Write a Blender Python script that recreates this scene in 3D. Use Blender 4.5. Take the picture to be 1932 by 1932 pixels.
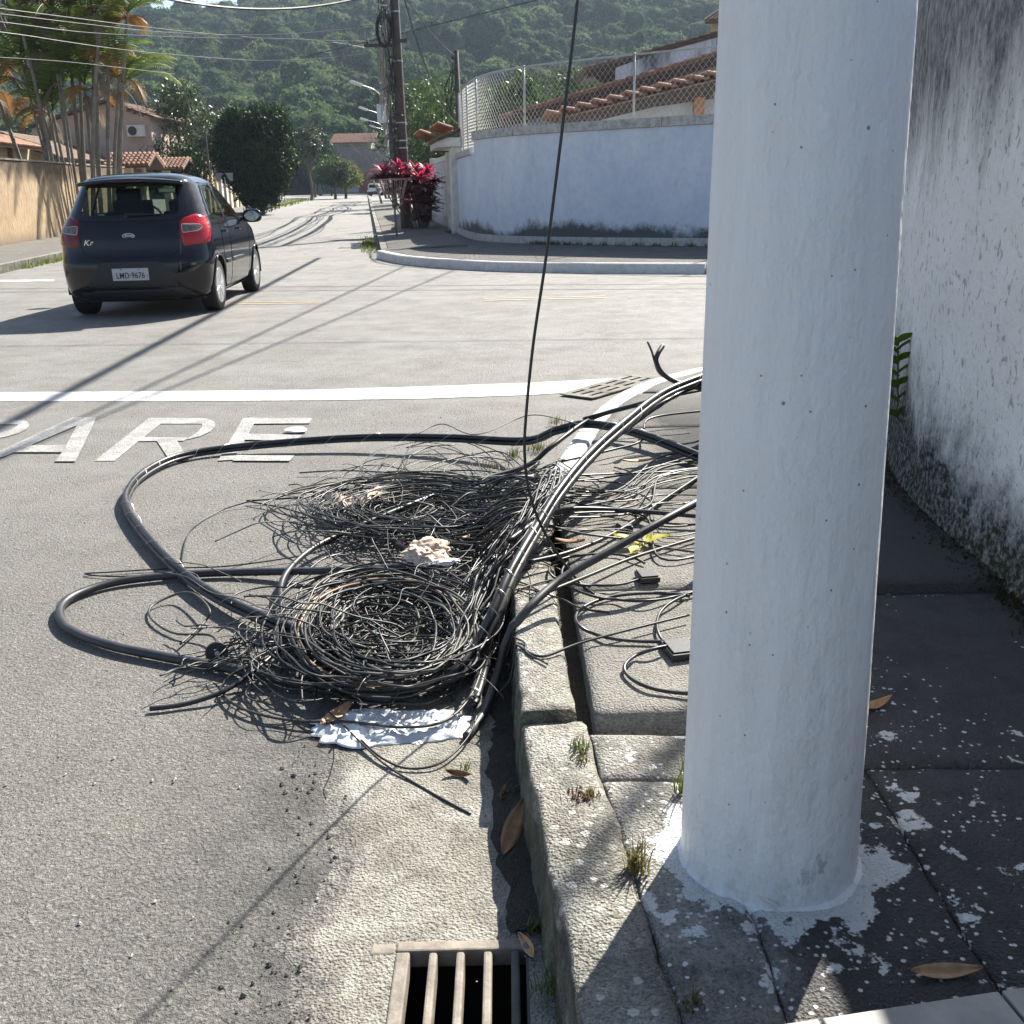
import bpy, bmesh, math, random
from mathutils import Vector, Matrix, noise
from mathutils.bvhtree import BVHTree
rnd = random.Random(11)
rad = math.radians
for o in list(bpy.data.objects): bpy.data.objects.remove(o)
scene = bpy.context.scene
col = scene.collection

# ------------------------------------------------------------------ camera
H, PITCH, ROLL = 1.45, rad(17.65), rad(1.35)
_f = Vector((0, math.cos(PITCH), -math.sin(PITCH))); _r = Vector((1, 0, 0)); _u = _r.cross(_f)
CR = _r*math.cos(ROLL) - _u*math.sin(ROLL); CU = _u*math.cos(ROLL) + _r*math.sin(ROLL); CF = _f
cd = bpy.data.cameras.new('camera'); cam = bpy.data.objects.new('camera', cd); col.objects.link(cam)
cd.sensor_width = 36; cd.lens = 36; cd.clip_start = .05; cd.clip_end = 6000
mw = Matrix((CR, CU, -CF)).transposed().to_4x4(); mw.translation = (0, 0, H); cam.matrix_world = mw
scene.camera = cam
scene.render.resolution_x = scene.render.resolution_y = 1024

# ------------------------------------------------------------------ sky, sun, exposure
SAZ, SEL = rad(30.5), rad(42)            # sun ahead and to the right
SUN = Vector((math.sin(SAZ)*math.cos(SEL), math.cos(SAZ)*math.cos(SEL), math.sin(SEL)))
w = bpy.data.worlds.new('World'); scene.world = w; w.use_nodes = True
wn = w.node_tree; bg = wn.nodes['Background']
sky = wn.nodes.new('ShaderNodeTexSky'); sky.sky_type = 'NISHITA'; sky.sun_disc = False
sky.sun_elevation = SEL; sky.sun_rotation = SAZ; sky.air_density = 1.0; sky.dust_density = 1.2; sky.altitude = 20
wn.links.new(sky.outputs[0], bg.inputs[0]); bg.inputs[1].default_value = .062
sl = bpy.data.lights.new('sun', 'SUN'); so = bpy.data.objects.new('sun', sl); col.objects.link(so)
sl.energy = 5.0; sl.angle = rad(.53); sl.color = (1, .95, .86)
so.rotation_euler = (-SUN).to_track_quat('-Z', 'Y').to_euler(); so.location = (20, 30, 40)
vs = scene.view_settings; vs.view_transform = 'Standard'; vs.look = 'None'; vs.exposure = 1.5; vs.gamma = 1; vs.use_curve_mapping = False
scene.render.engine = 'CYCLES'
scene.cycles.max_bounces = 8; scene.cycles.transparent_max_bounces = 24

# ------------------------------------------------------------------ pixel helpers (photo in 1932 px units)
def ray(x, y): return CR*((x-966)/1932) - CU*((y-966)/1932) + CF
def g(x, y, z=0.0):
    d = ray(x, y); return Vector((0, 0, H)) + d*((z-H)/d.z)
def dp(x, y, Y):
    d = ray(x, y); return Vector((0, 0, H)) + d*(Y/d.y)
def gz(y): return max(0., (y-30))*.0045            # the far street climbs gently
SD = Vector((-.128, .992, 0)).normalized(); SN = Vector((SD.y, -SD.x, 0))   # street direction, its right-hand normal
def st(Y, off, z=0):                                # a point beside the far street: off metres right of its right kerb
    return Vector((-3.25 - .129*(Y-26) + off, Y, gz(Y)+z))

# ------------------------------------------------------------------ object helpers
def tag(o, label=None, cat=None, group=None, kind=None):
    if label: o['label'] = label
    if cat: o['category'] = cat
    if group: o['group'] = group
    if kind: o['kind'] = kind
    return o
def empty(name, loc=(0, 0, 0), rz=0, **k):
    o = bpy.data.objects.new(name, None); col.objects.link(o); o.location = loc; o.rotation_euler = (0, 0, rz)
    o.empty_display_size = .1
    return tag(o, **k)
def link(name, me, parent=None, loc=None, rot=None, sc=None, local=False, **k):
    o = bpy.data.objects.new(name, me); col.objects.link(o)
    if parent:
        o.parent = parent                            # meshes are written in world coordinates unless local
        if parent.type == 'EMPTY' and not local:
            o.matrix_parent_inverse = (Matrix.Translation(parent.location) @ parent.rotation_euler.to_matrix().to_4x4()).inverted()
    if loc is not None: o.location = loc
    if rot is not None: o.rotation_euler = rot
    if sc is not None: o.scale = sc if hasattr(sc, '__len__') else (sc, sc, sc)
    return tag(o, **k)
def smoothpath(pts, n=8, closed=False):
    P = [Vector(p) for p in pts]; out = []; L = len(P)
    rng = range(L) if closed else range(L-1)
    for i in rng:
        if closed: a, b, c, d = P[i-1], P[i], P[(i+1) % L], P[(i+2) % L]
        else: a, b, c, d = P[max(i-1, 0)], P[i], P[i+1], P[min(i+2, L-1)]
        for k in range(n):
            t = k/n
            out.append(.5*((2*b) + (c-a)*t + (2*a-5*b+4*c-d)*t*t + (3*b-a-3*c+d)*t**3))
    if not closed: out.append(P[-1].copy())
    return out
class MB:
    def __init__(s): s.v = []; s.f = []; s.m = []; s.mi = 0
    def add(s, vs, fs):
        b = len(s.v); s.v += [tuple(v) for v in vs]; s.f += [tuple(i+b for i in f) for f in fs]; s.m += [s.mi]*len(fs); return s
    def box(s, a, b):
        (x0, y0, z0), (x1, y1, z1) = a, b
        return s.add([(x0,y0,z0),(x1,y0,z0),(x1,y1,z0),(x0,y1,z0),(x0,y0,z1),(x1,y0,z1),(x1,y1,z1),(x0,y1,z1)],
            [(3,2,1,0),(4,5,6,7),(0,1,5,4),(1,2,6,5),(2,3,7,6),(3,0,4,7)])
    def obox(s, c, size, rz=0, tilt=None):
        M = Matrix.Rotation(rz, 3, 'Z')
        if tilt is not None: M = tilt
        a, b, d = [q/2 for q in size]; c = Vector(c)
        P = [c + M @ Vector(p) for p in ((-a,-b,-d),(a,-b,-d),(a,b,-d),(-a,b,-d),(-a,-b,d),(a,-b,d),(a,b,d),(-a,b,d))]
        return s.add(P, [(3,2,1,0),(4,5,6,7),(0,1,5,4),(1,2,6,5),(2,3,7,6),(3,0,4,7)])
    def bar(s, p, q, w, h=None, up=(0, 0, 1)):
        p, q = Vector(p), Vector(q); d = q-p; L = d.length; d.normalize(); u = Vector(up)
        if abs(d.dot(u)) > .98: u = Vector((1, 0, 0))
        x = d.cross(u).normalized(); z = x.cross(d); M = Matrix((x, d, z)).transposed()
        return s.obox((p+q)/2, (w, L, h or w), tilt=M)
    def tube(s, pts, r, n=6, cap=True):
        P = [Vector(p) for p in pts]; L = len(P)
        rs = r if hasattr(r, '__len__') else [r]*L
        t = (P[1]-P[0]).normalized(); u = Vector((0, 0, 1)) if abs(t.z) < .9 else Vector((1, 0, 0))
        x = t.cross(u).normalized(); vs = []; fs = []
        for i in range(L):
            t = (P[min(i+1, L-1)] - P[max(i-1, 0)])
            if t.length < 1e-9: t = Vector((0, 0, 1))
            t.normalize(); x = (x - t*x.dot(t))
            if x.length < 1e-6: x = t.orthogonal()
            x.normalize(); y = t.cross(x)
            for k in range(n):
                a = 2*math.pi*k/n; vs.append(P[i] + (x*math.cos(a) + y*math.sin(a))*rs[i])
        for i in range(L-1):
            for k in range(n):
                fs.append((i*n+k, i*n+(k+1) % n, (i+1)*n+(k+1) % n, (i+1)*n+k))
        if cap: fs.append(tuple(range(n-1, -1, -1))); fs.append(tuple((L-1)*n+k for k in range(n)))
        return s.add(vs, fs)
    def prism(s, poly, z0, z1):
        n = len(poly); vs = [(p[0], p[1], z0) for p in poly] + [(p[0], p[1], z1) for p in poly]
        return s.add(vs, [tuple(range(n-1, -1, -1)), tuple(range(n, 2*n))] + [(i, (i+1) % n, n+(i+1) % n, n+i) for i in range(n)])
    def extrude(s, poly3, vec):
        n = len(poly3); v = Vector(vec); vs = [Vector(p) for p in poly3] + [Vector(p)+v for p in poly3]
        return s.add(vs, [tuple(range(n-1, -1, -1)), tuple(range(n, 2*n))] + [(i, (i+1) % n, n+(i+1) % n, n+i) for i in range(n)])
    def lathe(s, prof, n=24, c=(0, 0, 0), axis='Z'):
        c = Vector(c); vs = []; fs = []
        for r, z in prof:
            for k in range(n):
                a = 2*math.pi*k/n
                p = (r*math.cos(a), r*math.sin(a), z) if axis == 'Z' else ((z, r*math.cos(a), r*math.sin(a)) if axis == 'X' else (r*math.cos(a), z, r*math.sin(a)))
                vs.append(c+Vector(p))
        m = len(prof)
        for i in range(m-1):
            for k in range(n): fs.append((i*n+k, i*n+(k+1) % n, (i+1)*n+(k+1) % n, (i+1)*n+k))
        if prof[0][0] > 1e-6: fs.append(tuple(range(n-1, -1, -1)))
        if prof[-1][0] > 1e-6: fs.append(tuple((m-1)*n+k for k in range(n)))
        return s.add(vs, fs)
    def mesh(s, name, mats, smooth=False):
        me = bpy.data.meshes.new(name); me.from_pydata(s.v, [], s.f)
        for m in (mats if isinstance(mats, (list, tuple)) else [mats]): me.materials.append(m)
        if any(s.m): me.polygons.foreach_set('material_index', s.m)
        if smooth: me.polygons.foreach_set('use_smooth', [True]*len(me.polygons))
        me.update(); return me
    def build(s, name, mats, parent=None, smooth=False, fix=False, bevel=0, **k):
        me = s.mesh(name, mats, smooth)
        if fix:
            b = bmesh.new(); b.from_mesh(me); bmesh.ops.recalc_face_normals(b, faces=b.faces); b.to_mesh(me); b.free()
        o = link(name, me, parent, **k)
        if bevel:
            m = o.modifiers.new('bevel', 'BEVEL'); m.width = bevel; m.segments = 2; m.limit_method = 'ANGLE'
        return o
def copytree(o, parent=None):
    c = o.copy(); col.objects.link(c); c.parent = parent
    for ch in list(o.children): copytree(ch, c)
    return c
def nz(x, y=0, z=0, s=1): return noise.noise(Vector((x*s, y*s, z*s)))

# ------------------------------------------------------------------ material helpers
class NT:
    def __init__(s, name):
        s.m = bpy.data.materials.new(name); s.m.use_nodes = True; s.t = s.m.node_tree; s.b = s.t.nodes['Principled BSDF']; s.out = s.t.nodes['Material Output']
    def n(s, ty, **k):
        nd = s.t.nodes.new('ShaderNode'+ty)
        for a, v in k.items():
            if a.startswith('i_'): nd.inputs[a[2:].replace('_', ' ')].default_value = v
            else: setattr(nd, a, v)
        return nd
    def l(s, a, b): s.t.links.new(a, b); return s
    def pos(s):
        if not hasattr(s, '_p'): s._p = s.n('NewGeometry').outputs['Position']
        return s._p
    def vec(s, sc): 
        m = s.n('Mapping'); m.inputs['Scale'].default_value = sc; s.l(s.pos(), m.inputs[0]); return m.outputs[0]
    def noise(s, scale, detail=4, rough=.55, v=None, dist=0):
        q = s.n('TexNoise'); q.inputs['Scale'].default_value = scale; q.inputs['Detail'].default_value = detail; q.inputs['Roughness'].default_value = rough
        q.inputs['Distortion'].default_value = dist; s.l(v or s.pos(), q.inputs['Vector']); return q.outputs['Fac']
    def voro(s, scale, out='Distance', v=None, feat='F1'):
        q = s.n('TexVoronoi'); q.feature = feat; q.inputs['Scale'].default_value = scale; s.l(v or s.pos(), q.inputs['Vector']); return q.outputs[out]
    def ramp(s, fac, *st):
        r = s.n('ValToRGB'); e = r.color_ramp.elements
        while len(e) < len(st): e.new(.5)
        for el, (p, c) in zip(e, st):
            el.position = p; el.color = (c, c, c, 1) if not hasattr(c, '__len__') else (*c[:3], 1)
        s.l(fac, r.inputs[0]); return r.outputs[0]
    def mix(s, fac, a, b, mode='MIX'):
        m = s.n('Mix'); m.data_type = 'RGBA'; m.blend_type = mode
        for v, i in ((fac, 0), (a, 6), (b, 7)):
            if hasattr(v, 'is_output'): s.l(v, m.inputs[i])
            elif i == 0: m.inputs[0].default_value = v
            else: m.inputs[i].default_value = (v, v, v, 1) if not hasattr(v, '__len__') else (*v[:3], 1)
        return m.outputs[2]
    def math(s, op, a, b=0.):
        m = s.n('Math'); m.operation = op
        for i, v in enumerate((a, b)):
            if hasattr(v, 'is_output'): s.l(v, m.inputs[i])
            else: m.inputs[i].default_value = v
        return m.outputs[0]
    def sep(s, i):
        if not hasattr(s, '_s'): s._s = s.n('SeparateXYZ'); s.l(s.pos(), s._s.inputs[0])
        return s._s.outputs[i]
    def maprange(s, v, a, b, c=0., d=1.):
        m = s.n('MapRange'); s.l(v, m.inputs[0])
        for i, q in enumerate((a, b, c, d)): m.inputs[i+1].default_value = q
        return m.outputs[0]
    def bump(s, h, strength=.5, dist=.01, prev=None):
        b = s.n('Bump'); b.inputs['Strength'].default_value = strength; b.inputs['Distance'].default_value = dist
        s.l(h, b.inputs['Height'])
        if prev: s.l(prev, b.inputs['Normal'])
        return b.outputs[0]
    def fin(s, color=None, rough=.8, normal=None, metal=0, spec=.5, coat=0, **k):
        b = s.b
        if color is not None:
            if hasattr(color, 'is_output'): s.l(color, b.inputs['Base Color'])
            else: b.inputs['Base Color'].default_value = (*color[:3], 1)
        if hasattr(rough, 'is_output'): s.l(rough, b.inputs['Roughness'])
        else: b.inputs['Roughness'].default_value = rough
        if normal: s.l(normal, b.inputs['Normal'])
        b.inputs['Metallic'].default_value = metal; b.inputs['Specular IOR Level'].default_value = spec
        b.inputs['Coat Weight'].default_value = coat; b.inputs['Coat Roughness'].default_value = .03
        return s.m
def plain(name, c, rough=.7, var=.25, scale=8, bump=.2, bs=60, bd=.004, metal=0, spec=.5, coat=0, c2=None):
    t = NT(name); f = t.noise(scale, 5, .6)
    c2 = c2 or tuple(q*(1-var) for q in c); c1 = tuple(min(1, q*(1+var*.6)) for q in c)
    cc = t.mix(t.ramp(f, (.3, 0), (.7, 1)), c2, c1)
    return t.fin(cc, rough, t.bump(t.noise(bs, 4), bump, bd) if bump else None, metal, spec, coat)
def leafmat(name, c1, c2, c3=None, rough=.5, trans=.35, spec=.35, orand=0):
    t = NT(name); gm = t.n('NewGeometry'); r = gm.outputs['Random Per Island']
    cc = t.ramp(r, (0, c1), (.6, c2), (1, c3 or c2))
    big = t.noise(.35, 2); cc = t.mix(t.ramp(big, (.35, 0), (.65, .5)), cc, tuple(q*.6 for q in c1))
    if orand:
        oi = t.n('ObjectInfo'); cc = t.mix(t.ramp(oi.outputs['Random'], (0, .75), (.5, 0), (1, 0)), cc, tuple(q*.3 for q in c2)); cc = t.mix(t.ramp(oi.outputs['Random'], (.6, 0), (1, .7)), cc, tuple(min(1, q*1.5) for q in (c3 or c2)))
    t.fin(cc, rough, spec=spec)
    tr = t.n('BsdfTranslucent'); t.l(cc, tr.inputs[0]); ms = t.n('MixShader'); ms.inputs[0].default_value = trans
    t.l(t.b.outputs[0], ms.inputs[1]); t.l(tr.outputs[0], ms.inputs[2]); t.l(ms.outputs[0], t.out.inputs[0]); return t.m
# ------------------------------------------------------------------ ground materials
def m_asphalt():
    t = NT('asphalt')
    big = t.noise(.45, 4, .6); mid = t.noise(3.5, 5, .65); fine = t.noise(105, 4, .72, dist=.6); crev = t.noise(58, 4, .7, dist=1.2); vo = t.voro(170, 'Color'); vd = t.voro(110)
    c = t.mix(t.ramp(big, (.3, 0), (.7, 1)), (.172, .163, .145), (.236, .224, .20))
    c = t.mix(t.ramp(mid, (.35, 0), (.75, .55)), c, (.140, .135, .125))
    sv = t.n('SeparateColor'); t.l(vo, sv.inputs[0])
    c = t.mix(t.ramp(sv.outputs[0], (.0, .38), (.25, 0), (1, 0)), c, (.055, .054, .054))
    c = t.mix(t.ramp(sv.outputs[1], (.82, 0), (.97, .5)), c, (.37, .35, .32))
    c = t.mix(t.ramp(fine, (.30, .5), (.42, 0)), c, (.05, .048, .045)); c = t.mix(t.ramp(crev, (.34, .75), (.43, 0)), c, (.04, .038, .035)); c = t.mix(t.ramp(crev, (.56, 0), (.72, .4)), c, (.36, .345, .31)); c = t.mix(t.ramp(t.noise(1.7, 5, .7), (.58, 0), (.72, .35)), c, (.30, .275, .22))
    tar = t.math('MULTIPLY', t.math('MULTIPLY', t.maprange(t.sep(0), -.95, -.5), t.maprange(t.sep(1), 3.4, 2.6)), t.ramp(t.noise(6, 5, .7), (.35, .1), (.6, .8))); c = t.mix(tar, c, (.06, .058, .055))
    # pale dust swept along the kerb and over the crossing
    dust = t.math('MULTIPLY', t.ramp(t.noise(1.3, 5, .7), (.4, 0), (.7, .7)), t.maprange(t.sep(1), 3., 10.))
    c = t.mix(dust, c, (.283, .277, .262))
    # dark tar cracks in the far street
    cr = t.voro(.22, 'Distance', v=t.n('VectorMath', operation='ADD').outputs[0], feat='DISTANCE_TO_EDGE')
    va = cr.node.inputs['Vector'].links[0].from_node; ns = t.n('TexNoise'); ns.inputs['Scale'].default_value = .5; t.l(t.pos(), ns.inputs['Vector'])
    sc = t.n('VectorMath', operation='SCALE'); sc.inputs['Scale'].default_value = 3.5; t.l(ns.outputs['Color'], sc.inputs[0]); t.l(t.pos(), va.inputs[0]); t.l(sc.outputs[0], va.inputs[1])
    crm = t.math('MULTIPLY', t.ramp(cr, (.002, 1), (.006, 0)), t.maprange(t.sep(1), 22, 26))
    c = t.mix(t.math('MULTIPLY', crm, .75), c, (.05, .05, .052))
    h = t.math('ADD', t.math('MULTIPLY', vd, .35), t.math('ADD', t.math('MULTIPLY', fine, .8), t.math('MULTIPLY', crev, 1.3)))
    nrm = t.bump(h, 1., .013); nrm = t.bump(mid, .2, .02, nrm)
    return t.fin(c, t.ramp(mid, (.3, .62), (.7, .85)), nrm, spec=.45)
ASPH = m_asphalt()
def m_conc(name, c1, c2, dirt=(.06, .055, .045), dk=.55, paint=None, lich=0, moss=0, bd=.006, face=0):
    t = NT(name)
    a = t.noise(2.2, 6, .65); b = t.noise(9, 6, .7); f = t.noise(130, 3, .7); v = t.voro(150)
    c = t.mix(t.ramp(a, (.35, 0), (.65, 1)), c1, c2)
    c = t.mix(t.math('MULTIPLY', t.ramp(b, (.46, 0), (.72, 1)), dk), c, dirt)
    c = t.mix(t.ramp(f, (.50, 0), (.66, .6)), c, tuple(q*.25 for q in c1)); c = t.mix(t.ramp(f, (.28, .5), (.40, 0)), c, tuple(min(.8, q*1.7) for q in c2))
    if lich:
        lv = t.voro(26, 'Distance'); lm = t.math('MULTIPLY', t.ramp(t.math('ADD', lv, t.math('MULTIPLY', t.noise(60, 3), .3)), (.36, 1), (.42, 0)), t.ramp(t.noise(4, 3), (.38, 0), (.5, 1)))
        c = t.mix(t.math('MULTIPLY', lm, lich), c, (.62, .6, .54))
    if moss: c = t.mix(t.math('MULTIPLY', t.ramp(t.noise(6, 4), (.5, 0), (.66, 1)), moss), c, (.045, .055, .02))
    nrm = t.bump(t.math('ADD', v, t.math('MULTIPLY', f, 1.5)), .9, bd); nrm = t.bump(b, .35, .008, nrm)
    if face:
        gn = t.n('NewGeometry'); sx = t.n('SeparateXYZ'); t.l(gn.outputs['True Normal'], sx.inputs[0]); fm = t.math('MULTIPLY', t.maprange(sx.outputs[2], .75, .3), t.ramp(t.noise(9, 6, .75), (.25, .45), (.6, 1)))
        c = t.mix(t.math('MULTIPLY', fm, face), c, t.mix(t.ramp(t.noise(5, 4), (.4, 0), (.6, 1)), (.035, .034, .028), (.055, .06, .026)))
    return t, c, nrm
def conc(name, *a, rough=.88, **k):
    t, c, n = m_conc(name, *a, **k); return t.fin(c, rough, n, spec=.3)
def m_nearpave():
    t, c, n = m_conc('worn_pavement_concrete', (.27, .255, .225), (.36, .345, .31), dirt=(.045, .043, .04), dk=.85, bd=.008)
    # black algae on the wall side, white paint dripped and brushed around the post
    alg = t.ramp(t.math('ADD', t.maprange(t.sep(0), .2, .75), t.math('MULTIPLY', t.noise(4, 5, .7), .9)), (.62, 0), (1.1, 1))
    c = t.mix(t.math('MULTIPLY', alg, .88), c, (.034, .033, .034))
    d = t.n('VectorMath', operation='DISTANCE'); t.l(t.pos(), d.inputs[0]); d.inputs[1].default_value = (.49, 1.73, .17); ds = d.outputs['Value']
    near = t.maprange(ds, .17, .27, .26, 0); mid = t.maprange(ds, .2, 1.1, .13, 0)
    nn = t.noise(13, 5, .62); blob = t.math('ADD', nn, t.math('ADD', near, mid))
    m1 = t.ramp(blob, (.71, 0), (.74, 1))
    sp = t.voro(24, 'Distance'); sr = t.voro(24, 'Color'); ss = t.n('SeparateColor'); t.l(sr, ss.inputs[0])
    jit = t.math('ADD', sp, t.math('MULTIPLY', t.noise(55, 4, .7), .42))
    m2 = t.math('MULTIPLY', t.ramp(jit, (.33, 1), (.37, 0)), t.math('GREATER_THAN', t.math('ADD', ss.outputs[0], t.math('MULTIPLY', mid, 2.)), .74))
    sp2 = t.voro(60, 'Distance'); sr2 = t.voro(60, 'Color'); s3 = t.n('SeparateColor'); t.l(sr2, s3.inputs[0])
    m3 = t.math('MULTIPLY', t.ramp(sp2, (.22, 1), (.28, 0)), t.math('GREATER_THAN', t.math('ADD', s3.outputs[1], t.math('MULTIPLY', mid, 2.)), .8))
    clu = t.math('GREATER_THAN', t.math('ADD', t.noise(3.2, 5, .75), t.math('MULTIPLY', mid, .9)), .555); pm = t.math('MAXIMUM', m1, t.math('MULTIPLY', clu, t.math('MAXIMUM', m2, m3)))
    c = t.mix(pm, c, t.mix(t.noise(40, 3), (.55, .55, .53), (.78, .78, .76)))
    return t.fin(c, .85, n, spec=.3)
NEARP = m_nearpave()
GUT = conc('drain_surround_concrete', (.20, .187, .155), (.37, .352, .31), dirt=(.075, .07, .055), dk=.75)
def m_gutter():
    t, c, n = m_conc('gutter_concrete', (.20, .187, .155), (.37, .352, .31), dirt=(.075, .07, .055), dk=.75)
    at = t.n('Attribute'); at.attribute_name = 'edge'; q = t.math('ADD', at.outputs['Fac'], t.math('MULTIPLY', t.math('SUBTRACT', t.noise(16, 6, .8), .5), 1.5))
    ac = t.mix(t.ramp(t.noise(58, 4, .7, dist=1.2), (.35, 0), (.6, 1)), (.045, .043, .04), (.20, .19, .17)); c = t.mix(t.ramp(q, (.30, 1), (.62, 0)), c, ac)
    c = t.mix(t.ramp(t.noise(4, 5, .7, v=t.vec((1, .4, 1))), (.56, 0), (.7, .55)), c, (.50, .485, .44)); return t.fin(c, .88, n, spec=.3)
GUTM = m_gutter()
def m_slab():
    t, c, n = m_conc('pavement_slab_concrete', (.205, .196, .174), (.255, .243, .215), dirt=(.09, .086, .075), dk=.4)
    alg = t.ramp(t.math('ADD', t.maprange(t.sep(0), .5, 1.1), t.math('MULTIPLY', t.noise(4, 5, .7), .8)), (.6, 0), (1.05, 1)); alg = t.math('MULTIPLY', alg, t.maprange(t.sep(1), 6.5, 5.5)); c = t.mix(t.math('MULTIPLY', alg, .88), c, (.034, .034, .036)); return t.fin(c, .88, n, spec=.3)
SLAB = m_slab()
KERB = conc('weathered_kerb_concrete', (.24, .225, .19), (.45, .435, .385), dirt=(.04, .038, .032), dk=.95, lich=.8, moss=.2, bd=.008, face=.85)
def m_kerbwhite():
    t, c, n = m_conc('white_painted_kerb', (.68, .68, .67), (.78, .78, .77), dirt=(.35, .34, .31), dk=.45); return t.fin(c, .75, n)
KERBW = m_kerbwhite()
FARP = conc('far_pavement_concrete', (.145, .137, .122), (.19, .18, .16), dirt=(.07, .068, .062), dk=.5)
def m_post():
    t = NT('white_painted_post')
    st_ = t.noise(4, 5, .65, v=t.vec((5, 5, .5))); f = t.noise(60, 4); big = t.noise(2.3, 4, .6)
    c = t.mix(t.ramp(st_, (.3, 0), (.7, 1)), (.765, .76, .755), (.82, .82, .815)); c = t.mix(t.ramp(big, (.45, 0), (.75, .5)), c, (.70, .69, .675))
    c = t.mix(t.ramp(t.noise(3.0, 6, .72, v=t.vec((4, 4, .22))), (.52, 0), (.72, .4)), c, (.60, .59, .57))
    pit = None
    for sc_, th, r0 in ((30, .88, .075), (55, .90, .09), (17, .93, .04)):
        pv = t.voro(sc_, 'Distance'); pc = t.voro(sc_, 'Color'); q = t.n('SeparateColor'); t.l(pc, q.inputs[0])
        k = t.math('MULTIPLY', t.ramp(t.math('ADD', pv, t.math('MULTIPLY', t.noise(sc_*4, 2), .06)), (r0+.02, 1), (r0+.05, 0)), t.math('GREATER_THAN', q.outputs[0], th)); pit = k if pit is None else t.math('MAXIMUM', pit, k)
    c = t.mix(t.math('MULTIPLY', pit, .8), c, (.16, .155, .15))
    ch = t.math('MULTIPLY', t.ramp(t.noise(14, 6, .7, v=t.vec((1, 1, .45))), (.615, 0), (.64, 1)), t.maprange(t.sep(2), .75, .2, 0, .9)); ch = t.math('MULTIPLY', ch, t.maprange(t.sep(0), .44, .62)); c = t.mix(ch, c, (.20, .195, .185))
    gr = t.math('MULTIPLY', t.ramp(t.noise(26, 5, .75, v=t.vec((1, 1, .7))), (.5, 0), (.75, .55)), t.maprange(t.sep(2), .5, .17)); c = t.mix(gr, c, (.33, .31, .28))
    h = t.math('ADD', t.math('MULTIPLY', st_, .3), t.math('ADD', t.math('MULTIPLY', f, .22), t.math('MULTIPLY', t.noise(13, 4, .6, v=t.vec((1, 1, .6))), 1.1)))
    nrm = t.bump(h, .8, .016); nrm = t.bump(t.math('SUBTRACT', 1., pit), .8, .004, nrm)
    return t.fin(c, .55, nrm, spec=.35)
POSTM = m_post()
def m_rightwall():
    t = NT('stained_white_roughcast')
    st_ = t.noise(5, 5, .6, v=t.vec((1, 1, .22))); f = t.noise(28, 6, .7, v=t.vec((1, 1, .6))); big = t.noise(1.6, 4, .6)
    c = t.mix(t.ramp(big, (.35, 0), (.65, 1)), (.76, .755, .73), (.86, .855, .83))
    sp = t.ramp(t.noise(42, 4, .6, v=t.vec((1, 1, .5)), dist=.8), (.575, 0), (.65, .6)); c = t.mix(sp, c, (.16, .16, .14))
    top = t.math('ADD', t.maprange(t.sep(2), 1.25, 2.2, 0, .42), t.math('MULTIPLY', t.noise(3.2, 6, .72, v=t.vec((1, 1, .14))), .62)); tm = t.ramp(top, (.40, 0), (.60, .95))
    c = t.mix(t.math('MULTIPLY', tm, t.ramp(f, (.35, 1), (.7, .55))), c, (.045, .045, .047))
    low = t.math('ADD', t.math('SUBTRACT', t.maprange(t.sep(2), .2, 1.1, .62, -.1), t.maprange(t.sep(1), 4.6, 2.9, 0, .2)), t.math('MULTIPLY', t.noise(3.6, 8, .8, v=t.vec((1, 1, .8))), .75)); lm = t.math('MULTIPLY', t.ramp(low, (.50, 0), (.74, 1)), t.ramp(t.noise(40, 4, .7), (.3, .6), (.55, 1)))
    dk = t.mix(t.maprange(t.math('ADD', t.sep(2), t.math('MULTIPLY', f, .12)), .26, .42), (.038, .04, .014), (.035, .035, .033))
    dk = t.mix(t.ramp(t.noise(7, 4), (.55, 0), (.75, .6)), dk, (.075, .038, .016))
    c = t.mix(lm, c, dk)
    h = t.math('ADD', f, t.math('MULTIPLY', t.noise(90, 3), .4)); nrm = t.bump(h, .9, .018)
    return t.fin(c, .9, nrm, spec=.25)
RWALL = m_rightwall()
def m_bluewall():
    t = NT('pale_blue_plaster')
    a = t.noise(.9, 5, .62); b = t.noise(7, 6, .7)
    c = t.mix(t.ramp(a, (.3, 0), (.7, 1)), (.50, .56, .68), (.64, .675, .74)); c = t.mix(t.ramp(b, (.42, 0), (.7, .45)), c, (.36, .43, .54)); c = t.mix(t.ramp(t.noise(1.3, 6, .72, v=t.vec((1, 1, .35))), (.5, 0), (.72, .5)), c, (.66, .69, .72)); c = t.mix(t.ramp(t.noise(1.1, 6, .75, v=t.vec((1, 1, .16))), (.58, 0), (.7, .35)), c, (.25, .28, .33))
    low = t.math('ADD', t.maprange(t.sep(2), .3, 1.05, .55, 0), t.math('MULTIPLY', t.noise(.6, 3), .62)); low = t.math('ADD', low, t.math('MULTIPLY', t.noise(5, 7, .82, v=t.vec((1, 1, .85))), .42))
    c = t.mix(t.ramp(low, (.80, 0), (.93, .9)), c, (.035, .042, .035))
    return t.fin(c, .85, t.bump(t.math('ADD', b, t.noise(40, 4)), .6, .012), spec=.3)
BLUEW = m_bluewall()
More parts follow.
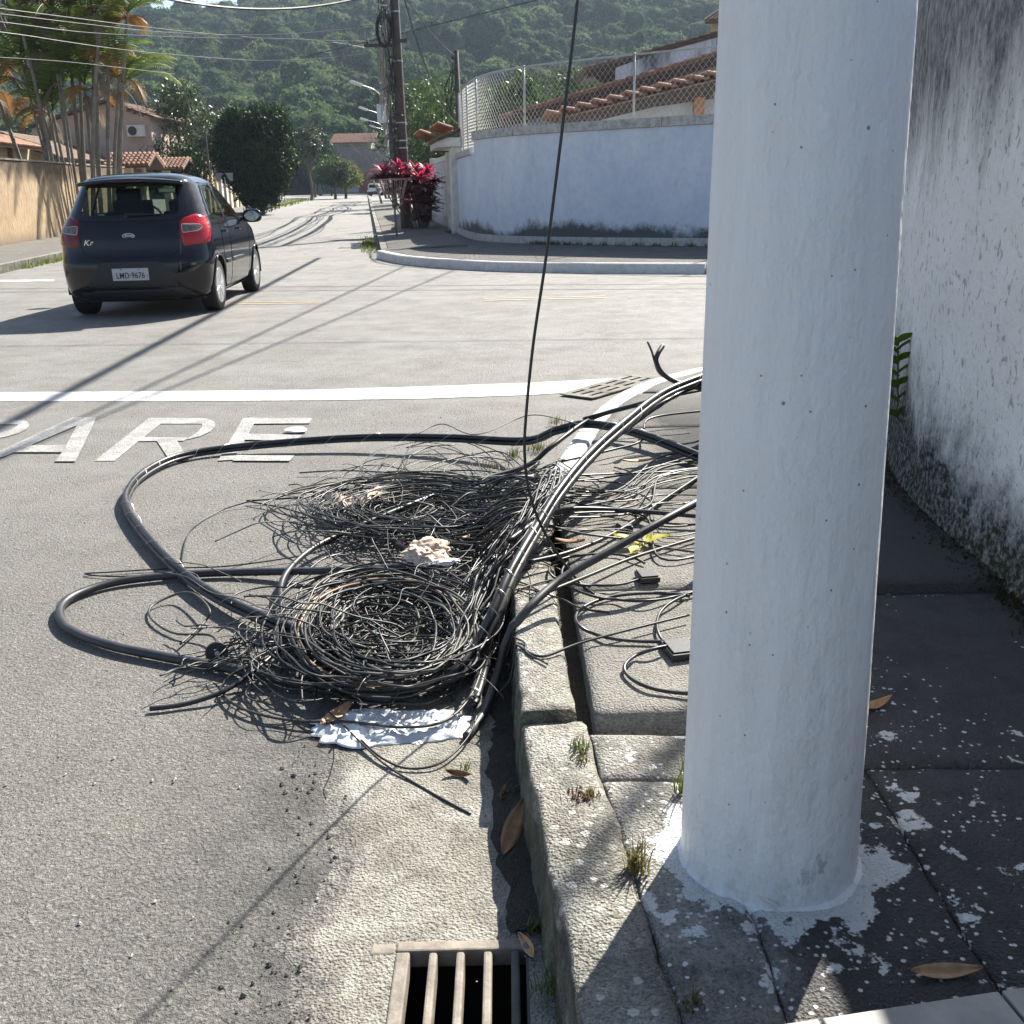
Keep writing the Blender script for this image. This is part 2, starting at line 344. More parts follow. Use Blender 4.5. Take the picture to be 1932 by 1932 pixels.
def m_tan():
    t = NT('ochre_roughcast')
    a = t.noise(.8, 4); f = t.noise(9, 6, .75, v=t.vec((1, 1, .45)))
    c = t.mix(t.ramp(a, (.3, 0), (.7, 1)), (.36, .265, .165), (.45, .345, .225)); c = t.mix(t.ramp(f, (.45, 0), (.68, .75)), c, (.22, .15, .09))
    st_ = t.noise(1.6, 5, .7, v=t.vec((1, 1, .12))); top = t.math('ADD', t.maprange(t.sep(2), 1.4, 2.45, 0, .45), t.math('MULTIPLY', st_, .5))
    c = t.mix(t.ramp(top, (.44, 0), (.6, .85)), c, (.10, .075, .055))
    c = t.mix(t.maprange(t.math('ADD', t.sep(2), t.math('MULTIPLY', f, .5)), .75, .4, 0, .7), c, (.12, .10, .08))
    return t.fin(c, .92, t.bump(f, 1., .05), spec=.2)
TANW = m_tan()
def m_marking(name, c, wear=.5):
    t = NT(name); f = t.noise(55, 4, .75); a = t.noise(5, 5, .7)
    m = t.math('ADD', t.math('MULTIPLY', f, .7), t.math('MULTIPLY', a, .5))
    cc = t.mix(t.ramp(a, (.35, 0), (.7, 1)), c, tuple(q*.75 for q in c))
    cc = t.mix(t.ramp(m, (.50+.2*(1-wear), 0), (.66+.2*(1-wear), 1)), cc, (.19, .185, .17))
    return t.fin(cc, .7, t.bump(t.math('ADD', t.voro(95), f), .5, .008))
MARKW = m_marking('worn_white_road_paint', (.56, .56, .54), .5); MARKP = m_marking('faded_white_road_paint', (.355, .35, .335), .86); MARKY = m_marking('faded_yellow_road_paint', (.36, .30, .16), .75)
# ------------------------------------------------------------------ other materials
def cable_mat(name, c, rough=.32, c2=None):
    t = NT(name); f = t.noise(9, 4); cc = t.mix(t.ramp(f, (.45, 0), (.8, .8)), c, c2 or tuple(q*1.7+.006 for q in c)); return t.fin(cc, t.ramp(f, (.3, rough), (.8, rough+.2)), spec=.5)
CABK = cable_mat('black_cable_sheath', (.013, .0135, .0155), .34); CABG = cable_mat('dusty_grey_cable_sheath', (.026, .0265, .029), .38, (.075, .075, .075)); CABT = cable_mat('tan_cable_sheath', (.20, .13, .085), .4, (.30, .22, .16))
CABO = cable_mat('greenish_drop_cable', (.034, .035, .029), .4, (.10, .098, .075)); WIREP = plain('pale_lashing_wire', (.45, .45, .43), .35, metal=.6, bump=0)
RUST = plain('rusty_cast_iron', (.23, .20, .165), .8, .45, 18, .6, 90, .003, metal=.15); DARKIRON = plain('dark_painted_iron', (.06, .055, .052), .7, .4, 20)
PIT = plain('drain_pit_black', (.012, .012, .011), .95, .4, 6); TILE = plain('clay_roof_tile', (.29, .15, .09), .85, .5, 3.5, .5, 30, .01, c2=(.17, .085, .055)); TILED = plain('weathered_roof_tile', (.20, .125, .085), .9, .5, 3, .5, 30, .01, c2=(.10, .075, .06))
WOODD = plain('dark_timber', (.07, .042, .028), .7, .4, 8); ORANGEW = plain('orange_varnished_timber', (.34, .14, .05), .6, .3, 6); WHITEP = plain('old_white_paint', (.62, .61, .57), .7, .22, 5, .2); CREAM = plain('cream_wall_paint', (.56, .50, .37), .85, .25, 3); CREAM2 = plain('ochre_house_wall', (.46, .36, .22), .85, .3, 2); PINK = plain('pinkish_house_wall', (.47, .36, .30), .85, .2, .8); GREYW = plain('shaded_grey_house_wall', (.30, .31, .33), .85, .25, 1.5)
def m_lilac():
    t = NT('mould_streaked_lilac_wall'); s = t.noise(.9, 5, .75, v=t.vec((1, 1, .2))); c = t.mix(t.ramp(s, (.42, 0), (.6, .92)), (.48, .48, .55), (.06, .065, .08)); return t.fin(c, .9, t.bump(t.noise(8, 5), .4, .02))
LILAC = m_lilac()
CONCP = plain('utility_pole_concrete', (.085, .068, .06), .85, .3, 3); METAL = plain('galvanised_steel', (.42, .43, .43), .45, .2, 12, .1, metal=.7); FENCEM = plain('weathered_galvanised_wire', (.36, .37, .36), .5, .2, 12, 0, metal=.5); LAMPW = plain('lamp_head_grey', (.62, .64, .66), .35, .1, 5, 0, metal=.2)
PAPER = plain('crumpled_kraft_paper', (.60, .47, .36), .8, .25, 30, .5, 90, .003); PLAST = plain('white_plastic_film', (.74, .75, .76), .3, .12, 14, .3, 40, .004); DRY = plain('dry_brown_leaf', (.30, .155, .075), .65, .4, 40, .4, 120, .001); DRYL = plain('dry_tan_leaf', (.46, .27, .14), .65, .35, 40, .4, 120, .001); DRYD = plain('dark_rotting_leaf', (.17, .085, .05), .65, .4, 40, .4, 120, .001)
GRASS = leafmat('fresh_grass', (.06, .10, .018), (.12, .17, .03), (.22, .22, .06)); GRASSD = leafmat('dry_weed', (.16, .14, .05), (.25, .2, .09), (.10, .13, .03)); REDW = leafmat('reddish_weed', (.10, .035, .025), (.17, .07, .05), (.22, .11, .07))
BARK = plain('tree_bark', (.10, .08, .06), .9, .4, 9, .6, 30, .02); PALMST = plain('ringed_palm_stem', (.19, .17, .135), .8, .4, 4, .5, 14, .02)
LEAFD = leafmat('dark_glossy_foliage', (.010, .026, .008), (.022, .052, .012), (.05, .10, .022), .5, .22, .2); LEAFM = leafmat('mid_green_foliage', (.03, .06, .016), (.06, .105, .025), (.11, .16, .04)); LEAFY = leafmat('yellow_green_foliage', (.10, .13, .02), (.18, .2, .03), (.28, .27, .06)); LEAFB = leafmat('pale_broad_foliage', (.03, .055, .016), (.075, .11, .04), (.26, .29, .19), .35, .2)
LEAFT = leafmat('croton_foliage', (.14, .16, .025), (.27, .24, .05), (.10, .16, .03)); PALMG = leafmat('palm_green_frond', (.07, .13, .02), (.14, .21, .03), (.22, .25, .05), .5, .5); PALMO = leafmat('palm_dying_frond', (.25, .12, .03), (.34, .17, .05), (.22, .16, .06)); PALMD = leafmat('palm_dead_frond', (.16, .12, .08), (.24, .19, .13), (.30, .25, .18)); CORDY = leafmat('magenta_cordyline_leaf', (.24, .012, .05), (.48, .035, .11), (.72, .12, .22), .4, .45); CORDYD = leafmat('deep_red_cordyline_leaf', (.08, .008, .022), (.19, .015, .045), (.38, .04, .09), .4, .4)
FOREST = leafmat('forest_canopy', (.020, .052, .012), (.056, .11, .02), (.145, .215, .045), .75, .3, .06, 1); FOREST2 = leafmat('pale_forest_canopy', (.05, .08, .025), (.095, .135, .036), (.20, .235, .07), .75, .35, .06, 1)
# ------------------------------------------------------------------ ground, road, gutter
def sheet(xs, ys, z, skip=(), zf=None):
    m = MB()
    for i in range(len(xs)-1):
        for j in range(len(ys)-1):
            if (i, j) in skip: continue
            P = [(xs[i], ys[j]), (xs[i+1], ys[j]), (xs[i+1], ys[j+1]), (xs[i], ys[j+1])]
            m.add([(x, y, z) for x, y in P], [(0, 1, 2, 3)])
    return m
EARTH = plain('dry_earth_and_grass', (.12, .115, .06), .95, .4, .6, .5, 6, .05)
m = MB(); N = 24; R0 = 2600
m.add([(-R0, -R0, -.35), (R0, -R0, -.35), (R0, R0, -.35), (-R0, R0, -.35)], [(0, 1, 2, 3)])
m.build('ground', EARTH, kind='structure')
HX0, HX1, HY0, HY1 = -.240, .012, 1.10, 1.69        # drain opening in the gutter
m = sheet([-70, HX0, HX1, 70], [-8, HY0, HY1, 26], 0, {(1, 1)})
ysl = [26+i*6 for i in range(30)]                    # the far street, climbing
for a, b in zip(ysl, ysl[1:]):
    p, q, r_, s_ = st(a, -40 if a < 27 else -40), st(a, 40), st(b, 40), st(b, -40)
    m.add([p, q, r_, s_], [(0, 1, 2, 3)])
m.build('road', ASPH, kind='structure')
# concrete gutter strip with a ragged asphalt edge
m = MB(); rows = []
def gl(y):                                           # left edge of the gutter
    e = -.47 + .09*nz(y*2.3, 3) + .05*nz(y*9, 7) + .025*nz(y*26, 1)
    return e + max(0, y-2.5)*.16
def gr(y): return kx(y) + .02
KP = [(.20, -2.0), (.13, .6), (.085, 1.3), (.055, 1.65), (.022, 2.0), (.004, 2.3), (-.006, 2.7), (-.008, 3.15), (.005, 3.5), (.075, 4.1), (.19, 4.62), (.37, 5.4), (.53, 5.95), (.83, 6.62), (1.38, 7.25), (2.1, 7.75), (3.2, 8.2), (5, 8.5), (9, 8.6), (70, 8.6)]
KPATH = smoothpath([(x, y, 0) for x, y in KP[:17]], 8)
def kx(y):
    for a, b in zip(KP, KP[1:]):
        if a[1] <= y <= b[1]: t = (y-a[1])/(b[1]-a[1]+1e-9); return a[0]+t*(b[0]-a[0])
    return KP[-1][0]
ysg = sorted(set([-2+.05*i for i in range(0, 150)] + [HY0, HY1]))
ysg = [y for y in ysg if y <= 5.2]
for a, b in zip(ysg, ysg[1:]):
    inh = HY0-1e-6 <= a and b <= HY1+1e-6
    xs = lambda y: [gl(y), min(gl(y)+.14, max(HX0-.01, gl(y)+.05)) if y < 2 else gl(y)+.14, max(gl(y)+.15, HX0), max(gl(y)+.16, min(HX1, gr(y)-.002)), gr(y)]
    A, B = xs(a), xs(b)
    for k in range(4):
        if inh and k == 2: continue
        if A[k+1]-A[k] < 1e-4: continue
        zf = lambda x, y: .0006 if x < gl(y)+.004 else .007 + .004*nz(x*5, y*5)
        m.add([(A[k], a, zf(A[k], a)), (A[k+1], a, zf(A[k+1], a)), (B[k+1], b, zf(B[k+1], b)), (B[k], b, zf(B[k], b))], [(0, 1, 2, 3)])
og = m.build('gutter', GUTM, kind='structure', smooth=True); ea = og.data.attributes.new('edge', 'FLOAT', 'POINT'); ea.data.foreach_set('value', [0. if v.co.x < gl(v.co.y)+.004 else 1. for v in og.data.vertices])
# damp soil at the kerb foot, coloured black to deepen the kerb's shadow
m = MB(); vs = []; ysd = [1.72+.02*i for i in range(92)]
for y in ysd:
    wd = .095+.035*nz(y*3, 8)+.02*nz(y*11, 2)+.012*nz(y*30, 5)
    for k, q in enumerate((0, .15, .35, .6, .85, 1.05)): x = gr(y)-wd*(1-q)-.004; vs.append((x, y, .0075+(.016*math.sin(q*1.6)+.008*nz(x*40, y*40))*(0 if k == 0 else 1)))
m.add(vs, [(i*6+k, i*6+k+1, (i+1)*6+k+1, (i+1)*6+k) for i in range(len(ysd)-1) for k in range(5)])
tag(m.build('gutter_soil_shade', conc('damp_soil_shade', (.035, .03, .024), (.06, .052, .04), dirt=(.02, .018, .014)), smooth=True), 'damp soil along the near kerb foot, darkened to deepen the kerb shadow', 'soil', kind='stuff')
# drain pit under the grate
m = MB(); z0, z1 = -.5, -.001
m.add([(HX0, HY0, z1), (HX1, HY0, z1), (HX1, HY1, z1), (HX0, HY1, z1), (HX0, HY0, z0), (HX1, HY0, z0), (HX1, HY1, z0), (HX0, HY1, z0)], [(4, 5, 6, 7), (0, 4, 5, 1), (1, 5, 6, 2), (2, 6, 7, 3), (3, 7, 4, 0)])
m.build('drain_pit', PIT, kind='structure')
# asphalt crumbs along the ragged edge and loose grit
m = MB()
def pebble(m, p, s):
    vs = []
    for v in ((1,0,0),(-1,0,0),(0,1,0),(0,-1,0),(0,0,.7),(0,0,-.7)): vs.append(Vector(p)+Vector(v)*s*rnd.uniform(.6, 1.3))
    m.add(vs, [(0,2,4),(2,1,4),(1,3,4),(3,0,4),(2,0,5),(1,2,5),(3,1,5),(0,3,5)])
for i in range(300):
    y = rnd.uniform(1.2, 3.2); x = gl(y) + rnd.gauss(-.05, .05); s = .0014+.0075*rnd.random()**3
    pebble(m, (x, y, .008 if x > gl(y) else .003), s)
m.build('asphalt_crumbs', plain('dark_asphalt_crumb', (.06, .058, .055), .9, .4, 30), kind='stuff', label='dark asphalt crumbs scattered along the ragged edge of the gutter', category=None) if False else tag(m.build('asphalt_crumbs', plain('dark_asphalt_crumb', (.09, .086, .08), .9, .6, 60)), 'dark asphalt crumbs scattered along the ragged gutter edge', 'crumbs', kind='stuff')
m = MB()
for i in range(420):
    Y = rnd.uniform(1.4, 7); x = rnd.uniform(-.75*Y, .05); pebble(m, (x, Y, .004), rnd.uniform(.002, .006))
tag(m.build('grit', plain('pale_grit', (.42, .40, .36), .9, .3, 30)), 'pale loose grit strewn over the near asphalt', 'grit', kind='stuff')

# ------------------------------------------------------------------ road markings
def pxpoly(pts, z): return [g(x, y, z) for x, y in pts]
def marking(name, polys, z, mat, parent=None, **k):
    m = MB()
    for k_, P in enumerate(polys):
        Q = pxpoly(P, z+.0007*k_); m.add(Q, [tuple(range(len(Q)-1, -1, -1))])
    o = m.build(name, mat, parent, **k); me = o.data; b = bmesh.new(); b.from_mesh(me)
    bmesh.ops.triangulate(b, faces=b.faces)
    for f in b.faces:
        f.normal_update()
        if f.normal.z < 0: f.normal_flip()
    b.to_mesh(me); b.free(); return o
marking('stop_line', [[(-200, 741), (0, 740), (300, 738), (600, 735), (800, 729), (1000, 722), (1120, 716), (1200, 711), (1228, 712), (1190, 725), (1130, 737), (1000, 745), (800, 752), (600, 755), (300, 757), (0, 757), (-200, 757)]], .004, MARKW, kind='structure')
def cv(P): return [(x/1.61*.6339, (1000+y/1.61)*.6339) for x, y in P]
word = empty('road_lettering', g(300, 830), kind='structure')
LET = {'letter_p': [[(-170,398),(-90,398),(-340,598),(-430,598)], [(-110,400),(110,402),(125,412),(95,424),(-110,422)], [(108,402),(128,410),(142,425),(130,444),(92,464),(30,482),(-60,498),(-180,502),(-180,480),(-20,470),(55,448),(84,428),(94,421)]],
 'letter_a': [[(345,390),(460,388),(452,412),(372,420),(345,412)], [(345,390),(400,414),(20,576),(-70,602),(-90,590)], [(372,420),(452,412),(362,600),(262,600),(298,556)], [(150,522),(312,522),(298,556),(70,556)]],
 'letter_r': [[(715,392),(806,392),(548,598),(452,598)], [(800,392),(985,394),(1002,400),(968,420),(770,420)], [(1000,398),(1026,408),(1034,428),(1010,456),(960,480),(900,494),(905,486),(945,462),(966,436),(968,418)], [(682,484),(905,486),(880,502),(660,504)], [(752,503),(850,501),(908,598),(815,598)]],
 'letter_e': [[(1165,392),(1235,392),(1118,592),(1045,597)], [(1232,393),(1497,392),(1482,418),(1216,420)], [(1190,468),(1447,473),(1432,500),(1172,497)], [(1132,570),(1412,572),(1388,598),(1116,597)]]}
for k, (nm, P) in enumerate(LET.items()): marking(nm, [cv(p) for p in P], .004+.0035*(k % 2), MARKP, word)
for i, (x0, x1, y0, y1) in enumerate(((438, 606, 571, 569.5), (912, 1142, 564.5, 559.5))):
    o = marking('centre_line', [[(x0, y0-1.6), (x1, y1-1.6), (x1, y1-.3), (x0, y0-.3)], [(x0, y0+1.3), (x1, y1+1.3), (x1, y1+3), (x0, y0+3)]], .004, MARKY, kind='structure')
marking('edge_line', [[(-120, 530), (102, 527), (102, 530.5), (-120, 533)]], .004, MARKW, kind='structure')

# ------------------------------------------------------------------ near kerb
kerb = empty('kerb', (.08, 2.2, 0), kind='structure')
def kerbstone(path, w, z1, mat, n_sub=1, wob=.006, seed=0, z0=-.02, rw=None, top_wear=0):
    """a stone following path (its road-side foot), rounded road-side arris"""
    m = MB(); prof_n = None; L = len(path)
    rows = []
    for i, p in enumerate(path):
        t = (path[min(i+1, L-1)]-path[max(i-1, 0)]).normalized(); nrm = Vector((t.y, -t.x, 0))
        e = lambda k: wob*nz(p.x*9+seed, p.y*9, k*3.7) + .5*wob*nz(p.x*31+seed, p.y*31, k*5.1)
        zt = z1 + e(1)*.7 - top_wear*max(0, nz(p.y*2.2, seed+.5))
        prof = [(-.015+e(2)*.6, z0), (-.008+e(3), .02), (.0+e(4), zt*.5), (.004+e(5), zt-.03), (.007+e(6), zt-.012), (.013+e(6), zt-.003), (.026, zt), (w*.6, zt+e(7)*.5), (w-.016, zt), (w-.003+e(8), zt-.012), (w+e(9), zt-.04), (w, z0)]
        rows.append([p + nrm*a + Vector((0, 0, b)) for a, b in prof])
    n = len(rows[0]); vs = [v for r in rows for v in r]; fs = []
    for i in range(L-1):
        for k in range(n-1): fs.append((i*n+k, i*n+k+1, (i+1)*n+k+1, (i+1)*n+k))
    fs.append(tuple(range(n))); fs.append(tuple((L-1)*n+k for k in range(n-1, -1, -1)))
    m.add(vs, fs); return m
def sub(y0, y1, step=.025):
    out = []; y = y0
    while y < y1: out.append(Vector((kx(y), y, 0))); y += step
    out.append(Vector((kx(y1), y1, 0))); return out
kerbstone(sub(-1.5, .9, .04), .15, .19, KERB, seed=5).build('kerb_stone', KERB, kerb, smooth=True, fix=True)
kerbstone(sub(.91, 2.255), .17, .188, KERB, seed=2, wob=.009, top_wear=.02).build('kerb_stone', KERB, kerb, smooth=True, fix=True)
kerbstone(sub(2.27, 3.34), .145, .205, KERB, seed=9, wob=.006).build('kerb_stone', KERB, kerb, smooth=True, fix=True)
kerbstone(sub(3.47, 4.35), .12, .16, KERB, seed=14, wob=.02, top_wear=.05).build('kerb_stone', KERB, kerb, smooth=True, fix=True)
idx = next(i for i, p in enumerate(KPATH) if p.y > 4.36)
far = KPATH[idx:]; seg = 10
for i in range(0, len(far)-1, seg):
    ch = far[i:i+seg+1]
    if len(ch) < 2: break
    ch = [ch[0] + (ch[1]-ch[0])*.04] + ch[1:-1] + [ch[-1] - (ch[-1]-ch[-2])*.04]
    kerbstone(smoothpath(ch, 3), .11, .2, KERBW, seed=i, wob=.004).build('kerb_stone', KERBW, kerb, smooth=True, fix=True, label='white painted kerb stone on the bend')
m = kerbstone([Vector((3.25+i*1.0, 8.2+.3*math.tanh(i*.3), 0)) for i in range(14)], .11, .2, KERBW); m.build('kerb_stone', KERBW, kerb, smooth=True, fix=True)

# ------------------------------------------------------------------ near pavement (worn front strip, then slabs beyond the step)
pave = empty('pavement', (.8, 3, 0), kind='structure')
JY = [-1.5, .55, 1.28, 1.99, 2.20]
m = MB(); nx, ny = 34, 80
def frontz(x, y): return .172 + .010*nz(x*3, y*3, 2) + .004*nz(x*11, y*11) + .014*max(0, 1-abs(x-(.3))/.5)*0
for a, b in zip([-1.5, .9, 1.38], [.895, 1.375, 2.205]):
    pass
def slab(x0f, x1, y0, y1, zf, mat, nx, ny, name='paving_slab', crack=0, **k):
    m = MB(); vs = []; fs = []
    for j in range(ny+1):
        y = y0+(y1-y0)*j/ny; x0 = x0f(y) if callable(x0f) else x0f; xr = x1(y) if callable(x1) else x1
        for i in range(nx+1):
            x = x0+(xr-x0)*i/nx; edge = min(i, j, nx-i, ny-j)
            e = .006*nz(x*15, y*15, 5) if edge == 0 else 0
            vs.append((x + (e if i in (0, nx) else 0), y + (e if j in (0, ny) else 0), zf(x, y) - (.006+abs(e) if edge == 0 else 0)))
    W = nx+1
    for j in range(ny):
        for i in range(nx): fs.append((j*W+i, j*W+i+1, (j+1)*W+i+1, (j+1)*W+i))
    ring = [i for i in range(W)] + [j*W+nx for j in range(1, ny+1)] + [ny*W+i for i in range(nx-1, -1, -1)] + [j*W for j in range(ny-1, 0, -1)]
    b = len(vs); vs += [(vs[i][0], vs[i][1], -.01) for i in ring]; L = len(ring)
    for k_ in range(L): fs.append((ring[k_], b+k_, b+(k_+1) % L, ring[(k_+1) % L]))
    m.add(vs, fs); return m.build(name, mat, pave, smooth=True, **k)
def wallx(y):                                        # the right wall's face
    for a, b in zip(WP, WP[1:]):
        if a[1] <= y <= b[1]: t = (y-a[1])/(b[1]-a[1]); return a[0]+t*(b[0]-a[0])
    return WP[0][0] if y < WP[0][1] else WP[-1][0]
WP = [(1.60, -4.), (1.60, -3.), (1.60, -2.), (1.60, -1.), (1.60, 0), (1.60, .8), (1.60, 1.6), (1.60, 2.4), (1.60, 3.05), (1.61, 3.65), (1.675, 4.22), (1.80, 4.76), (1.90, 5.45), (2.12, 6.05), (2.6, 6.5), (3.6, 6.75), (5, 6.85), (30, 6.9)]
fz = lambda x, y: .178 + .009*nz(x*3, y*3, 2) + .003*nz(x*13, y*13)
slab(lambda y: kx(y)+.148, .78, -1.5, 1.18, fz, NEARP, 10, 30)
slab(lambda y: kx(y)+.168, .418, 1.186, 2.0, fz, NEARP, 24, 40)
slab(lambda y: kx(y)+.168, .775, 2.006, 2.205, fz, NEARP, 34, 14)
slab(.422, .78, 1.186, 2.0, fz, NEARP, 22, 40)
slab(.786, 1.62, -1.5, 1.18, fz, NEARP, 14, 30); slab(.786, 1.62, 1.186, 2.02, fz, NEARP, 24, 30)
slab(.786, lambda y: wallx(y)+.03, 2.026, 3.06, fz, NEARP, 24, 24)
az = lambda x, y: .207 + .003*nz(x*4, y*4, 8)
slab(.192, lambda y: .78, 2.258, 3.06, az, SLAB, 24, 30)
slab(lambda y: max(.195, kx(y)+.125), lambda y: wallx(y)+.03, 3.068, 4.2, az, SLAB, 24, 24)
slab(lambda y: kx(y)+.122, lambda y: wallx(y)+.03, 4.207, 5.35, az, SLAB, 24, 24)
slab(lambda y: kx(y)+.118, lambda y: wallx(y)+.03 if y < 6.2 else 3.5, 5.357, 6.3, az, SLAB, 20, 20)
slab(lambda y: kx(y)+.14, 16, 6.306, 8.05, az, SLAB, 40, 20)
m = MB(); m.prism([(.1, 1.9), (.8, 1.9), (.8, 3.3), (.1, 3.3)], -.01, .118); m.build('bedding_earth', conc('bedding_earth', (.06, .052, .04), (.09, .08, .06)), pave)
# tile strip at the lower right corner
m = MB(); a, b = g(1545, 1940, .21), g(1960, 1876, .21); d = (b-a).normalized(); nn = Vector((d.y, -d.x, 0))
TL = plain('grey_step_tile', (.30, .29, .265), .6, .25, 14, .25, 60)
step = empty('tiled_step', a, label='pale grey tiled step edge in the lower right corner', cat='step')
for i in range(3):
    p = a + d*(i*.30-.3+.003); q = p + d*.294
    MB().extrude([p, q, q+nn*.3, p+nn*.3], (0, 0, .02)).build('tile', TL, step, fix=True, bevel=.003)
p, q = a-d*.31+nn*.004, a+d*.62+nn*.004; MB().extrude([Vector((*v.xy, .15)) for v in (p, q, q+nn*.29, p+nn*.29)], (0, 0, .059)).build('base', KERB, step, fix=True)

# ------------------------------------------------------------------ drain grates
gr_ = empty('drain_grate', ((HX0+HX1)/2, 1.4, 0), label='rusty iron drain grate in the near gutter', cat='grate')
zt = .012
def rb(a, b, mat=RUST, name='bar', bevel=.004): return MB().box(a, b).build(name, mat, gr_, bevel=bevel)
rb((HX0-.01, HY1-.02, -.03), (HX1+.002, HY1+.008, zt), name='frame_bar'); rb((HX0-.01, HY0-.02, -.03), (HX0+.018, HY1-.022, zt), name='frame_bar'); rb((HX0-.01, HY0-.06, -.03), (HX1+.01, HY0-.022, zt), name='frame_bar')
rb((HX0-.062, HY1-.024, -.02), (HX0-.012, HY1+.006, zt-.003), name='hinge_lug')
for i in range(4):
    x = HX0+.064+i*.054; m = MB(); m.box((x-.0085, HY0-.02, -.035), (x+.0085, HY1-.024, zt)); m.build('bar', RUST if i < 3 else DARKIRON, gr_, bevel=.005)
rb((HX1-.006, HY0-.02, -.035), (HX1+.012, HY1-.03, zt-.006), DARKIRON)
gf = empty('drain_grate', g(1180, 738), label='dark slotted drain grate set against the white kerb on the bend', cat='grate')
p0, p1 = g(1118, 752, .006), g(1238, 716, .006); dd = (p1-p0).normalized(); n2 = Vector((-dd.y, dd.x, 0)); L = (p1-p0).length; Wd = .24
MB().extrude([p0, p1, p1+n2*Wd, p0+n2*Wd], (0, 0, .003)).build('black_pit_sheet', PIT, gf, fix=True)  # black sheet put in for the darkness of a pit below the bars
for k in range(4): q = n2*(k*Wd/3); MB().bar(p0+q+Vector((0,0,.008)), p1+q+Vector((0,0,.008)), .05, .008).build('bar', GUT, gf)
for k in range(5): q = dd*(L*k/4); MB().bar(p0+q+n2*-.02+Vector((0,0,.009)), p0+q+n2*(Wd+.02)+Vector((0,0,.009)), .06, .008).build('bar', GUT, gf)

# ------------------------------------------------------------------ white post
post = empty('concrete_post', (.492, 1.728, .17), label='thick white painted concrete utility post on the near pavement', cat='post')
m = MB(); vs = []; n = 96; rows = []
zs = [.12, .155, .17, .185, .2] + [.22+.03*i for i in range(60)] + [2.1+.25*i for i in range(31)]
for z in zs:
    r0 = .1685 - .0146*(z-.2)*(1 if z < 2.2 else 1) if z < 2.2 else .1393 - .007*(z-2.2); cx0 = .4905 - .0042*min(2, z-.2)
    if z < .2: r0 += .004*((.2-z)/.1)
    rr = []
    for k in range(n):
        a = 2*math.pi*k/n; bmp = .0012*nz(math.cos(a)*3, math.sin(a)*3, z*2.5) + .0007*nz(math.cos(a)*9, math.sin(a)*9, z*5)
        if abs((a-rad(196)+math.pi) % (2*math.pi)-math.pi) < .03: bmp += .0018
        rr.append((cx0+(r0+bmp)*math.cos(a), 1.728+(r0+bmp)*math.sin(a), z))
    rows.append(rr)
vs = [p for r in rows for p in r]; fs = []
for i in range(len(rows)-1):
    for k in range(n): fs.append((i*n+k, i*n+(k+1) % n, (i+1)*n+(k+1) % n, (i+1)*n+k))
fs.append(tuple((len(rows)-1)*n+k for k in range(n))); m.add(vs, fs); m.build('shaft', POSTM, post, smooth=True)
# chunky paint collar and chips at its foot
m = MB(); vs = []; fs = []; n = 72
for j, (dr, z) in enumerate(((-.012, .183), (-.002, .182), (.004, .18), (.014, .170))):
    for k in range(n):
        a = 2*math.pi*k/n; ww = max(.25, 1+1.1*nz(math.cos(a)*2.2, math.sin(a)*2.2, 4)); vs.append((.492+(.172+dr*ww)*math.cos(a), 1.728+(.172+dr*ww)*math.sin(a), z+.004*nz(a*6, j)))
for j in range(3):
    for k in range(n): fs.append((j*n+k, (j+1)*n+k, (j+1)*n+(k+1) % n, j*n+(k+1) % n))
m.add(vs, fs); m.build('paint_collar', POSTM, post, smooth=True)
a_, b_ = g(1412, 1683, .2), g(1468, 1712, .19)
tag(MB().tube(smoothpath([a_, (a_+b_)/2+Vector((0, 0, .004)), b_], 3), .0045, 6).build('white_stick', WHITEP), 'small white stick lying at the foot of the white post', 'stick')

# ------------------------------------------------------------------ right wall
m = MB(); P = smoothpath([(x, y, 0) for x, y in WP[:-1]], 8); vs = []; nzr = 30
for i, p in enumerate(P):
    t = (P[min(i+1, len(P)-1)]-P[max(i-1, 0)]).normalized(); nn = Vector((-t.y, t.x, 0))
    for j in range(nzr+1):
        zt_w = 2.0+.27*min(1, max(0, (p.y-3.5)/1.9)); z = .1+zt_w*j/nzr; e = .012*nz(p.x*2.5, p.y*2.5, z*2.5) + .006*nz(p.x*9, p.y*9, z*9) + (.035*max(0, 1-(z-.1)/.22))
        vs.append(p + nn*e + Vector((0, 0, z)))
    vs.append(p - nn*.18 + Vector((0, 0, .1+zt_w))); vs.append(p - nn*.18 + Vector((0, 0, 0)))
W = nzr+3; fs = []
for i in range(len(P)-1):
    for j in range(W-1): fs.append((i*W+j, i*W+j+1, (i+1)*W+j+1, (i+1)*W+j))
m.add(vs, fs); tag(m.build('white_wall', RWALL, smooth=False, fix=True), 'tall white roughcast wall with black mould streaks, right edge', 'wall')
# ------------------------------------------------------------------ fallen cables: traced runs (x px, y px, height above the road)
def P3(pts): return [g(x, y, z) for x, y, z in pts]
def surf(p):                                         # what lies under a point
    return .207 if p.x > kx(min(max(p.y, -1.9), 8)) else .006
def settle(pts, r):
    out = []
    for p in pts:
        q = p.copy(); q.z = max(q.z, surf(q)+r*.95); out.append(q)
    for _ in range(3):                               # ease over the kerb instead of stepping
        z = [p.z for p in out]
        for i in range(1, len(out)-1): out[i].z = max(out[i].z, (z[i-1]+z[i]*2+z[i+1])/4)
    return out
def cable(name, pts, r, mat, label, cat='cable', n=8, sub_=10, jit=0, group=None, world=False, seed=0):
    W = pts if world else P3(pts); S = settle(smoothpath(W, sub_), r)
    if jit:
        for i, p in enumerate(S):
            p.x += jit*nz(i*.13, seed); p.y += jit*nz(i*.13, seed+9); p.z += abs(jit*.4*nz(i*.17, seed+20))
    m = MB(); m.tube(S, r, n); return tag(m.build(name, mat, smooth=True), label, cat, group), S
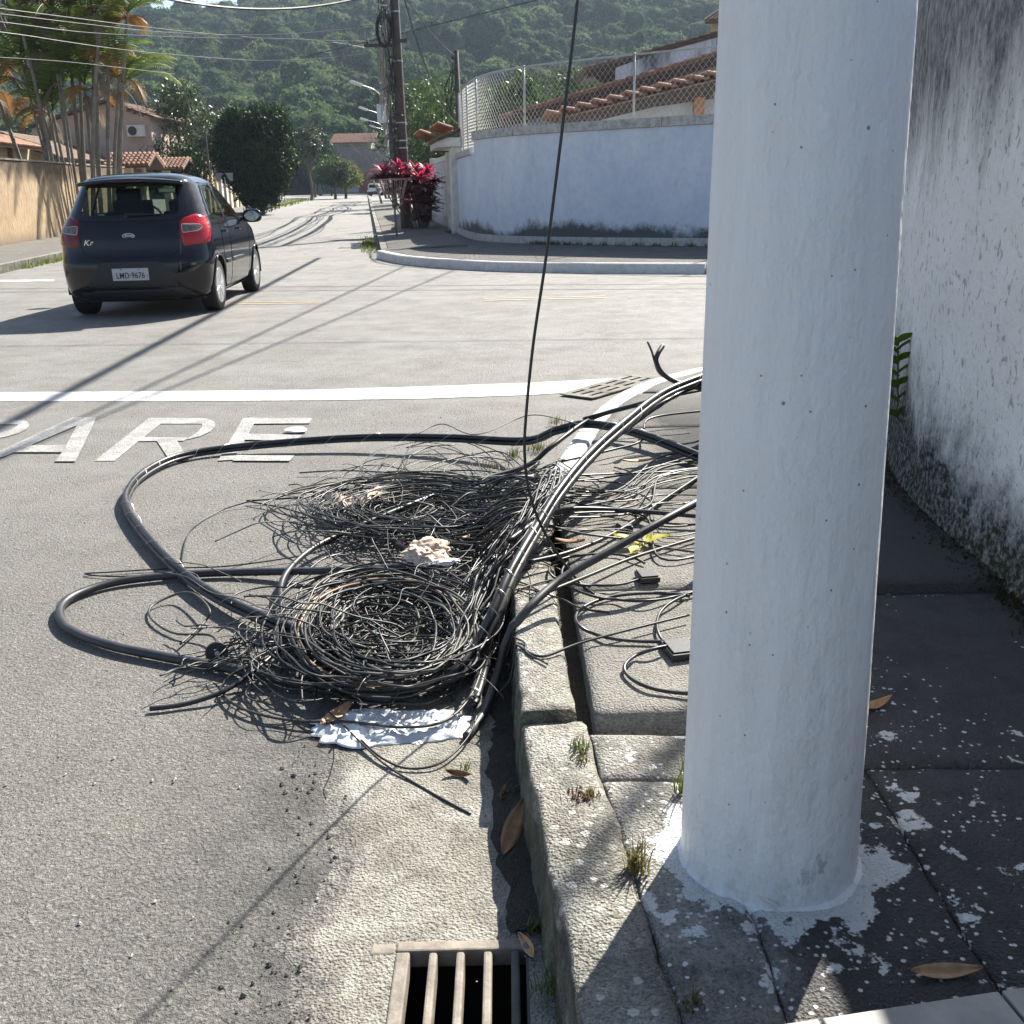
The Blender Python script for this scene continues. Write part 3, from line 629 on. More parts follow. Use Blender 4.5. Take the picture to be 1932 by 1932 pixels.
def bundle(name, pts, offs, label, lash=True, cat='cable bundle'):
    S = settle(smoothpath(P3(pts), 10), .03); e = empty(name, S[len(S)//2], label=label, cat=cat)
    fr = []; x = Vector((0, 0, 1))
    for i in range(len(S)):
        t = (S[min(i+1, len(S)-1)]-S[max(i-1, 0)]).normalized(); side = t.cross(Vector((0, 0, 1)))
        side = side.normalized() if side.length > .05 else x; x = side; fr.append((t, side, side.cross(t)))
    for k, (r, a0, d, mat) in enumerate(offs):
        pts_ = []
        for i, p in enumerate(S):
            a = a0 + .5*nz(i*.04, k) ; _, s, u = fr[i]
            q = p + s*math.cos(a)*d + u*math.sin(a)*d; q.z = max(q.z, surf(q)+r); pts_.append(q)
        MB().tube(pts_, r, 10).build('cable', mat, e, smooth=True)
    if lash:
        R = max(d+r for r, a0, d, m_ in offs)+.001; hel = []
        for i, p in enumerate(S):
            for q in range(3):
                a = (i*3+q)*.42; j = min(i+1, len(S)-1); c = p.lerp(S[j], q/3); _, s, u = fr[i]; v = c + s*math.cos(a)*R + u*math.sin(a)*R; v.z = max(v.z, surf(v)+.001); hel.append(v)
        MB().tube(hel, .0011, 4).build('lashing_wire', WIREP, e)
    return e
bundle('cable_bundle', [(1660,690,.215),(1600,670,.3),(1510,662,.48),(1420,678,.55),(1330,712,.53),(1250,745,.51),(1180,798,.49),(1110,862,.45),(1050,935,.39),(1010,1000,.33),(965,1080,.27),(935,1150,.2),(900,1220,.12),(850,1275,.07),(770,1278,.05),(690,1250,.05),(600,1208,.06),(500,1168,.05),(400,1120,.04),(330,1068,.035),(272,1008,.03),(241,960,.03),(241,930,.03),(270,896,.03),(330,866,.03),(420,848,.035),(560,834,.06),(700,826,.08),(850,827,.1),(990,833,.13),(1050,813,.23),(1110,801,.27),(1200,817,.27),(1320,862,.25),(1420,900,.23),(1540,930,.22)],
    [(.0135, 1.6, .011, CABK), (.011, 3.8, .0135, CABG), (.0105, 5.6, .015, CABK)], 'thick lashed bundle of black cables looping widely over the asphalt')
bundle('cable_bundle', [(1640,720,.215),(1580,690,.3),(1500,676,.44),(1420,690,.5),(1325,722,.5),(1262,750,.47),(1195,795,.44),(1130,848,.4),(1070,915,.34),(1022,985,.3),(980,1060,.25),(950,1130,.2),(925,1200,.12),(908,1270,.05),(890,1330,.03)],
    [(.0095, 1.0, .009, CABG), (.0105, 3.6, .009, CABK)], 'dark twin cable run slanting from the white post down into the gutter')
cable('thick_cable', [(780,1068,.1),(700,1074,.07),(600,1077,.05),(430,1081,.02),(250,1094,.02),(155,1118,.02),(114,1148,.02),(128,1185,.02),(200,1216,.02),(300,1238,.02),(420,1258,.025),(520,1280,.03),(620,1303,.03),(740,1322,.03)], .0165, CABG, 'thick dark cable making the leftmost loop on the asphalt')
cable('thick_cable', [(1600,860,.215),(1520,850,.36),(1420,890,.46),(1340,934,.45),(1250,983,.42),(1150,1040,.36),(1060,1092,.30),(1000,1145,.26),(958,1205,.18),(938,1275,.07),(915,1340,.03),(880,1390,.02)], .013, CABG, 'grey cable crossing the kerb in front of the white post')
cable('thick_cable', [(1600,700,.215),(1520,672,.38),(1400,690,.5),(1330,716,.48),(1225,757,.38),(1120,788,.3),(1040,843,.22),(992,880,.12),(880,912,.09),(760,958,.08),(660,1000,.06),(592,1034,.05),(546,1074,.05),(529,1114,.04),(540,1160,.04),(580,1200,.04),(640,1235,.03)], .0125, CABK, 'black cable curving from the post through the upper coil to the left')
cable('thick_cable', [(590,1290,.06),(700,1310,.05),(800,1295,.06),(880,1250,.08)], .011, CABK, 'short black cable along the near side of the round coil')
q = g(1290, 722, .5); YB = q.y
def stubpath(p): return [dp(x, y, YB+o) for x, y, o in p]
for pts, r, mt, lb in (([(1480,760,0),(1380,742,0),(1310,730,0),(1270,718,0),(1248,702,0),(1238,682,0),(1241,668,0),(1250,653,.05)], .0125, CABG, 'cut grey cable end sticking up beside the white post'), ([(1450,790,0),(1330,735,.02),(1275,722,.02),(1245,705,.02),(1236,685,.0),(1230,664,0),(1222,645,.03)], .0055, CABO, 'thin frayed cable end rising next to the cut cable stub')):
    m = MB(); m.tube(smoothpath(stubpath(pts), 8), r, 8); tag(m.build('cable_stub', mt, smooth=True), lb, 'cable')
# the single line hanging from overhead into the heap
hp = [dp(1200, -900, 3.05), dp(1118, -260, 3.0), dp(1092, -20, 2.98), dp(1060, 250, 2.97), dp(1031, 480, 2.97), dp(1006, 650, 2.97), dp(992, 790, 2.97), dp(990, 860, 2.97), dp(998, 925, 2.99), dp(1018, 985, 3.02), dp(1052, 1045, 3.06), g(1090, 1095, .215), g(1120, 1120, .213)]
m = MB(); m.tube(smoothpath(hp, 10), .0044, 8); tag(m.build('hanging_cable', CABK, smooth=True), 'single black cable hanging straight down from overhead into the heap', 'cable')
# thin traced runs on the asphalt
TR = [([(535,1370-60,.02),(300-15,1339,.008),(350,1330,.01),(430,1305,.02),(500,1262,.05)], .0075, CABK, 'short straight black cable end pointing to the lower left')] 
TR = [([(283,1340,.008),(335,1333,.01),(420,1305,.03),(480,1265,.05),(540,1215,.06)], .0075, CABK, 'short straight black cable end pointing to the lower left'),
 ([(500,1250,.05),(450,1265,.04),(422,1290,.02),(430,1320,.02),(480,1345,.02),(560,1360,.02),(660,1362,.03),(760,1372,.04),(840,1360,.04),(890,1310,.05),(915,1240,.08)], .0045, CABO, 'grey cable arc passing over the white plastic and dry leaf'),
 ([(600,1290,.05),(598,1320,.03),(640,1360,.03),(690,1410,.02),(730,1445,.015),(790,1482,.01),(840,1510,.01),(888,1536,.008)], .003, CABK, 'thin black cable trailing from the heap towards the near kerb'),
 ([(680,1395,.02),(720,1430,.02),(770,1450,.015),(830,1440,.02),(880,1395,.03),(900,1350,.05)], .0032, CABK, 'thin dark cable bow in front of the white plastic'),
 ([(1300,1160,.23),(1180,1190,.23),(1090,1215,.22),(1020,1245,.2),(970,1280,.1),(930,1320,.03),(880,1380,.02)], .004, CABG, 'thin cable running across the kerb stone from the pavement loops'),
 ([(475,945,.03),(420,962,.01),(370,990,.01),(350,1020,.01),(343,1060,.01)], .003, CABK, 'very thin wire curling left of the upper coil'),
 ([(640,1030,.03),(560,1050,.02),(430,1068,.015),(330,1072,.01),(215,1079,.01),(160,1083,.008),(215,1088,.008),(330,1082,.01)], .003, CABK, 'very thin wire with a hairpin end inside the wide loop'),
 ([(465,945,.02),(580,938,.03),(700,928,.05),(820,930,.06)], .0045, CABK, 'straight thin cable pointing left from the upper coil'),
 ([(470,946,.02),(540,960,.02),(620,985,.03),(700,1010,.04)], .004, CABK, 'thin cable slanting below the upper coil'),
 ([(565,892,.02),(650,888,.03),(760,893,.05),(900,900,.08),(1000,905,.2)], .004, CABK, 'thin cable lying straight above the upper coil'),
 ([(1090,800,.3),(1000,790-6,.18),(900,820,.14),(835,800,.12),(790,818,.09)], .003, CABO, 'thin kinked wire standing over the far bundle'),
 ([(1000,892,.12),(985,880,.1),(940,852,.04),(860,865,.02),(810,880,.03),(790,900,.04),(800,940,.06),(830,960,.06)], .004, CABO, 'pale kinked wire by the weeds at the back'),
 ([(480,1262,.03),(420,1240,.03),(400,1200,.03),(330,1195,.015),(288,1170,.015),(285,1145,.015),(330,1122,.03),(365,1120,.05),(395,1150,.05),(385,1175,.02),(340,1215,.02)], .0045, CABO, 'loose pear shaped wire loop left of the heap'),
 ([(1100,790,.3),(1210,760,.36),(1330,735,.4)], .007, CABK, 'black cable rising from the kerb to the post'),
 ([(1060,870,.25),(1150,850,.24),(1212,830,.25),(1225,790,.27),(1330,775,.28)], .006, CABK, 'black cable bent towards the post above the pavement'),
 ([(960,1020,.3),(1050,965,.3),(1160,962,.26),(1330,975,.25)], .0095, CABK, 'thick black cable lying level across the pavement'),
 ([(1000,1060,.25),(1080,1040,.24),(1170,1000,.23),(1250,945,.22),(1340,885,.22)], .008, CABK, 'black cable diagonal across the slab towards the post'),
 ([(1000,1130,.25),(1100,1090,.24),(1200,1050,.23),(1330,1010,.22)], .006, CABO, 'thin cable above the kerb end of the slab')]
for i, (pts, r, mt, lb) in enumerate(TR): cable('thin_cable' if r < .007 else 'thick_cable', pts, r, mt, lb, n=6, sub_=8)
# loops on the pavement
def pell(cx, cy, rx, ry, z, a0=0, turns=1.0, n=30, wob=.04, seed=0, sq=2, hz=.02, dr=0):
    out = []
    for i in range(int(n*turns)+1):
        a = a0 + 2*math.pi*i/n; k = 1 + wob*nz(i*.22, seed) - dr*i/n
        x = cx + rx*k*math.cos(a); y = cy + ry*k*math.sin(a); zz = z(i) if callable(z) else z + hz*abs(nz(i*.25, seed+5)); out.append(g(x, y, zz))
    return out
for i, (cx, cy, rx, ry, a0, tn, r, lb) in enumerate(((1235, 1165, 150, 46, -.9, .98, .0055, 'wide oval cable loop lying flat on the near slab'), (1310, 1262, 132, 46, 1.2, .8, .0055, 'nearest cable loop half hidden behind the white post'), (1330, 1180, 90, 62, 1.0, .9, .005, 'upright looking cable loop close to the white post'), (1130, 1075, 95, 30, 0, .95, .0045, 'small cable loop hanging over the inner kerb edge'), (1200, 1082, 140, 52, .2, .55, .0045, 'long shallow cable loop across the slab joint'), (1110, 905, 90, 28, -1, .8, .0035, 'thin wire loop near the white kerb'), (1085, 930, 60, 34, 0, .9, .0035, 'small wire ring resting on the kerb end'))):
    cable('cable_loop', pell(cx, cy, rx, ry, .218, a0, tn, seed=i*3), r, CABK, lb, n=6, sub_=3, world=True)
# strands from the heap across the slab to the post
for i in range(20):
    x0 = rnd.uniform(940, 1010); y0 = rnd.uniform(900, 1010); y1 = rnd.uniform(850, 1060); b = rnd.uniform(-22, 22)
    pts = [(x0-60, y0+rnd.uniform(20, 70), .12), (x0, y0, .28), (x0+90, (y0*.75+y1*.25)+b*.6, .27), (x0+210, (y0+y1)/2+b, .235), (1250, y1-b*.2, .225), (1370, y1+rnd.uniform(-20, 10), .22), (1500, y1+rnd.uniform(-40, 20), .215)]
    cable('thin_cable', pts, rnd.choice((.0026, .0034, .0044)), rnd.choice((CABK, CABK, CABK, CABO)), 'thin dark cable strung from the heap across the slab behind the post', n=5, sub_=7, jit=.012, seed=i, group='thin cables fanned across the slab towards the post')
# round coil in front, upper coil behind: single cables
def coil(cx, cy, rx, ry, zmax, i, grp, lb, r, mt, jit=.03, turns=None):
    k = rnd.choice((rnd.uniform(.4, .8), rnd.uniform(.8, 1.08), rnd.uniform(.85, 1.15))); tn = turns or rnd.uniform(.55, 1.5); z0 = rnd.uniform(.012, zmax)
    pts = pell(cx+rnd.gauss(0, rx*.13), cy+rnd.gauss(0, ry*.14), rx*k, ry*k*rnd.uniform(.85, 1.1), z0, rnd.uniform(0, 6.28), tn, 26, .09, i*7.3, hz=.04, dr=rnd.uniform(-.06, .12))
    return cable('coiled_cable', pts, r, mt, lb, n=5, sub_=3, jit=jit, seed=i*1.7, group=grp, world=True)
for i in range(52):
    coil(728, 1185, 172, 104, .13, i, 'thin cables wound in the round front coil', 'thin dark cable wound into the round coil in front', rnd.choice((.0028, .0034, .004, .0048)), rnd.choice((CABK, CABK, CABK, CABO, CABG)))
for i in range(34):
    coil(790, 955, rnd.choice((150, 200, 250)), rnd.choice((34, 48, 62)), .13, 100+i, 'thin cables wound in the flat upper coil', 'thin dark cable wound into the flat coil at the back', rnd.choice((.0026, .003, .0036)), rnd.choice((CABK, CABK, CABK, CABO)))
for i, (k, lb) in enumerate(((1.0, 'tan cable ring, outermost of the round front coil'), (.965, 'brownish cable ring just inside the tan outer ring'), (.93, 'paired tan cable lying on the round front coil'))):
    cable('tan_cable', pell(722, 1195, 172*k, 106*k, lambda q, i=i: .075+.012*i+.03*math.sin(q*.21+i), -2.2+.2*i, 1.02, 30, .03, i*4), .0055, CABT, lb, n=6, sub_=4, world=True)
# everything that nobody could follow: strands dropping along the kerb, short ends, knots
m = MB(); m2 = MB(); ts = 0
def strand(mb, W, r, jit=.015, sub_=6):
    global ts; ts += 1; S = settle(smoothpath(W, sub_), r)
    for i, p in enumerate(S): p.x += jit*nz(i*.21, ts*3.1); p.y += jit*nz(i*.21, ts*3.1+50); p.z += abs(.8*jit*nz(i*.19, ts*3.1+90))
    mb.tube(S, r, 5)
for i in range(70):                                   # cascade from the bundle over the kerb line
    u = rnd.uniform(-36, 26); v = rnd.uniform(0, 1)
    W = [g(1050+u*.7, 905+rnd.uniform(-25, 30), .36), g(1010+u, 960+v*40, .34*rnd.uniform(.7, 1)), g(960+u*1.4, 1040+v*40, .24*rnd.uniform(.5, 1.)), g(915+u*1.5, 1120+v*40, .16*rnd.uniform(.4, 1)), g(880+u*1.6, 1190+v*60, .07), g(850+u-rnd.uniform(0, 160), 1265+v*45, .04)]
    strand(rnd.choice((m, m2)), W[rnd.randint(0, 2):rnd.choice((4, 5, 6, 6))+0] if rnd.random() < .8 else W, rnd.choice((.0024, .003, .0038)), .03)
for i in range(70):                                   # from the kerb end back into the upper coil
    y = rnd.uniform(900, 1010); W = [g(1040+rnd.uniform(-40, 30), y-rnd.uniform(10, 50), .3), g(960+rnd.uniform(-30, 30), y, .2), g(860+rnd.uniform(-40, 40), y+rnd.uniform(-20, 40), .1), g(740+rnd.uniform(-60, 60), y+rnd.uniform(-20, 60), .06), g(640+rnd.uniform(-60, 80), y+rnd.uniform(-10, 60), .03)]
    strand(rnd.choice((m, m2)), W[:rnd.choice((3, 4, 5, 5))], rnd.choice((.0022, .0028, .0034)), .03)
for i in range(270):                                  # short bent ends in the middle of the heap
    u = rnd.random()
    if u < .45: c = (rnd.gauss(730, 85), rnd.gauss(1175, 50))
    elif u < .8: c = (rnd.gauss(895, 48), rnd.gauss(1035, 62))
    else: c = (rnd.gauss(800, 110), rnd.gauss(965, 28))
    p = g(c[0], c[1], rnd.uniform(.02, .13)); W = [p]; a = rnd.uniform(0, 6.28)
    for k in range(rnd.randint(3, 6)):
        a += rnd.uniform(-.6, .6); p = p + Vector((math.cos(a), math.sin(a), rnd.uniform(-.4, .4)))*rnd.uniform(.04, .12); W.append(p.copy())
    strand(rnd.choice((m, m2)), W, rnd.choice((.0016, .0022, .003)), .008, 4)
for i in range(85):                                   # big loose arcs spilling out of the heap
    cx, cy = rnd.choice(((640, 1160), (720, 1230), (820, 1120), (860, 1000), (700, 960), (820, 900), (600, 1240)))
    W = pell(cx+rnd.gauss(0, 30), cy+rnd.gauss(0, 20), rnd.uniform(50, 150), rnd.uniform(25, 70), rnd.uniform(.015, .12), rnd.uniform(0, 6.28), rnd.uniform(.4, 1.1), 16, .15, i*2.7, hz=.05)
    strand(rnd.choice((m, m2)), W, rnd.choice((.002, .0028, .0034)), .02, 3)
m.v += []; tag(m.build('cable_tangle', CABK, smooth=True), 'dense tangle of thin black cables heaped against the kerb', 'cable tangle', kind='stuff')
tag(m2.build('cable_tangle', CABO, smooth=True), 'dusty greenish wires mixed through the black cable heap', 'cable tangle', kind='stuff')
# small wire knot left of the heap and the round cable roller
m = MB()
for i in range(26):
    p = g(rnd.gauss(445, 24), rnd.gauss(1225, 16), rnd.uniform(.02, .07)); W = [p]; a = rnd.uniform(0, 6.28)
    for k in range(5): a += rnd.uniform(-1.2, 1.2); p = p + Vector((math.cos(a), math.sin(a), rnd.uniform(-.4, .4)))*rnd.uniform(.03, .07); W.append(p.copy())
    strand(m, W, .0028, .008, 5)
tag(m.build('wire_knot', CABK, smooth=True), 'small knot of thin wires by the black roller', 'wire', kind='stuff')
c = g(409, 1232, .035); e = empty('cable_roller', c, label='small round black roller lying in wires left of the heap', cat='roller')
RUB = plain('black_moulded_rubber', (.016, .016, .017), .5, .3, 30, .1); M_ = Matrix.Rotation(.5, 3, 'Z') @ Matrix.Rotation(-.5, 3, 'Y')
def rl(prof, nm, mat):
    mb = MB(); mb.lathe(prof, 24, axis='Y'); mb.v = [tuple(c + Matrix.Rotation(.35, 3, 'Z') @ Matrix.Rotation(-.35, 3, 'X') @ Vector(v)) for v in mb.v]; return mb.build(nm, mat, e, smooth=False, fix=True, bevel=.002)
rl([(.012, -.02), (.036, -.02), (.036, -.012), (.026, -.01), (.026, .01), (.036, .012), (.036, .02), (.012, .02)], 'wheel', RUB); rl([(.008, -.024), (.008, .024)], 'axle', METAL)

# ------------------------------------------------------------------ litter, leaves, boxes
def crumple(name, c, rx, ry, h, mat, label, cat, seed, rz=0, rough=.5, n=18, crease=2.6):
    vs = []; fs = []; b = bmesh.new(); bmesh.ops.create_icosphere(b, subdivisions=4, radius=1)
    base = surf(c)
    for v in b.verts:
        d = v.co.normalized(); k = 1 + rough*(.55*nz(d.x*crease, d.y*crease, d.z*crease+seed) + .45*abs(nz(d.x*crease*2.3+seed, d.y*crease*2.3, d.z*crease*2.3)))
        p = Vector((d.x*rx*k, d.y*ry*k, max(-.25, d.z)*h*k)); p.rotate(Matrix.Rotation(rz, 3, 'Z')); v.co = Vector((c.x, c.y, max(base+.002, c.z))) + p; v.co.z = max(v.co.z, base+.001)
    me = bpy.data.meshes.new(name); b.to_mesh(me); b.free(); me.materials.append(mat); o = link(name, me); return tag(o, label, cat)
crumple('crumpled_paper', g(806, 1042, .13), .075, .085, .045, PAPER, 'crumpled pinkish brown paper on the middle of the heap', 'paper', 3, .4, .75, crease=1.7)
PLASTF = NT('thin_plastic_film'); _c = PLASTF.mix(PLASTF.ramp(PLASTF.noise(9, 4), (.4, 0), (.65, 1)), (.55, .57, .60), (.78, .79, .80)); PLASTF.fin(_c, .25, PLASTF.bump(PLASTF.noise(38, 4), .6, .006)); _t = PLASTF.n('BsdfTransparent'); _m = PLASTF.n('MixShader'); PLASTF.l(PLASTF.ramp(PLASTF.noise(7, 3), (.45, .0), (.7, .55)), _m.inputs[0]); PLASTF.l(PLASTF.b.outputs[0], _m.inputs[1]); PLASTF.l(_t.outputs[0], _m.inputs[2]); PLASTF.l(_m.outputs[0], PLASTF.out.inputs[0]); PLASTF = PLASTF.m
def film(name, c, rx, ry, h, mat, label, cat, seed, rz=0):
    m = MB(); vs = []; fs = []; nr, na = 22, 90; M = Matrix.Rotation(rz, 3, 'Z')
    for j in range(nr+1):
        for k in range(na):
            a = 2*math.pi*k/na; q = j/nr; R_ = 1+.35*nz(math.cos(a)*1.6, math.sin(a)*1.6, seed)+.16*nz(math.cos(a)*5, math.sin(a)*5, seed); x, y = rx*R_*q*math.cos(a), ry*R_*q*math.sin(a)
            rd = lambda f, s_: 1-abs(nz(x*f+s_, y*f*1.6, seed))*2.2
            z = h*max(0, .4*rd(11, 0)+.35*rd(27, 5)+.25*rd(60, 9))*min(1, (1-q)*3.5+.12); vs.append(c+M @ Vector((x, y, 0))+Vector((0, 0, z-c.z+surf(c)+.002)))
    for j in range(nr):
        for k in range(na): fs.append((j*na+k, (j+1)*na+k, (j+1)*na+(k+1) % na, j*na+(k+1) % na))
    m.add(vs, fs); o = m.build(name, mat, smooth=True); o.modifiers.new('t', 'SOLIDIFY').thickness = .0008; return tag(o, label, cat)
film('plastic_bag', g(735, 1365, .02), .255, .10, .026, PLASTF, 'torn white plastic film flattened in front of the heap', 'plastic bag', 8, .02)
crumple('plastic_scrap', g(790, 1392, .01), .022, .03, .004, PLAST, 'small white plastic scrap near the torn film', 'plastic', 5, 0, .6)
crumple('plastic_scrap', g(558, 811, .02), .065, .07, .012, PLAST, 'white plate like scrap on the painted letter E', 'plastic', 12, .2, .25)
crumple('plastic_scrap', g(835, 1060, .12), .06, .025, .012, PLAST, 'small white scrap beside the crumpled paper', 'plastic', 15, .2, .5)
# kraft strip in the upper coil
m = MB(); pts = smoothpath(P3([(612, 935, .06), (635, 945, .09), (665, 948, .08), (700, 938, .10), (715, 930, .09), (735, 945, .08)]), 6); vs = []; fs = []
for i, p in enumerate(pts):
    w_ = .05+.025*nz(i*.4, 3); vs += [p+Vector((.01*nz(i*.7), -w_, .02*nz(i*.6, 9))), p+Vector((0, 0, .03+.02*nz(i*.9, 4))), p+Vector((.01*nz(i*.5, 2), w_, .02*nz(i*.6, 5)))]
for i in range(len(pts)-1):
    for k in range(2): fs.append((i*3+k, i*3+k+1, i*3+k+4, i*3+k+3))
m.add(vs, fs); tag(m.build('paper_strip', PAPER), 'torn strip of pale brown paper in the upper coil', 'paper').modifiers.new('t', 'SOLIDIFY').thickness = .002
def leaf(name, c, L, W, rz, mat, label, curl=.25, z=None, roll=0, pitch=0):
    vs = []; fs = []; n = 14; M = Matrix.Rotation(rz, 3, 'Z') @ Matrix.Rotation(pitch, 3, 'Y') @ Matrix.Rotation(roll, 3, 'X')
    for i in range(n+1):
        t = i/n; w_ = W*math.sin(math.pi*min(1, t*.96+.02))**.8*(1-.25*t); x = (t-.5)*L; zc = curl*L*(t-.5)**2
        for k in (-1, -.5, 0, .5, 1): vs.append(M @ Vector((x, w_*k*.5, zc + curl*.6*W*abs(k)**1.5 + (.0015 if k == 0 else 0)*-1)))
    zmin = min(v.z for v in vs); b = surf(c) if z is None else z
    vs = [v + Vector((c.x, c.y, b-zmin+.003)) for v in vs]
    for i in range(n):
        for k in range(4): fs.append((i*5+k, i*5+k+1, i*5+k+6, i*5+k+5))
    m = MB(); m.add(vs, fs); o = m.build(name, mat, smooth=True); mo = o.modifiers.new('t', 'SOLIDIFY'); mo.thickness = .0008; return tag(o, label, 'leaf')
leaf('dry_leaf', g(636, 1345, .03), .15, .055, 1.1, DRYL, 'light tan dry leaf beside the white plastic film', .15, .02)
leaf('dry_leaf', g(968, 1548, .05), .17, .05, 1.25, DRY, 'long brown leaf leaning on the kerb face in the shade', .12, .012, roll=.4, pitch=-.25)
leaf('dry_leaf', g(955, 1488, .02), .09, .03, 1.3, DRYD, 'small dull leaf just above the long brown leaf', .3)
leaf('dry_leaf', g(868, 1462, .01), .07, .022, -.3, DRY, 'curled reddish brown leaf at the edge of the kerb shadow', .8, roll=.7)
leaf('dry_leaf', g(1000, 1790, .01), .075, .025, -1.2, DRYL, 'tan leaf by the corner of the near drain grate', .5, roll=.6)
leaf('dry_leaf', g(1782, 1836, .18), .12, .03, .02, DRYL, 'golden brown leaf on the shaded pavement near the tile step', .35, .178, roll=.5)
leaf('dry_leaf', g(1648, 1336, .18), .10, .028, .5, DRYL, 'curled tan leaf right of the white post', .7, .178, roll=.4)
leaf('dry_leaf', g(1205, 875, .22), .16, .035, .12, DRYL, 'pale dry leaf lying on cables over the slab', .3, .225)
leaf('dry_leaf', g(1075, 1022, .22), .11, .035, -.15, DRY, 'brown leaf behind the broken kerb end', .4, .21)
leaf('dry_leaf', g(880, 1022, .12), .04, .022, .8, DRYL, 'tiny orange leaf caught high in the cable heap', .5, .13)
leaf('dry_leaf', g(945, 1255, .03), .06, .03, .6, PAPER, 'pale leaf scrap in the gutter beside the heap', .5)
for (x, y, s, rz, lb) in ((1221, 1093, .068, .15, 'small flat black square on the slab, between the loops'), (1284, 1232, .085, .2, 'flat black square half behind the white post'), (1178, 1000, .05, .3, 'little black square beside the yellow leaves')):
    c = g(x, y, .21); e = empty('black_square', c, .0, label=lb, cat='box'); MB().obox((c.x, c.y, c.z+.010), (s, s*1.15, .02), rz).build('body', RUB, e, bevel=.004); MB().obox((c.x, c.y, c.z+.0225), (s*.86, s*.98, .005), rz).build('lid', RUB, e, bevel=.002)  # thin boxes standing in for dark squares in the pavement
def tuft(name, c, n, h, spread, mat, label, cat='weed', wd=.004, bend=.6, seed=0, z=None, parent=None):
    m = MB(); r = random.Random(seed+int(c.x*1000)); base = surf(c) if z is None else z
    for i in range(n):
        a = r.uniform(0, 6.28); L = h*r.uniform(.5, 1.15); o = Vector((c.x+r.gauss(0, spread*.25), c.y+r.gauss(0, spread*.25), base)); d = Vector((math.cos(a), math.sin(a), 0)); b = bend*r.uniform(.3, 1.4); s = Vector((-d.y, d.x, 0))*wd*r.uniform(.7, 1.3); vs = []
        for k in range(4):
            t = k/3; p = o + d*(L*b*t*t) + Vector((0, 0, L*t*(1-.35*b*t))); ww = (1-t)**.7; vs += [p - s*ww*.5, p + s*ww*.5]
        m.add(vs, [(0, 1, 3, 2), (2, 3, 5, 4), (4, 5, 7, 6)])
    return tag(m.build(name, mat, parent), label, cat)
for i, (x, y, z, n, h, sp, mt, lb) in enumerate(((1095, 1415, .18, 46, .035, .05, GRASS, 'green weed tuft in the kerb crack below the slot'), (1098, 1436, .18, 30, .02, .04, GRASSD, 'dry moss tuft just under the green weed tuft'), (1100, 1508, .18, 120, .016, .085, REDW, 'low reddish brown weed patch in the pavement crack'), (1112, 1504, .18, 40, .02, .03, GRASSD, 'yellowish weed sprig beside the reddish patch'), (1200, 1645, .18, 70, .085, .04, GRASSD, 'wispy yellow green grass tuft left of the post foot'), (1285, 1495, .18, 16, .13, .03, GRASS, 'long grass blades at the left side of the white post'), (1230, 1362, .12, 44, .06, .10, GRASSD, 'dry straw grass in the step joint behind the slab edge'), (1045, 1875, 0.01, 40, .06, .06, GRASS, 'shaded weed growing at the kerb foot by the drain'), (1005, 1760, .01, 18, .05, .03, GRASS, 'thin weed at the kerb foot above the drain'), (960, 1500, .01, 24, .035, .03, GRASS, 'small shaded weed under the dull leaf'), (880, 1450, .01, 18, .03, .03, GRASS, 'tiny green weed at the shadow edge in the gutter'), (968, 862, .01, 60, .07, .07, GRASS, 'bright green weed at the foot of the white kerb'), (1015, 850, .01, 90, .08, .14, GRASSD, 'dry yellow weeds along the white kerb foot'), (1050, 800, .01, 50, .07, .10, GRASSD, 'sparse dry weeds further along the kerb bend'), (925, 880, .01, 60, .04, .13, GRASSD, 'flattened dry grass behind the cable heap'), (905, 945, .03, 40, .09, .06, GRASS, 'green weed poking through the upper coil'), (895, 1000, .03, 30, .08, .05, GRASS, 'green sprig poking through the middle of the heap'), (955, 1150, .02, 60, .10, .05, GRASS, 'grass growing in the gutter beside the near kerb end'), (1205, 1025, .21, 26, .05, .05, GRASS, 'yellow green weed on the slab between cables'), (985, 1240, .01, 18, .05, .03, GRASS, 'small weed in the shaded gutter by the kerb stone'), (1300, 1895, .178, 40, .03, .05, GRASSD, 'dry moss tuft at the shaded pavement corner'), (970, 1355, .01, 20, .04, .04, GRASS, 'dim green weed in the kerb shadow'))):
    tuft('weed_tuft', g(x, y, z), n, h, sp, mt, lb, seed=i, z=z)
def broad(name, c, leaves, label, mat=GRASS, cat='plant', stem=True):
    e = empty(name, c, label=label, cat=cat)
    for p, L, W, rz, pt, rl_ in leaves:
        vs = []; n = 8; M = Matrix.Rotation(rz, 3, 'Z') @ Matrix.Rotation(pt, 3, 'Y') @ Matrix.Rotation(rl_, 3, 'X')
        for i in range(n+1):
            t = i/n; w_ = W*math.sin(math.pi*min(1, t*.95+.03))**.85
            for k in (-1, 0, 1): vs.append(Vector(p) + M @ Vector((t*L, w_*k*.5, -.25*L*t*t + .18*W*abs(k))))
        m = MB(); m.add(vs, [(i*3+k, i*3+k+1, i*3+k+4, i*3+k+3) for i in range(n) for k in range(2)]); m.build('leaf', mat, e, smooth=True)
    return e
YL = leafmat('yellow_broad_leaf', (.40, .38, .03), (.5, .45, .05), (.2, .3, .04)); SAPL = leafmat('sapling_leaf', (.06, .11, .015), (.10, .17, .02), (.14, .2, .03))
c = g(1205, 1030, .22); broad('weed_seedling', c, [((c.x, c.y, .22), .10, .055, 2.6, -.5, .2), ((c.x+.02, c.y, .22), .11, .06, .5, -.4, -.2), ((c.x, c.y-.02, .22), .08, .045, 4.2, -.3, .1), ((c.x+.03, c.y+.02, .22), .08, .04, 1.4, -.6, 0)], 'small seedling with bright yellow leaves on the slab', YL)
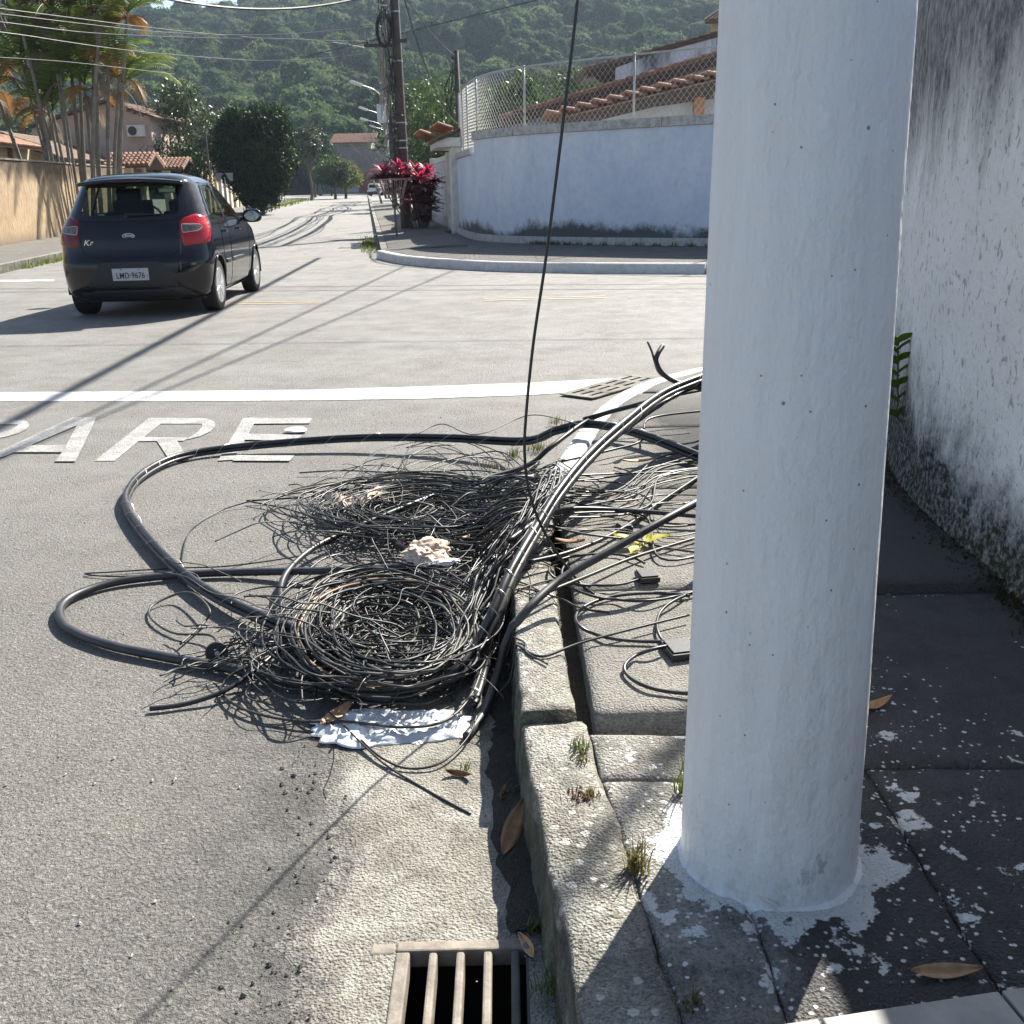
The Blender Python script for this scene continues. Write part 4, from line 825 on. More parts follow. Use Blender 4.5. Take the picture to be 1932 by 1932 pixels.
wy = 4.35; L_ = []; SP = [dp(1694, y, wy) for y in (790, 760, 735, 712, 690, 668, 655)]
for k, q in enumerate(SP): L_ += [(tuple(q), .10, .055, 3.6-.9*(k % 2), -.7, .5), (tuple(q+Vector((0, 0, .015))), .085, .05, -.9+.9*(k % 2), -.8, -.5)]
sp = broad('wall_sapling', tuple(SP[0]), L_, 'small green sapling sprouting from the stained white wall', SAPL); MB().tube(smoothpath([SP[0]+Vector((.12, .05, -.07))]+SP, 5), .004, 5).build('stem', BARK, sp)
m = MB(); r = random.Random(3)                        # moss and leaf dust at the wall foot
for i in range(2600):
    y = r.uniform(2.2, 5.6); x = wallx(y) - abs(r.gauss(0, .045)) - .02; z = .2 if y > 3.06 else .18; hgt = r.uniform(.006, .02); a = r.uniform(0, 3.14); d = Vector((math.cos(a), math.sin(a), 0))*r.uniform(.004, .009)
    m.add([Vector((x, y, z))-d, Vector((x, y, z))+d, Vector((x+r.gauss(0, .006), y+r.gauss(0, .006), z+hgt))], [(0, 1, 2)])
tag(m.build('moss', leafmat('dark_wall_moss', (.03, .033, .012), (.05, .052, .018), (.10, .08, .04))), 'dark moss along the foot of the white wall', 'moss', kind='stuff')
# ------------------------------------------------------------------ dark hatchback
def glassmat(name, tint=(.5, .56, .5), rough=.02):
    t = NT(name); tr = t.n('BsdfTransparent'); tr.inputs[0].default_value = (*tint, 1); gl_ = t.n('BsdfGlossy'); gl_.inputs['Roughness'].default_value = rough
    fr = t.n('LayerWeight'); fr.inputs[0].default_value = .28; ms = t.n('MixShader'); t.l(fr.outputs['Fresnel'], ms.inputs[0]); t.l(tr.outputs[0], ms.inputs[1]); t.l(gl_.outputs[0], ms.inputs[2]); t.l(ms.outputs[0], t.out.inputs[0]); t.t.nodes.remove(t.b); return t.m
def paint(name, c):
    t = NT(name); f = t.noise(2.5, 4); dst = t.ramp(f, (.4, .07), (.75, .16)); return t.fin(c, dst, t.bump(t.noise(3.2, 2), .05, .01), 0, .32, .35)
CARP = paint('black_car_paint', (.006, .0065, .009)); CGL = glassmat('car_glass'); CFRIT = plain('black_glass_border', (.006, .006, .007), .06, .1, 4, 0); CTRIM = plain('matt_black_plastic', (.014, .014, .015), .55, .2, 12, .1); CSEAM = plain('panel_gap', (.002, .002, .002), .9, 0, 4, 0)
CRED = plain('sunlit_red_tail_lens', (.36, .004, .010), .10, .3, 40, 0, coat=.6, spec=.3); CREDD = plain('deep_red_tail_lens', (.15, .003, .007), .10, .3, 40, 0, coat=.4, spec=.3); CLENS = plain('smoky_clear_lens', (.13, .115, .10), .12, .5, 30, 0, coat=.5); CHROME = plain('chrome_badge', (.72, .73, .74), .18, .05, 6, 0, metal=1); CTYRE = plain('tyre_rubber', (.014, .014, .014), .8, .25, 20, .2); CRIM = plain('silver_alloy', (.58, .59, .6), .28, .1, 8, 0, metal=.85); CSEAT = plain('dark_seat_fabric', (.02, .021, .024), .9, .2, 20, .2); CPLATE = plain('grey_plate_enamel', (.42, .42, .44), .5, .1, 20, 0); CINK = plain('black_plate_ink', (.008, .008, .01), .5, 0, 5, 0); CMIR = plain('mirror_glass', (.5, .52, .54), .05, 0, 5, 0, metal=1)
KEYS = [ # z, rear y, front y, half width, rear depth, front depth
 (.17, .16, 3.70, .70, .40, .6), (.21, .06, 3.80, .775, .42, .65), (.30, .005, 3.86, .815, .44, .68), (.42, -.01, 3.886, .835, .45, .7), (.54, -.008, 3.885, .843, .45, .7), (.60, .0, 3.87, .846, .45, .72), (.64, .035, 3.84, .848, .44, .75), (.72, .065, 3.78, .850, .44, .78), (.82, .085, 3.68, .848, .44, .8), (.90, .11, 3.5, .838, .44, .85), (.955, .13, 3.22, .822, .45, .7), (.985, .145, 2.93, .808, .46, .62), (1.01, .16, 2.86, .797, .46, .6), (1.10, .215, 2.68, .762, .47, .55), (1.20, .28, 2.47, .724, .47, .5), (1.30, .345, 2.25, .684, .46, .45), (1.37, .39, 2.08, .652, .45, .42), (1.42, .40, 1.92, .618, .42, .40), (1.455, .43, 1.78, .575, .40, .40), (1.485, .53, 1.62, .50, .42, .42), (1.505, .68, 1.5, .40, .38, .4), (1.518, .88, 1.36, .24, .22, .22), (1.522, 1.05, 1.2, .07, .07, .07)]
def key(z):
    for i in range(len(KEYS)-1):
        a, b = KEYS[i], KEYS[i+1]
        if a[0] <= z <= b[0]:
            t = (z-a[0])/(b[0]-a[0]); p = KEYS[max(i-1, 0)]; n = KEYS[min(i+2, len(KEYS)-1)]; out = []
            for k in range(1, 6):
                m0 = (b[k]-p[k])/(b[0]-p[0])*(b[0]-a[0]); m1 = (n[k]-a[k])/(n[0]-a[0])*(b[0]-a[0])
                out.append((2*t**3-3*t*t+1)*a[k] + (t**3-2*t*t+t)*m0*.8 + (-2*t**3+3*t*t)*b[k] + (t**3-t*t)*m1*.8)
            return out
    return list(KEYS[-1][1:])
def outline(z, nc=22, nsd=44):
    yr, yf, hw, D, F = key(z); R_ = []
    for k in range(nc+1):                             # right half, rear centre to side
        a = math.pi/2*k/nc; R_.append((hw*math.sin(a)**(2/2.7), yr + D*(1-math.cos(a)**(2/2.7) if k < nc else 1)))
    y0, y1 = yr+D, yf-F
    for k in range(1, nsd):
        t = k/nsd; R_.append((hw*(1-.012*math.sin(math.pi*t)*0), y0+(y1-y0)*t))
    for k in range(nc+1):
        a = math.pi/2*k/nc; R_.append((hw*(math.cos(a)**(2/2.5) if k < nc else 0), y1 + F*math.sin(a)**(2/2.5)))
    return R_ + [(-x, y) for x, y in R_[-2:0:-1]]
def build_car(paintm, full=True):
    zs = []
    for a, b in zip(KEYS, KEYS[1:]):
        n = max(1, int((b[0]-a[0])/.022)); zs += [a[0]+(b[0]-a[0])*k/n for k in range(n)]
    zs.append(KEYS[-1][0]); vs = []; fs = []
    for z in zs: o = outline(z); n = len(o); vs += [(x, y, z) for x, y in o]
    for i in range(len(zs)-1):
        for k in range(n): fs.append((i*n+k, i*n+(k+1) % n, (i+1)*n+(k+1) % n, (i+1)*n+k))
    top = len(vs); fs.append(tuple((len(zs)-1)*n+k for k in range(n)))
    return vs, fs
CV, CF_ = build_car(CARP); BV = BVHTree.FromPolygons([Vector(v) for v in CV], CF_)
def cast(mode, a, z):
    if mode == 'rear': o, d = Vector((a, -2, z)), Vector((0, 1, 0))
    elif mode == 'front': o, d = Vector((a, 6, z)), Vector((0, -1, 0))
    elif mode == 'right': o, d = Vector((3, a, z)), Vector((-1, 0, 0))
    else: o, d = Vector((-3, a, z)), Vector((1, 0, 0))
    h, nrm, _, _ = BV.ray_cast(o, d)
    if h is None:
        h, nrm, _, _ = BV.find_nearest(o + d*(2 if mode == 'rear' else 2.2)); 
    if nrm.dot(d) > 0: nrm = -nrm
    return h, nrm
def rpoly(P, r=.04, n=5):
    out = []; L = len(P)
    for i in range(L):
        a, b, c = Vector(P[i-1]), Vector(P[i]), Vector(P[(i+1) % L]); d1 = (a-b); d2 = (c-b); rr = min(r, d1.length*.45, d2.length*.45); p = b+d1.normalized()*rr; q = b+d2.normalized()*rr
        for k in range(n+1): t = k/n; out.append(p*(1-t)**2 + b*2*t*(1-t) + q*t*t)
    return out
def radial(P, c, ang):
    d = Vector((math.cos(ang), math.sin(ang))); best = 0
    for i in range(len(P)):
        a, b = P[i-1]-c, P[i]-c; e = b-a; den = d.x*e.y-d.y*e.x
        if abs(den) < 1e-12: continue
        t = (a.x*e.y-a.y*e.x)/den; u = (a.x*d.y-a.y*d.x)/den
        if t > best and -1e-6 <= u <= 1+1e-6: best = t
    return c + d*best
def inpoly(P, x, y):
    c = False
    for i in range(len(P)):
        a, b = P[i-1], P[i]
        if (a.y > y) != (b.y > y) and x < (b.x-a.x)*(y-a.y)/(b.y-a.y)+a.x: c = not c
    return c
def patch(mode, outer, off, inner=None, n=96, rings=9):
    c = sum(outer, Vector((0, 0)))/len(outer); m = MB(); vs = []; fs = []
    if inner: c = sum(inner, Vector((0, 0)))/len(inner)
    R_ = 4 if inner else rings
    for j in range(R_+1):
        for k in range(n):
            a = 2*math.pi*k/n; p = radial(outer, c, a)
            q = p.lerp(radial(inner, c, a), j/R_) if inner else p.lerp(c, j/R_*.999)
            h, nr = cast(mode, q.x, q.y); vs.append(h + nr*(off*(.15 if (j == 0) else 1)))
    for j in range(R_):
        for k in range(n): fs.append((j*n+k, j*n+(k+1) % n, (j+1)*n+(k+1) % n, (j+1)*n+k))
    m.add(vs, fs); return m
def seam(mode, pts, r=.0035, n=6):
    S = []
    P = smoothpath([(a, b, 0) for a, b in pts], n)
    for p in P: h, nr = cast(mode, p.x, p.y); S.append(h + nr*.0005)
    return MB().tube(S, r, 4)
mir = lambda P: [(-x, y) for x, y in P][::-1]
REARO = rpoly([(-.665, 1.03), (.665, 1.03), (.63, 1.2), (.575, 1.41), (-.575, 1.41), (-.63, 1.2)], .05); REARI = rpoly([(-.54, 1.075), (.54, 1.075), (.50, 1.38), (-.50, 1.38)], .07)
SIDER = rpoly([(.66, 1.03), (1.42, .985), (1.42, 1.405), (.98, 1.40), (.80, 1.27)], .05); SIDERI = rpoly([(.80, 1.06), (1.39, 1.02), (1.39, 1.375), (1.0, 1.37), (.90, 1.26)], .05)
SIDEF = rpoly([(1.44, .985), (2.62, .975), (2.32, 1.17), (1.93, 1.40), (1.44, 1.405)], .05); SIDEFI = rpoly([(1.48, 1.015), (2.52, 1.005), (2.28, 1.16), (1.90, 1.37), (1.48, 1.375)], .05)
WSO = rpoly([(-.66, 1.0), (.66, 1.0), (.55, 1.405), (-.55, 1.405)], .05); WSI = rpoly([(-.60, 1.04), (.60, 1.04), (.51, 1.385), (-.51, 1.385)], .05)
AX = (.70, 3.19); WR = .293
def hatchback(loc, rz, paintm, label, plate='LMD·9676'):
    car = empty('hatchback_car', loc, rz, label=label, cat='car'); K = dict(parent=car, local=True)
    fs = []
    for f in CF_:
        c = sum((Vector(CV[i]) for i in f), Vector())/len(f); nr = (Vector(CV[f[1]])-Vector(CV[f[0]])).cross(Vector(CV[f[2]])-Vector(CV[f[1]]))
        if len(f) > 4: fs.append(f); continue
        if c.y < .9 and inpoly(REARI, c.x, c.z) and abs(c.x) < .58: continue
        if c.y > 1.7 and inpoly(WSI, c.x, c.z) and abs(c.x) < .62: continue
        if abs(c.x) > .5 and (inpoly(SIDERI, c.y, c.z) or inpoly(SIDEFI, c.y, c.z)): continue
        if abs(c.x) > .6 and any((c.y-a)**2+(c.z-WR)**2 < .33**2 for a in AX): continue
        fs.append(f)
    used = sorted(set(i for f in fs for i in f)); mp = {i: k for k, i in enumerate(used)}
    m = MB(); m.add([CV[i] for i in used], [tuple(mp[i] for i in f) for f in fs]); body = m.build('body', paintm, smooth=True, **K)
    patch('rear', REARO, .006, REARI).build('window_border', CFRIT, smooth=True, **K)
    def glass(mode, P, nm): return patch(mode, P, .003).build(nm, CGL, smooth=True, **K)
    glass('rear', REARI, 'rear_window'); glass('front', WSI, 'windscreen'); patch('front', WSO, .005, WSI).build('windscreen_border', CFRIT, smooth=True, **K)
    for s in ('right', 'left'):
        for O_, I_ in ((SIDER, SIDERI), (SIDEF, SIDEFI)): glass(s, I_, 'side_window'); patch(s, O_, .006, I_).build('window_border', CFRIT, smooth=True, **K)
    # tail lamps
    TLO = [(.545, 1.0), (.60, 1.045), (.70, 1.075), (.785, 1.045), (.825, .96), (.838, .86), (.832, .775), (.585, .745), (.56, .85)]
    TLI = [(.565, .965), (.745, .955), (.765, .925), (.725, .895), (.575, .88)]
    for s in (1, -1):
        o = patch('rear', rpoly([(x*s, z) for x, z in TLO][::s], .016), .014).build('tail_lamp', CRED if s > 0 else CREDD, smooth=True, **K)  # right lens brighter: sunlight through it is put into the colour
        patch('rear', rpoly([(x*s, z) for x, z in TLI][::s], .008), .019).build('reversing_lens', CLENS, o, smooth=True, local=True); 
        ring = rpoly([(x*s, z) for x, z in TLI][::s], .02); S = []
        for p in ring + ring[:1]: h, nr = cast('rear', p.x, p.y); S.append(h+nr*.019)
        MB().tube(S, .004, 5).build('lens_rim', plain('pale_lens_rim', (.5, .42, .4), .2, 0, 5, 0), o, local=True)
        patch('rear', rpoly([(x*s, z) for x, z in ((.52, .40), (.70, .42), (.74, .55), (.55, .53))][::s], .03), .003).build('reflector_recess', CTRIM, smooth=True, **K) if False else None
    seam('rear', [(-.57, 1.03), (-.55, .87), (-.52, .72), (-.44, .655), (-.30, .645), (0, .642), (.30, .645), (.44, .655), (.52, .72), (.55, .87), (.57, 1.03)]).build('tailgate_gap', CSEAM, **K)
    seam('rear', [(-.60, 1.03), (-.3, 1.017), (0, 1.013), (.3, 1.017), (.60, 1.03)], .003).build('window_gap', CSEAM, **K)
    patch('rear', rpoly([(-.52, .335), (.52, .335), (.33, .60), (-.33, .60)], .05), .0035).build('plate_recess', CTRIM, smooth=True, **K)
    seam('rear', [(-.56, .33), (0, .325), (.56, .33)], .006).build('bumper_crease', paintm, **K)
    patch('rear', rpoly([(-.60, .185), (.60, .185), (.66, .30), (-.66, .30)], .03), .004).build('lower_bumper', CTRIM, smooth=True, **K)
    for s in ('right', 'left'):
        for P in ([(.98, 1.0), (.97, .8), (1.05, .55), (1.08, .45), (1.10, .26)], [(1.43, .98), (1.46, .7), (1.47, .24)], [(2.64, .95), (2.72, .7), (2.70, .45), (2.66, .26)], [(1.08, .25), (1.8, .235), (2.66, .25)]): seam(s, P, .003).build('door_gap', CSEAM, **K)
        sg = 1 if s == 'right' else -1
        for y in (1.20, 2.02): h, nr = cast(s, y, .865); MB().obox(h+Vector((sg*.022, 0, 0)), (.022, .17, .03)).build('door_handle', paintm, bevel=.008, **K)
        for y0, y1 in ((1.14, 1.42), (1.50, 2.25)): patch(s, rpoly([(y0, .50), (y1, .50), (y1, .545), (y0, .55)], .02), .016).build('door_strip', CTRIM, smooth=True, **K)
    # spoiler with high brake lamp
    m = MB(); vs = []; nx = 28
    for i in range(nx+1):
        x = -.59+1.18*i/nx; q = (abs(x)/.59); y0 = .275+.11*q**3; zt = 1.452-.035*q*q
        for y, z in ((.56, zt+.022-.02*q), (.42, zt+.016-.012*q), (y0+.02, zt), (y0, zt-.012), (y0+.012, zt-.040), (.40, zt-.035)): vs.append((x, y, z))
    m.add(vs, [(i*6+k, i*6+(k+1) % 6, (i+1)*6+(k+1) % 6, (i+1)*6+k) for i in range(nx) for k in range(6)] + [tuple(range(6)), tuple(nx*6+k for k in range(5, -1, -1))]); spo = m.build('spoiler', paintm, smooth=True, fix=True, **K)
    MB().box((-.17, .283, 1.418), (.17, .296, 1.432)).build('brake_light', CREDD, spo, local=True)
    # badge, lettering, plate
    h, nr = cast('rear', 0, .865); c = h+nr*.006
    def ov(rx, rz_, dpt, off): return MB().extrude([c + Vector((rx*math.cos(a), -off, rz_*math.sin(a))) for a in [2*math.pi*k/32 for k in range(32)]], (0, dpt, 0))
    bd = ov(.068, .027, .008, .0).build('badge', CHROME, fix=True, bevel=.002, **K); ov(.060, .021, .003, .0025).build('badge_field', plain('badge_blue', (.012, .02, .05), .2, 0, 5, 0), bd, local=True, fix=True)
    def text(s, size, p, mat, parent, shear=0, nm='lettering', sx=1, ext=.0015):
        cu = bpy.data.curves.new(nm, 'FONT'); cu.body = s; cu.size = size; cu.align_x = 'CENTER'; cu.align_y = 'CENTER'; cu.extrude = ext; cu.shear = shear; cu.offset = size*.004; cu.space_character = 1.06
        ob = bpy.data.objects.new(nm, cu); col.objects.link(ob); dg = bpy.context.evaluated_depsgraph_get(); me = bpy.data.meshes.new_from_object(ob.evaluated_get(dg)); bpy.data.objects.remove(ob); bpy.data.curves.remove(cu)
        me.transform(Matrix.Diagonal((sx, 1, 1, 1))); me.transform(Matrix.Rotation(math.pi/2, 4, 'X')); me.transform(Matrix.Translation(p)); me.materials.clear(); me.materials.append(mat); return link(nm, me, parent, local=True)
    text('Ford', .034, c+Vector((0, -.004, 0)), CHROME, bd, .3, sx=1.25)
    h, nr = cast('rear', -.455, .80); text('Ka', .085, h+nr*.006, CHROME, car, .35, 'model_lettering', 1.15, .003)
    px0 = -.025; pl = MB().box((-.20, px0, .405), (.20, px0+.012, .535)).build('number_plate', CPLATE, bevel=.006, **K); text(plate, .088, Vector((0, px0-.002, .457)), CINK, pl, 0, 'plate_characters', .80)
    for x in (-.10, .10): MB().lathe([(.006, -.003), (.006, .0)], 10, (x, px0, .524), 'Y').build('plate_bolt', CINK, pl, local=True)
    # wiper
    h0, n0 = cast('rear', -.03, 1.045); h1, n1 = cast('rear', .36, 1.07); m = MB(); m.tube([h0+n0*.02, h0+n0*.03+Vector((.02, 0, .03)), h1+n1*.018], [.016, .010, .006], 6); m.lathe([(.03, 0), (.026, .022), (0, .026)], 12, h0+Vector((0, -.0, 0)), 'Y'); m.build('wiper', CTRIM, **K)
    # mirrors
    for s in (1, -1):
        b = bmesh.new(); bmesh.ops.create_icosphere(b, subdivisions=3, radius=1)
        for v in b.verts:
            d = v.co; v.co = Vector(((abs(d.x)**.7*(1 if d.x > 0 else -1))*.125, max(-.35, d.y)*.085, (abs(d.z)**.7*(1 if d.z > 0 else -1))*.082)) + Vector((s*.965, 2.46, 1.0))
        me = bpy.data.meshes.new('mirror'); b.to_mesh(me); b.free(); me.materials.append(paintm); me.polygons.foreach_set('use_smooth', [True]*len(me.polygons)); mo = link('door_mirror', me, **K)
        MB().extrude([(s*.965+.105*math.cos(a)*(1-.2*abs(math.sin(2*a))), 2.428, 1.0+.064*math.sin(a)) for a in [2*math.pi*k/24 for k in range(24)]], (0, .004, 0)).build('mirror_glass', CMIR, mo, local=True, fix=True)
        MB().tube([(s*.78, 2.52, .965), (s*.88, 2.50, .972), (s*.95, 2.48, .985)], .022, 8).build('mirror_arm', CTRIM, mo, local=True)
    # wheels and arches
    tyre = MB(); tyre.lathe([(.19, -.085), (.262, -.093), (.284, -.086), (.2925, -.070), (.293, -.03), (.293, .03), (.2925, .070), (.284, .086), (.262, .093), (.19, .085)], 48, axis='X'); tme = tyre.mesh('tyre', CTYRE, True)
    rim = MB(); rim.lathe([(.198, .088), (.205, .091), (.196, .082), (.185, .03), (.05, .01), (.0, .01)], 40, axis='X')
    for k in range(7):
        a = 2*math.pi*k/7
        for da in (-.13, .13):
            p0 = Vector((.078, .04*math.cos(a+da*.5), .04*math.sin(a+da*.5))); p1 = Vector((.075, .192*math.cos(a+da), .192*math.sin(a+da))); rim.bar(p0, p1, .022, .03, up=(1, 0, 0))
    rim.lathe([(.055, .05), (.055, .088), (.03, .094), (0, .094)], 20, axis='X'); rme = rim.mesh('rim', CRIM); brk = MB(); brk.lathe([(.14, -.01), (.14, .005), (.0, .006)], 24, axis='X'); bme = brk.mesh('brake_disc', plain('dull_brake_iron', (.12, .12, .12), .5, .2, 20, 0, metal=.5))
    for a in AX:
        for s in (1, -1):
            wh = empty('wheel'); wh.parent = car; wh.location = (s*.735, a, WR); wh.rotation_euler = (0, 0, 0 if s > 0 else math.pi)
            for nm, me in (('tyre', tme), ('rim', rme), ('brake_disc', bme)): link(nm, me, wh, local=True)
            P = []
            for k in range(41):
                t = math.pi*1.12*k/40-.06*math.pi; yy, zz = a+.335*math.cos(t), WR+.335*math.sin(t)
                h, nr = cast('right' if s > 0 else 'left', yy, max(zz, .19)); P.append(h+Vector((s*.004, 0, 0)))
            MB().tube(P, .014, 6).build('arch_lip', paintm, smooth=True, **K)
            m = MB(); vs = []
            for k in range(25):
                t = math.pi*1.1*k/24-.05*math.pi; yy, zz = a+.34*math.cos(t), WR+.34*math.sin(t); vs += [(s*.56, yy, zz), (s*.835, yy, zz)]
            m.add(vs, [(k*2, k*2+1, k*2+3, k*2+2) for k in range(24)]); m.add([(s*.56, a-.34, .15), (s*.56, a+.34, .15), (s*.56, a+.34, .64), (s*.56, a-.34, .64)], [(0, 1, 2, 3)]); m.build('arch_liner', CTRIM, **K)
    # floor, cabin
    m = MB(); m.box((-.72, .25, .17), (.72, 3.6, .2)); m.box((-.74, .5, .55), (.74, 2.95, .60)); m.box((-.60, .9, .60), (.60, 1.05, 1.0)); m.box((-.74, 2.55, .6), (.74, 2.9, .99)); m.build('cabin_floor', CSEAT, **K)
    for sx in (-.34, .34):
        m = MB(); m.obox((sx, 1.72, .92), (.46, .13, .60), tilt=Matrix.Rotation(.22, 3, 'X')); m.obox((sx, 1.60, 1.27), (.24, .09, .17), tilt=Matrix.Rotation(.18, 3, 'X')); m.bar((sx-.06, 1.63, 1.15), (sx-.06, 1.62, 1.22), .014); m.bar((sx+.06, 1.63, 1.15), (sx+.06, 1.62, 1.22), .014); m.build('front_seat', CSEAT, bevel=.05, **K)
        m = MB(); m.obox((sx, .88, 1.04), (.24, .08, .13), tilt=Matrix.Rotation(.2, 3, 'X')); m.build('rear_headrest', CSEAT, bevel=.03, **K)
    m = MB(); m.tube([(-.34+.18*math.cos(a), 2.30+.05*math.sin(a), .98+.17*math.sin(a)) for a in [2*math.pi*k/24 for k in range(25)]], .016, 6); m.build('steering_wheel', CTRIM, **K); m = MB(); m.box((-.11, 2.05, 1.30), (.11, 2.07, 1.36)); m.build('interior_mirror', CMIR, bevel=.01, **K)
    return car
CARH = rad(2.8); axl = Vector((-4.60, 13.50, 0)); fw = Vector((-math.sin(CARH), math.cos(CARH), 0))
CAR = hatchback(axl - fw*AX[0]*1.03, CARH, CARP, 'glossy black five door hatchback turning across the junction, seen from behind')

CAR.scale = (1.09, 1.03, 1.13)
for o in CAR.children:
    if o.name.startswith('wheel'): o.scale = (1, 1.07, .975); o.location.z = WR*.975
# ------------------------------------------------------------------ far corner: kerb, pavement, curved blue wall
FK = smoothpath([(34, 14.6, 0), (14, 15.2, 0), (8, 15.9, 0), (3.27, 17.23, 0), (.42, 18.4, 0), (-1.0, 19.6, 0), (-2.1, 21.2, 0), (-2.85, 23.2, 0)], 8)
fk = empty('far_kerb', (0, 18.5, 0), kind='structure')
for i in range(0, len(FK)-1, 6):
    ch = FK[i:i+7]
    if len(ch) < 2: break
    ch = [ch[0]+(ch[1]-ch[0])*.02] + ch[1:-1] + [ch[-1]-(ch[-1]-ch[-2])*.02]
    m = MB(); L = len(ch); vs = []
    for k, p in enumerate(ch):
        t = (ch[min(k+1, L-1)]-ch[max(k-1, 0)]).normalized(); nr = Vector((t.y, -t.x, 0))
        vs += [p+Vector((0, 0, -.02)), p+nr*.012+Vector((0, 0, .155)), p+nr*.03+Vector((0, 0, .17)), p+nr*.16+Vector((0, 0, .17)), p+nr*.16+Vector((0, 0, -.02))]
    fs = [(k*5+j, k*5+j+1, k*5+j+6, k*5+j+5) for k in range(L-1) for j in range(4)] + [tuple(range(5)), tuple((L-1)*5+j for j in range(4, -1, -1))]
    m.add(vs, fs); m.build('kerb_stone', KERBW, fk, fix=True)
BW = smoothpath([(34, 15.8, 0), (14, 17.0, 0), (8, 17.9, 0), (5.6, 18.65, 0), (3.8, 19.55, 0), (1.54, 21.1, 0), (.35, 22.15, 0), (-.42, 23.4, 0), (-.85, 25.2, 0), (-1.22, 28.2, 0)], 8); BW = [p*1.07 for p in BW]
def zm(z): return 1.45+(z-1.45)*1.07 if z > .4 else z
# pavement between kerb and wall, laid in strips
fp = empty('far_pavement', (1, 20, 0), kind='structure')
def resample(P, n):
    L = [0]
    for a, b in zip(P, P[1:]): L.append(L[-1]+(b-a).length)
    out = []; j = 0
    for i in range(n):
        s = L[-1]*i/(n-1)
        while j < len(P)-2 and L[j+1] < s: j += 1
        t = (s-L[j])/max(1e-9, L[j+1]-L[j]); out.append(P[j].lerp(P[j+1], min(1, t)))
    return out
A_ = resample(FK, 27); B_ = resample(BW, 27)
for i in range(26):
    nrm = Vector((0, 0, 1)); a0, a1, b0, b1 = A_[i], A_[i+1], B_[i], B_[i+1]
    q = lambda p, r_, t: p.lerp(r_, t)
    d = .012
    P = [q(a0, b0, .05), q(a1, b1, .05), b1, b0]; c = sum(P, Vector())/4; P = [p + (c-p).normalized()*d for p in P]
    Z = [.166, .166, .23, .23]
    MB().add([(*p.xy, -.01) for p in P] + [(*p.xy, z) for p, z in zip(P, Z)], [(3, 2, 1, 0), (4, 5, 6, 7), (0, 1, 5, 4), (1, 2, 6, 5), (2, 3, 7, 6), (3, 0, 4, 7)]).build('paving_slab', FARP, fp, fix=True)
    m = MB()
# the side pavement up the street, slab by slab
for i in range(22):
    y0 = 23.3+i*2.5; y1 = y0+2.44; z = .15+.12*(i > 3)*0
    w0 = 2.05 if y0 < 30 else 2.3
    P = [st(y0, .325), st(y0, w0), st(y1, w0), st(y1, .325)]
    MB().add([p+Vector((0, 0, -.05)) for p in P] + [p+Vector((0, 0, .17 if k in (0, 3) else .27)) for k, p in enumerate(P)], [(3, 2, 1, 0), (4, 5, 6, 7), (0, 1, 5, 4), (1, 2, 6, 5), (2, 3, 7, 6), (3, 0, 4, 7)]).build('paving_slab', FARP, fp, fix=True)
m = MB()
for i in range(24): a, b = st(23.4+i*6, .24), st(29.2+i*6, .24); m.bar(a+Vector((0, 0, .07)), b+Vector((0, 0, .07)), .16, .17)
m.build('street_kerb', GUT, kind='structure')
# blue wall
def ribbon(P, z0f, z1f, th, off=0):
    m = MB(); L = len(P); vs = []
    for k, p in enumerate(P):
        t = (P[min(k+1, L-1)]-P[max(k-1, 0)]).normalized(); nr = Vector((t.y, -t.x, 0)); z0, z1 = (z0f(p) if callable(z0f) else z0f), (z1f(p) if callable(z1f) else z1f)
        vs += [p-nr*off+Vector((0, 0, z0)), p-nr*off+Vector((0, 0, z1)), p+nr*(th-off)+Vector((0, 0, z1)), p+nr*(th-off)+Vector((0, 0, z0))]
    fs = [(k*4+j, k*4+(j+1) % 4, (k+1)*4+(j+1) % 4, (k+1)*4+j) for k in range(L-1) for j in range(4)] + [(0, 1, 2, 3), tuple((L-1)*4+j for j in (3, 2, 1, 0))]
    m.add(vs, fs); return m
bw = empty('blue_wall', (1.5, 21.1, .2), label='curved pale blue plastered garden wall on the far corner', cat='wall')
main = [p for p in BW if p.y < 26.1 or p.x > 0]; low = [p for p in BW if p.y >= 26.0 and p.x < 0]
ribbon(main, .1, zm(2.43), .22).build('wall_face', BLUEW, bw, fix=True); ribbon([main[-1]]+low, .1, zm(2.14), .215).build('wall_face', BLUEW, bw, fix=True)
COP = conc('stained_coping', (.5, .5, .47), (.58, .58, .55), dirt=(.07, .07, .065), dk=.75); SKIRT = conc('dirty_white_skirting', (.52, .52, .5), (.6, .6, .58), dirt=(.09, .1, .08), dk=.55)
for nm, PP, za, zb, th, off, mat, stp in (('coping_stone', main, 2.435, 2.60, .30, .05, COP, 7), ('coping_stone', low, 2.145, 2.27, .3, .05, COP, 5), ('skirting_block', BW, .12, .45, .1, .075, SKIRT, 4)):
    za, zb = zm(za), zm(zb)
    for i in range(0, len(PP)-1, stp):
        ch = [p.copy() for p in PP[i:i+stp+1]]
        if len(ch) > 1:
            d0 = (ch[1]-ch[0]).normalized()*.008; d1 = (ch[-1]-ch[-2]).normalized()*.008; ch[0] += d0; ch[-1] -= d1
            ribbon(ch, za, zb, th, off).build(nm, mat, bw, fix=True)
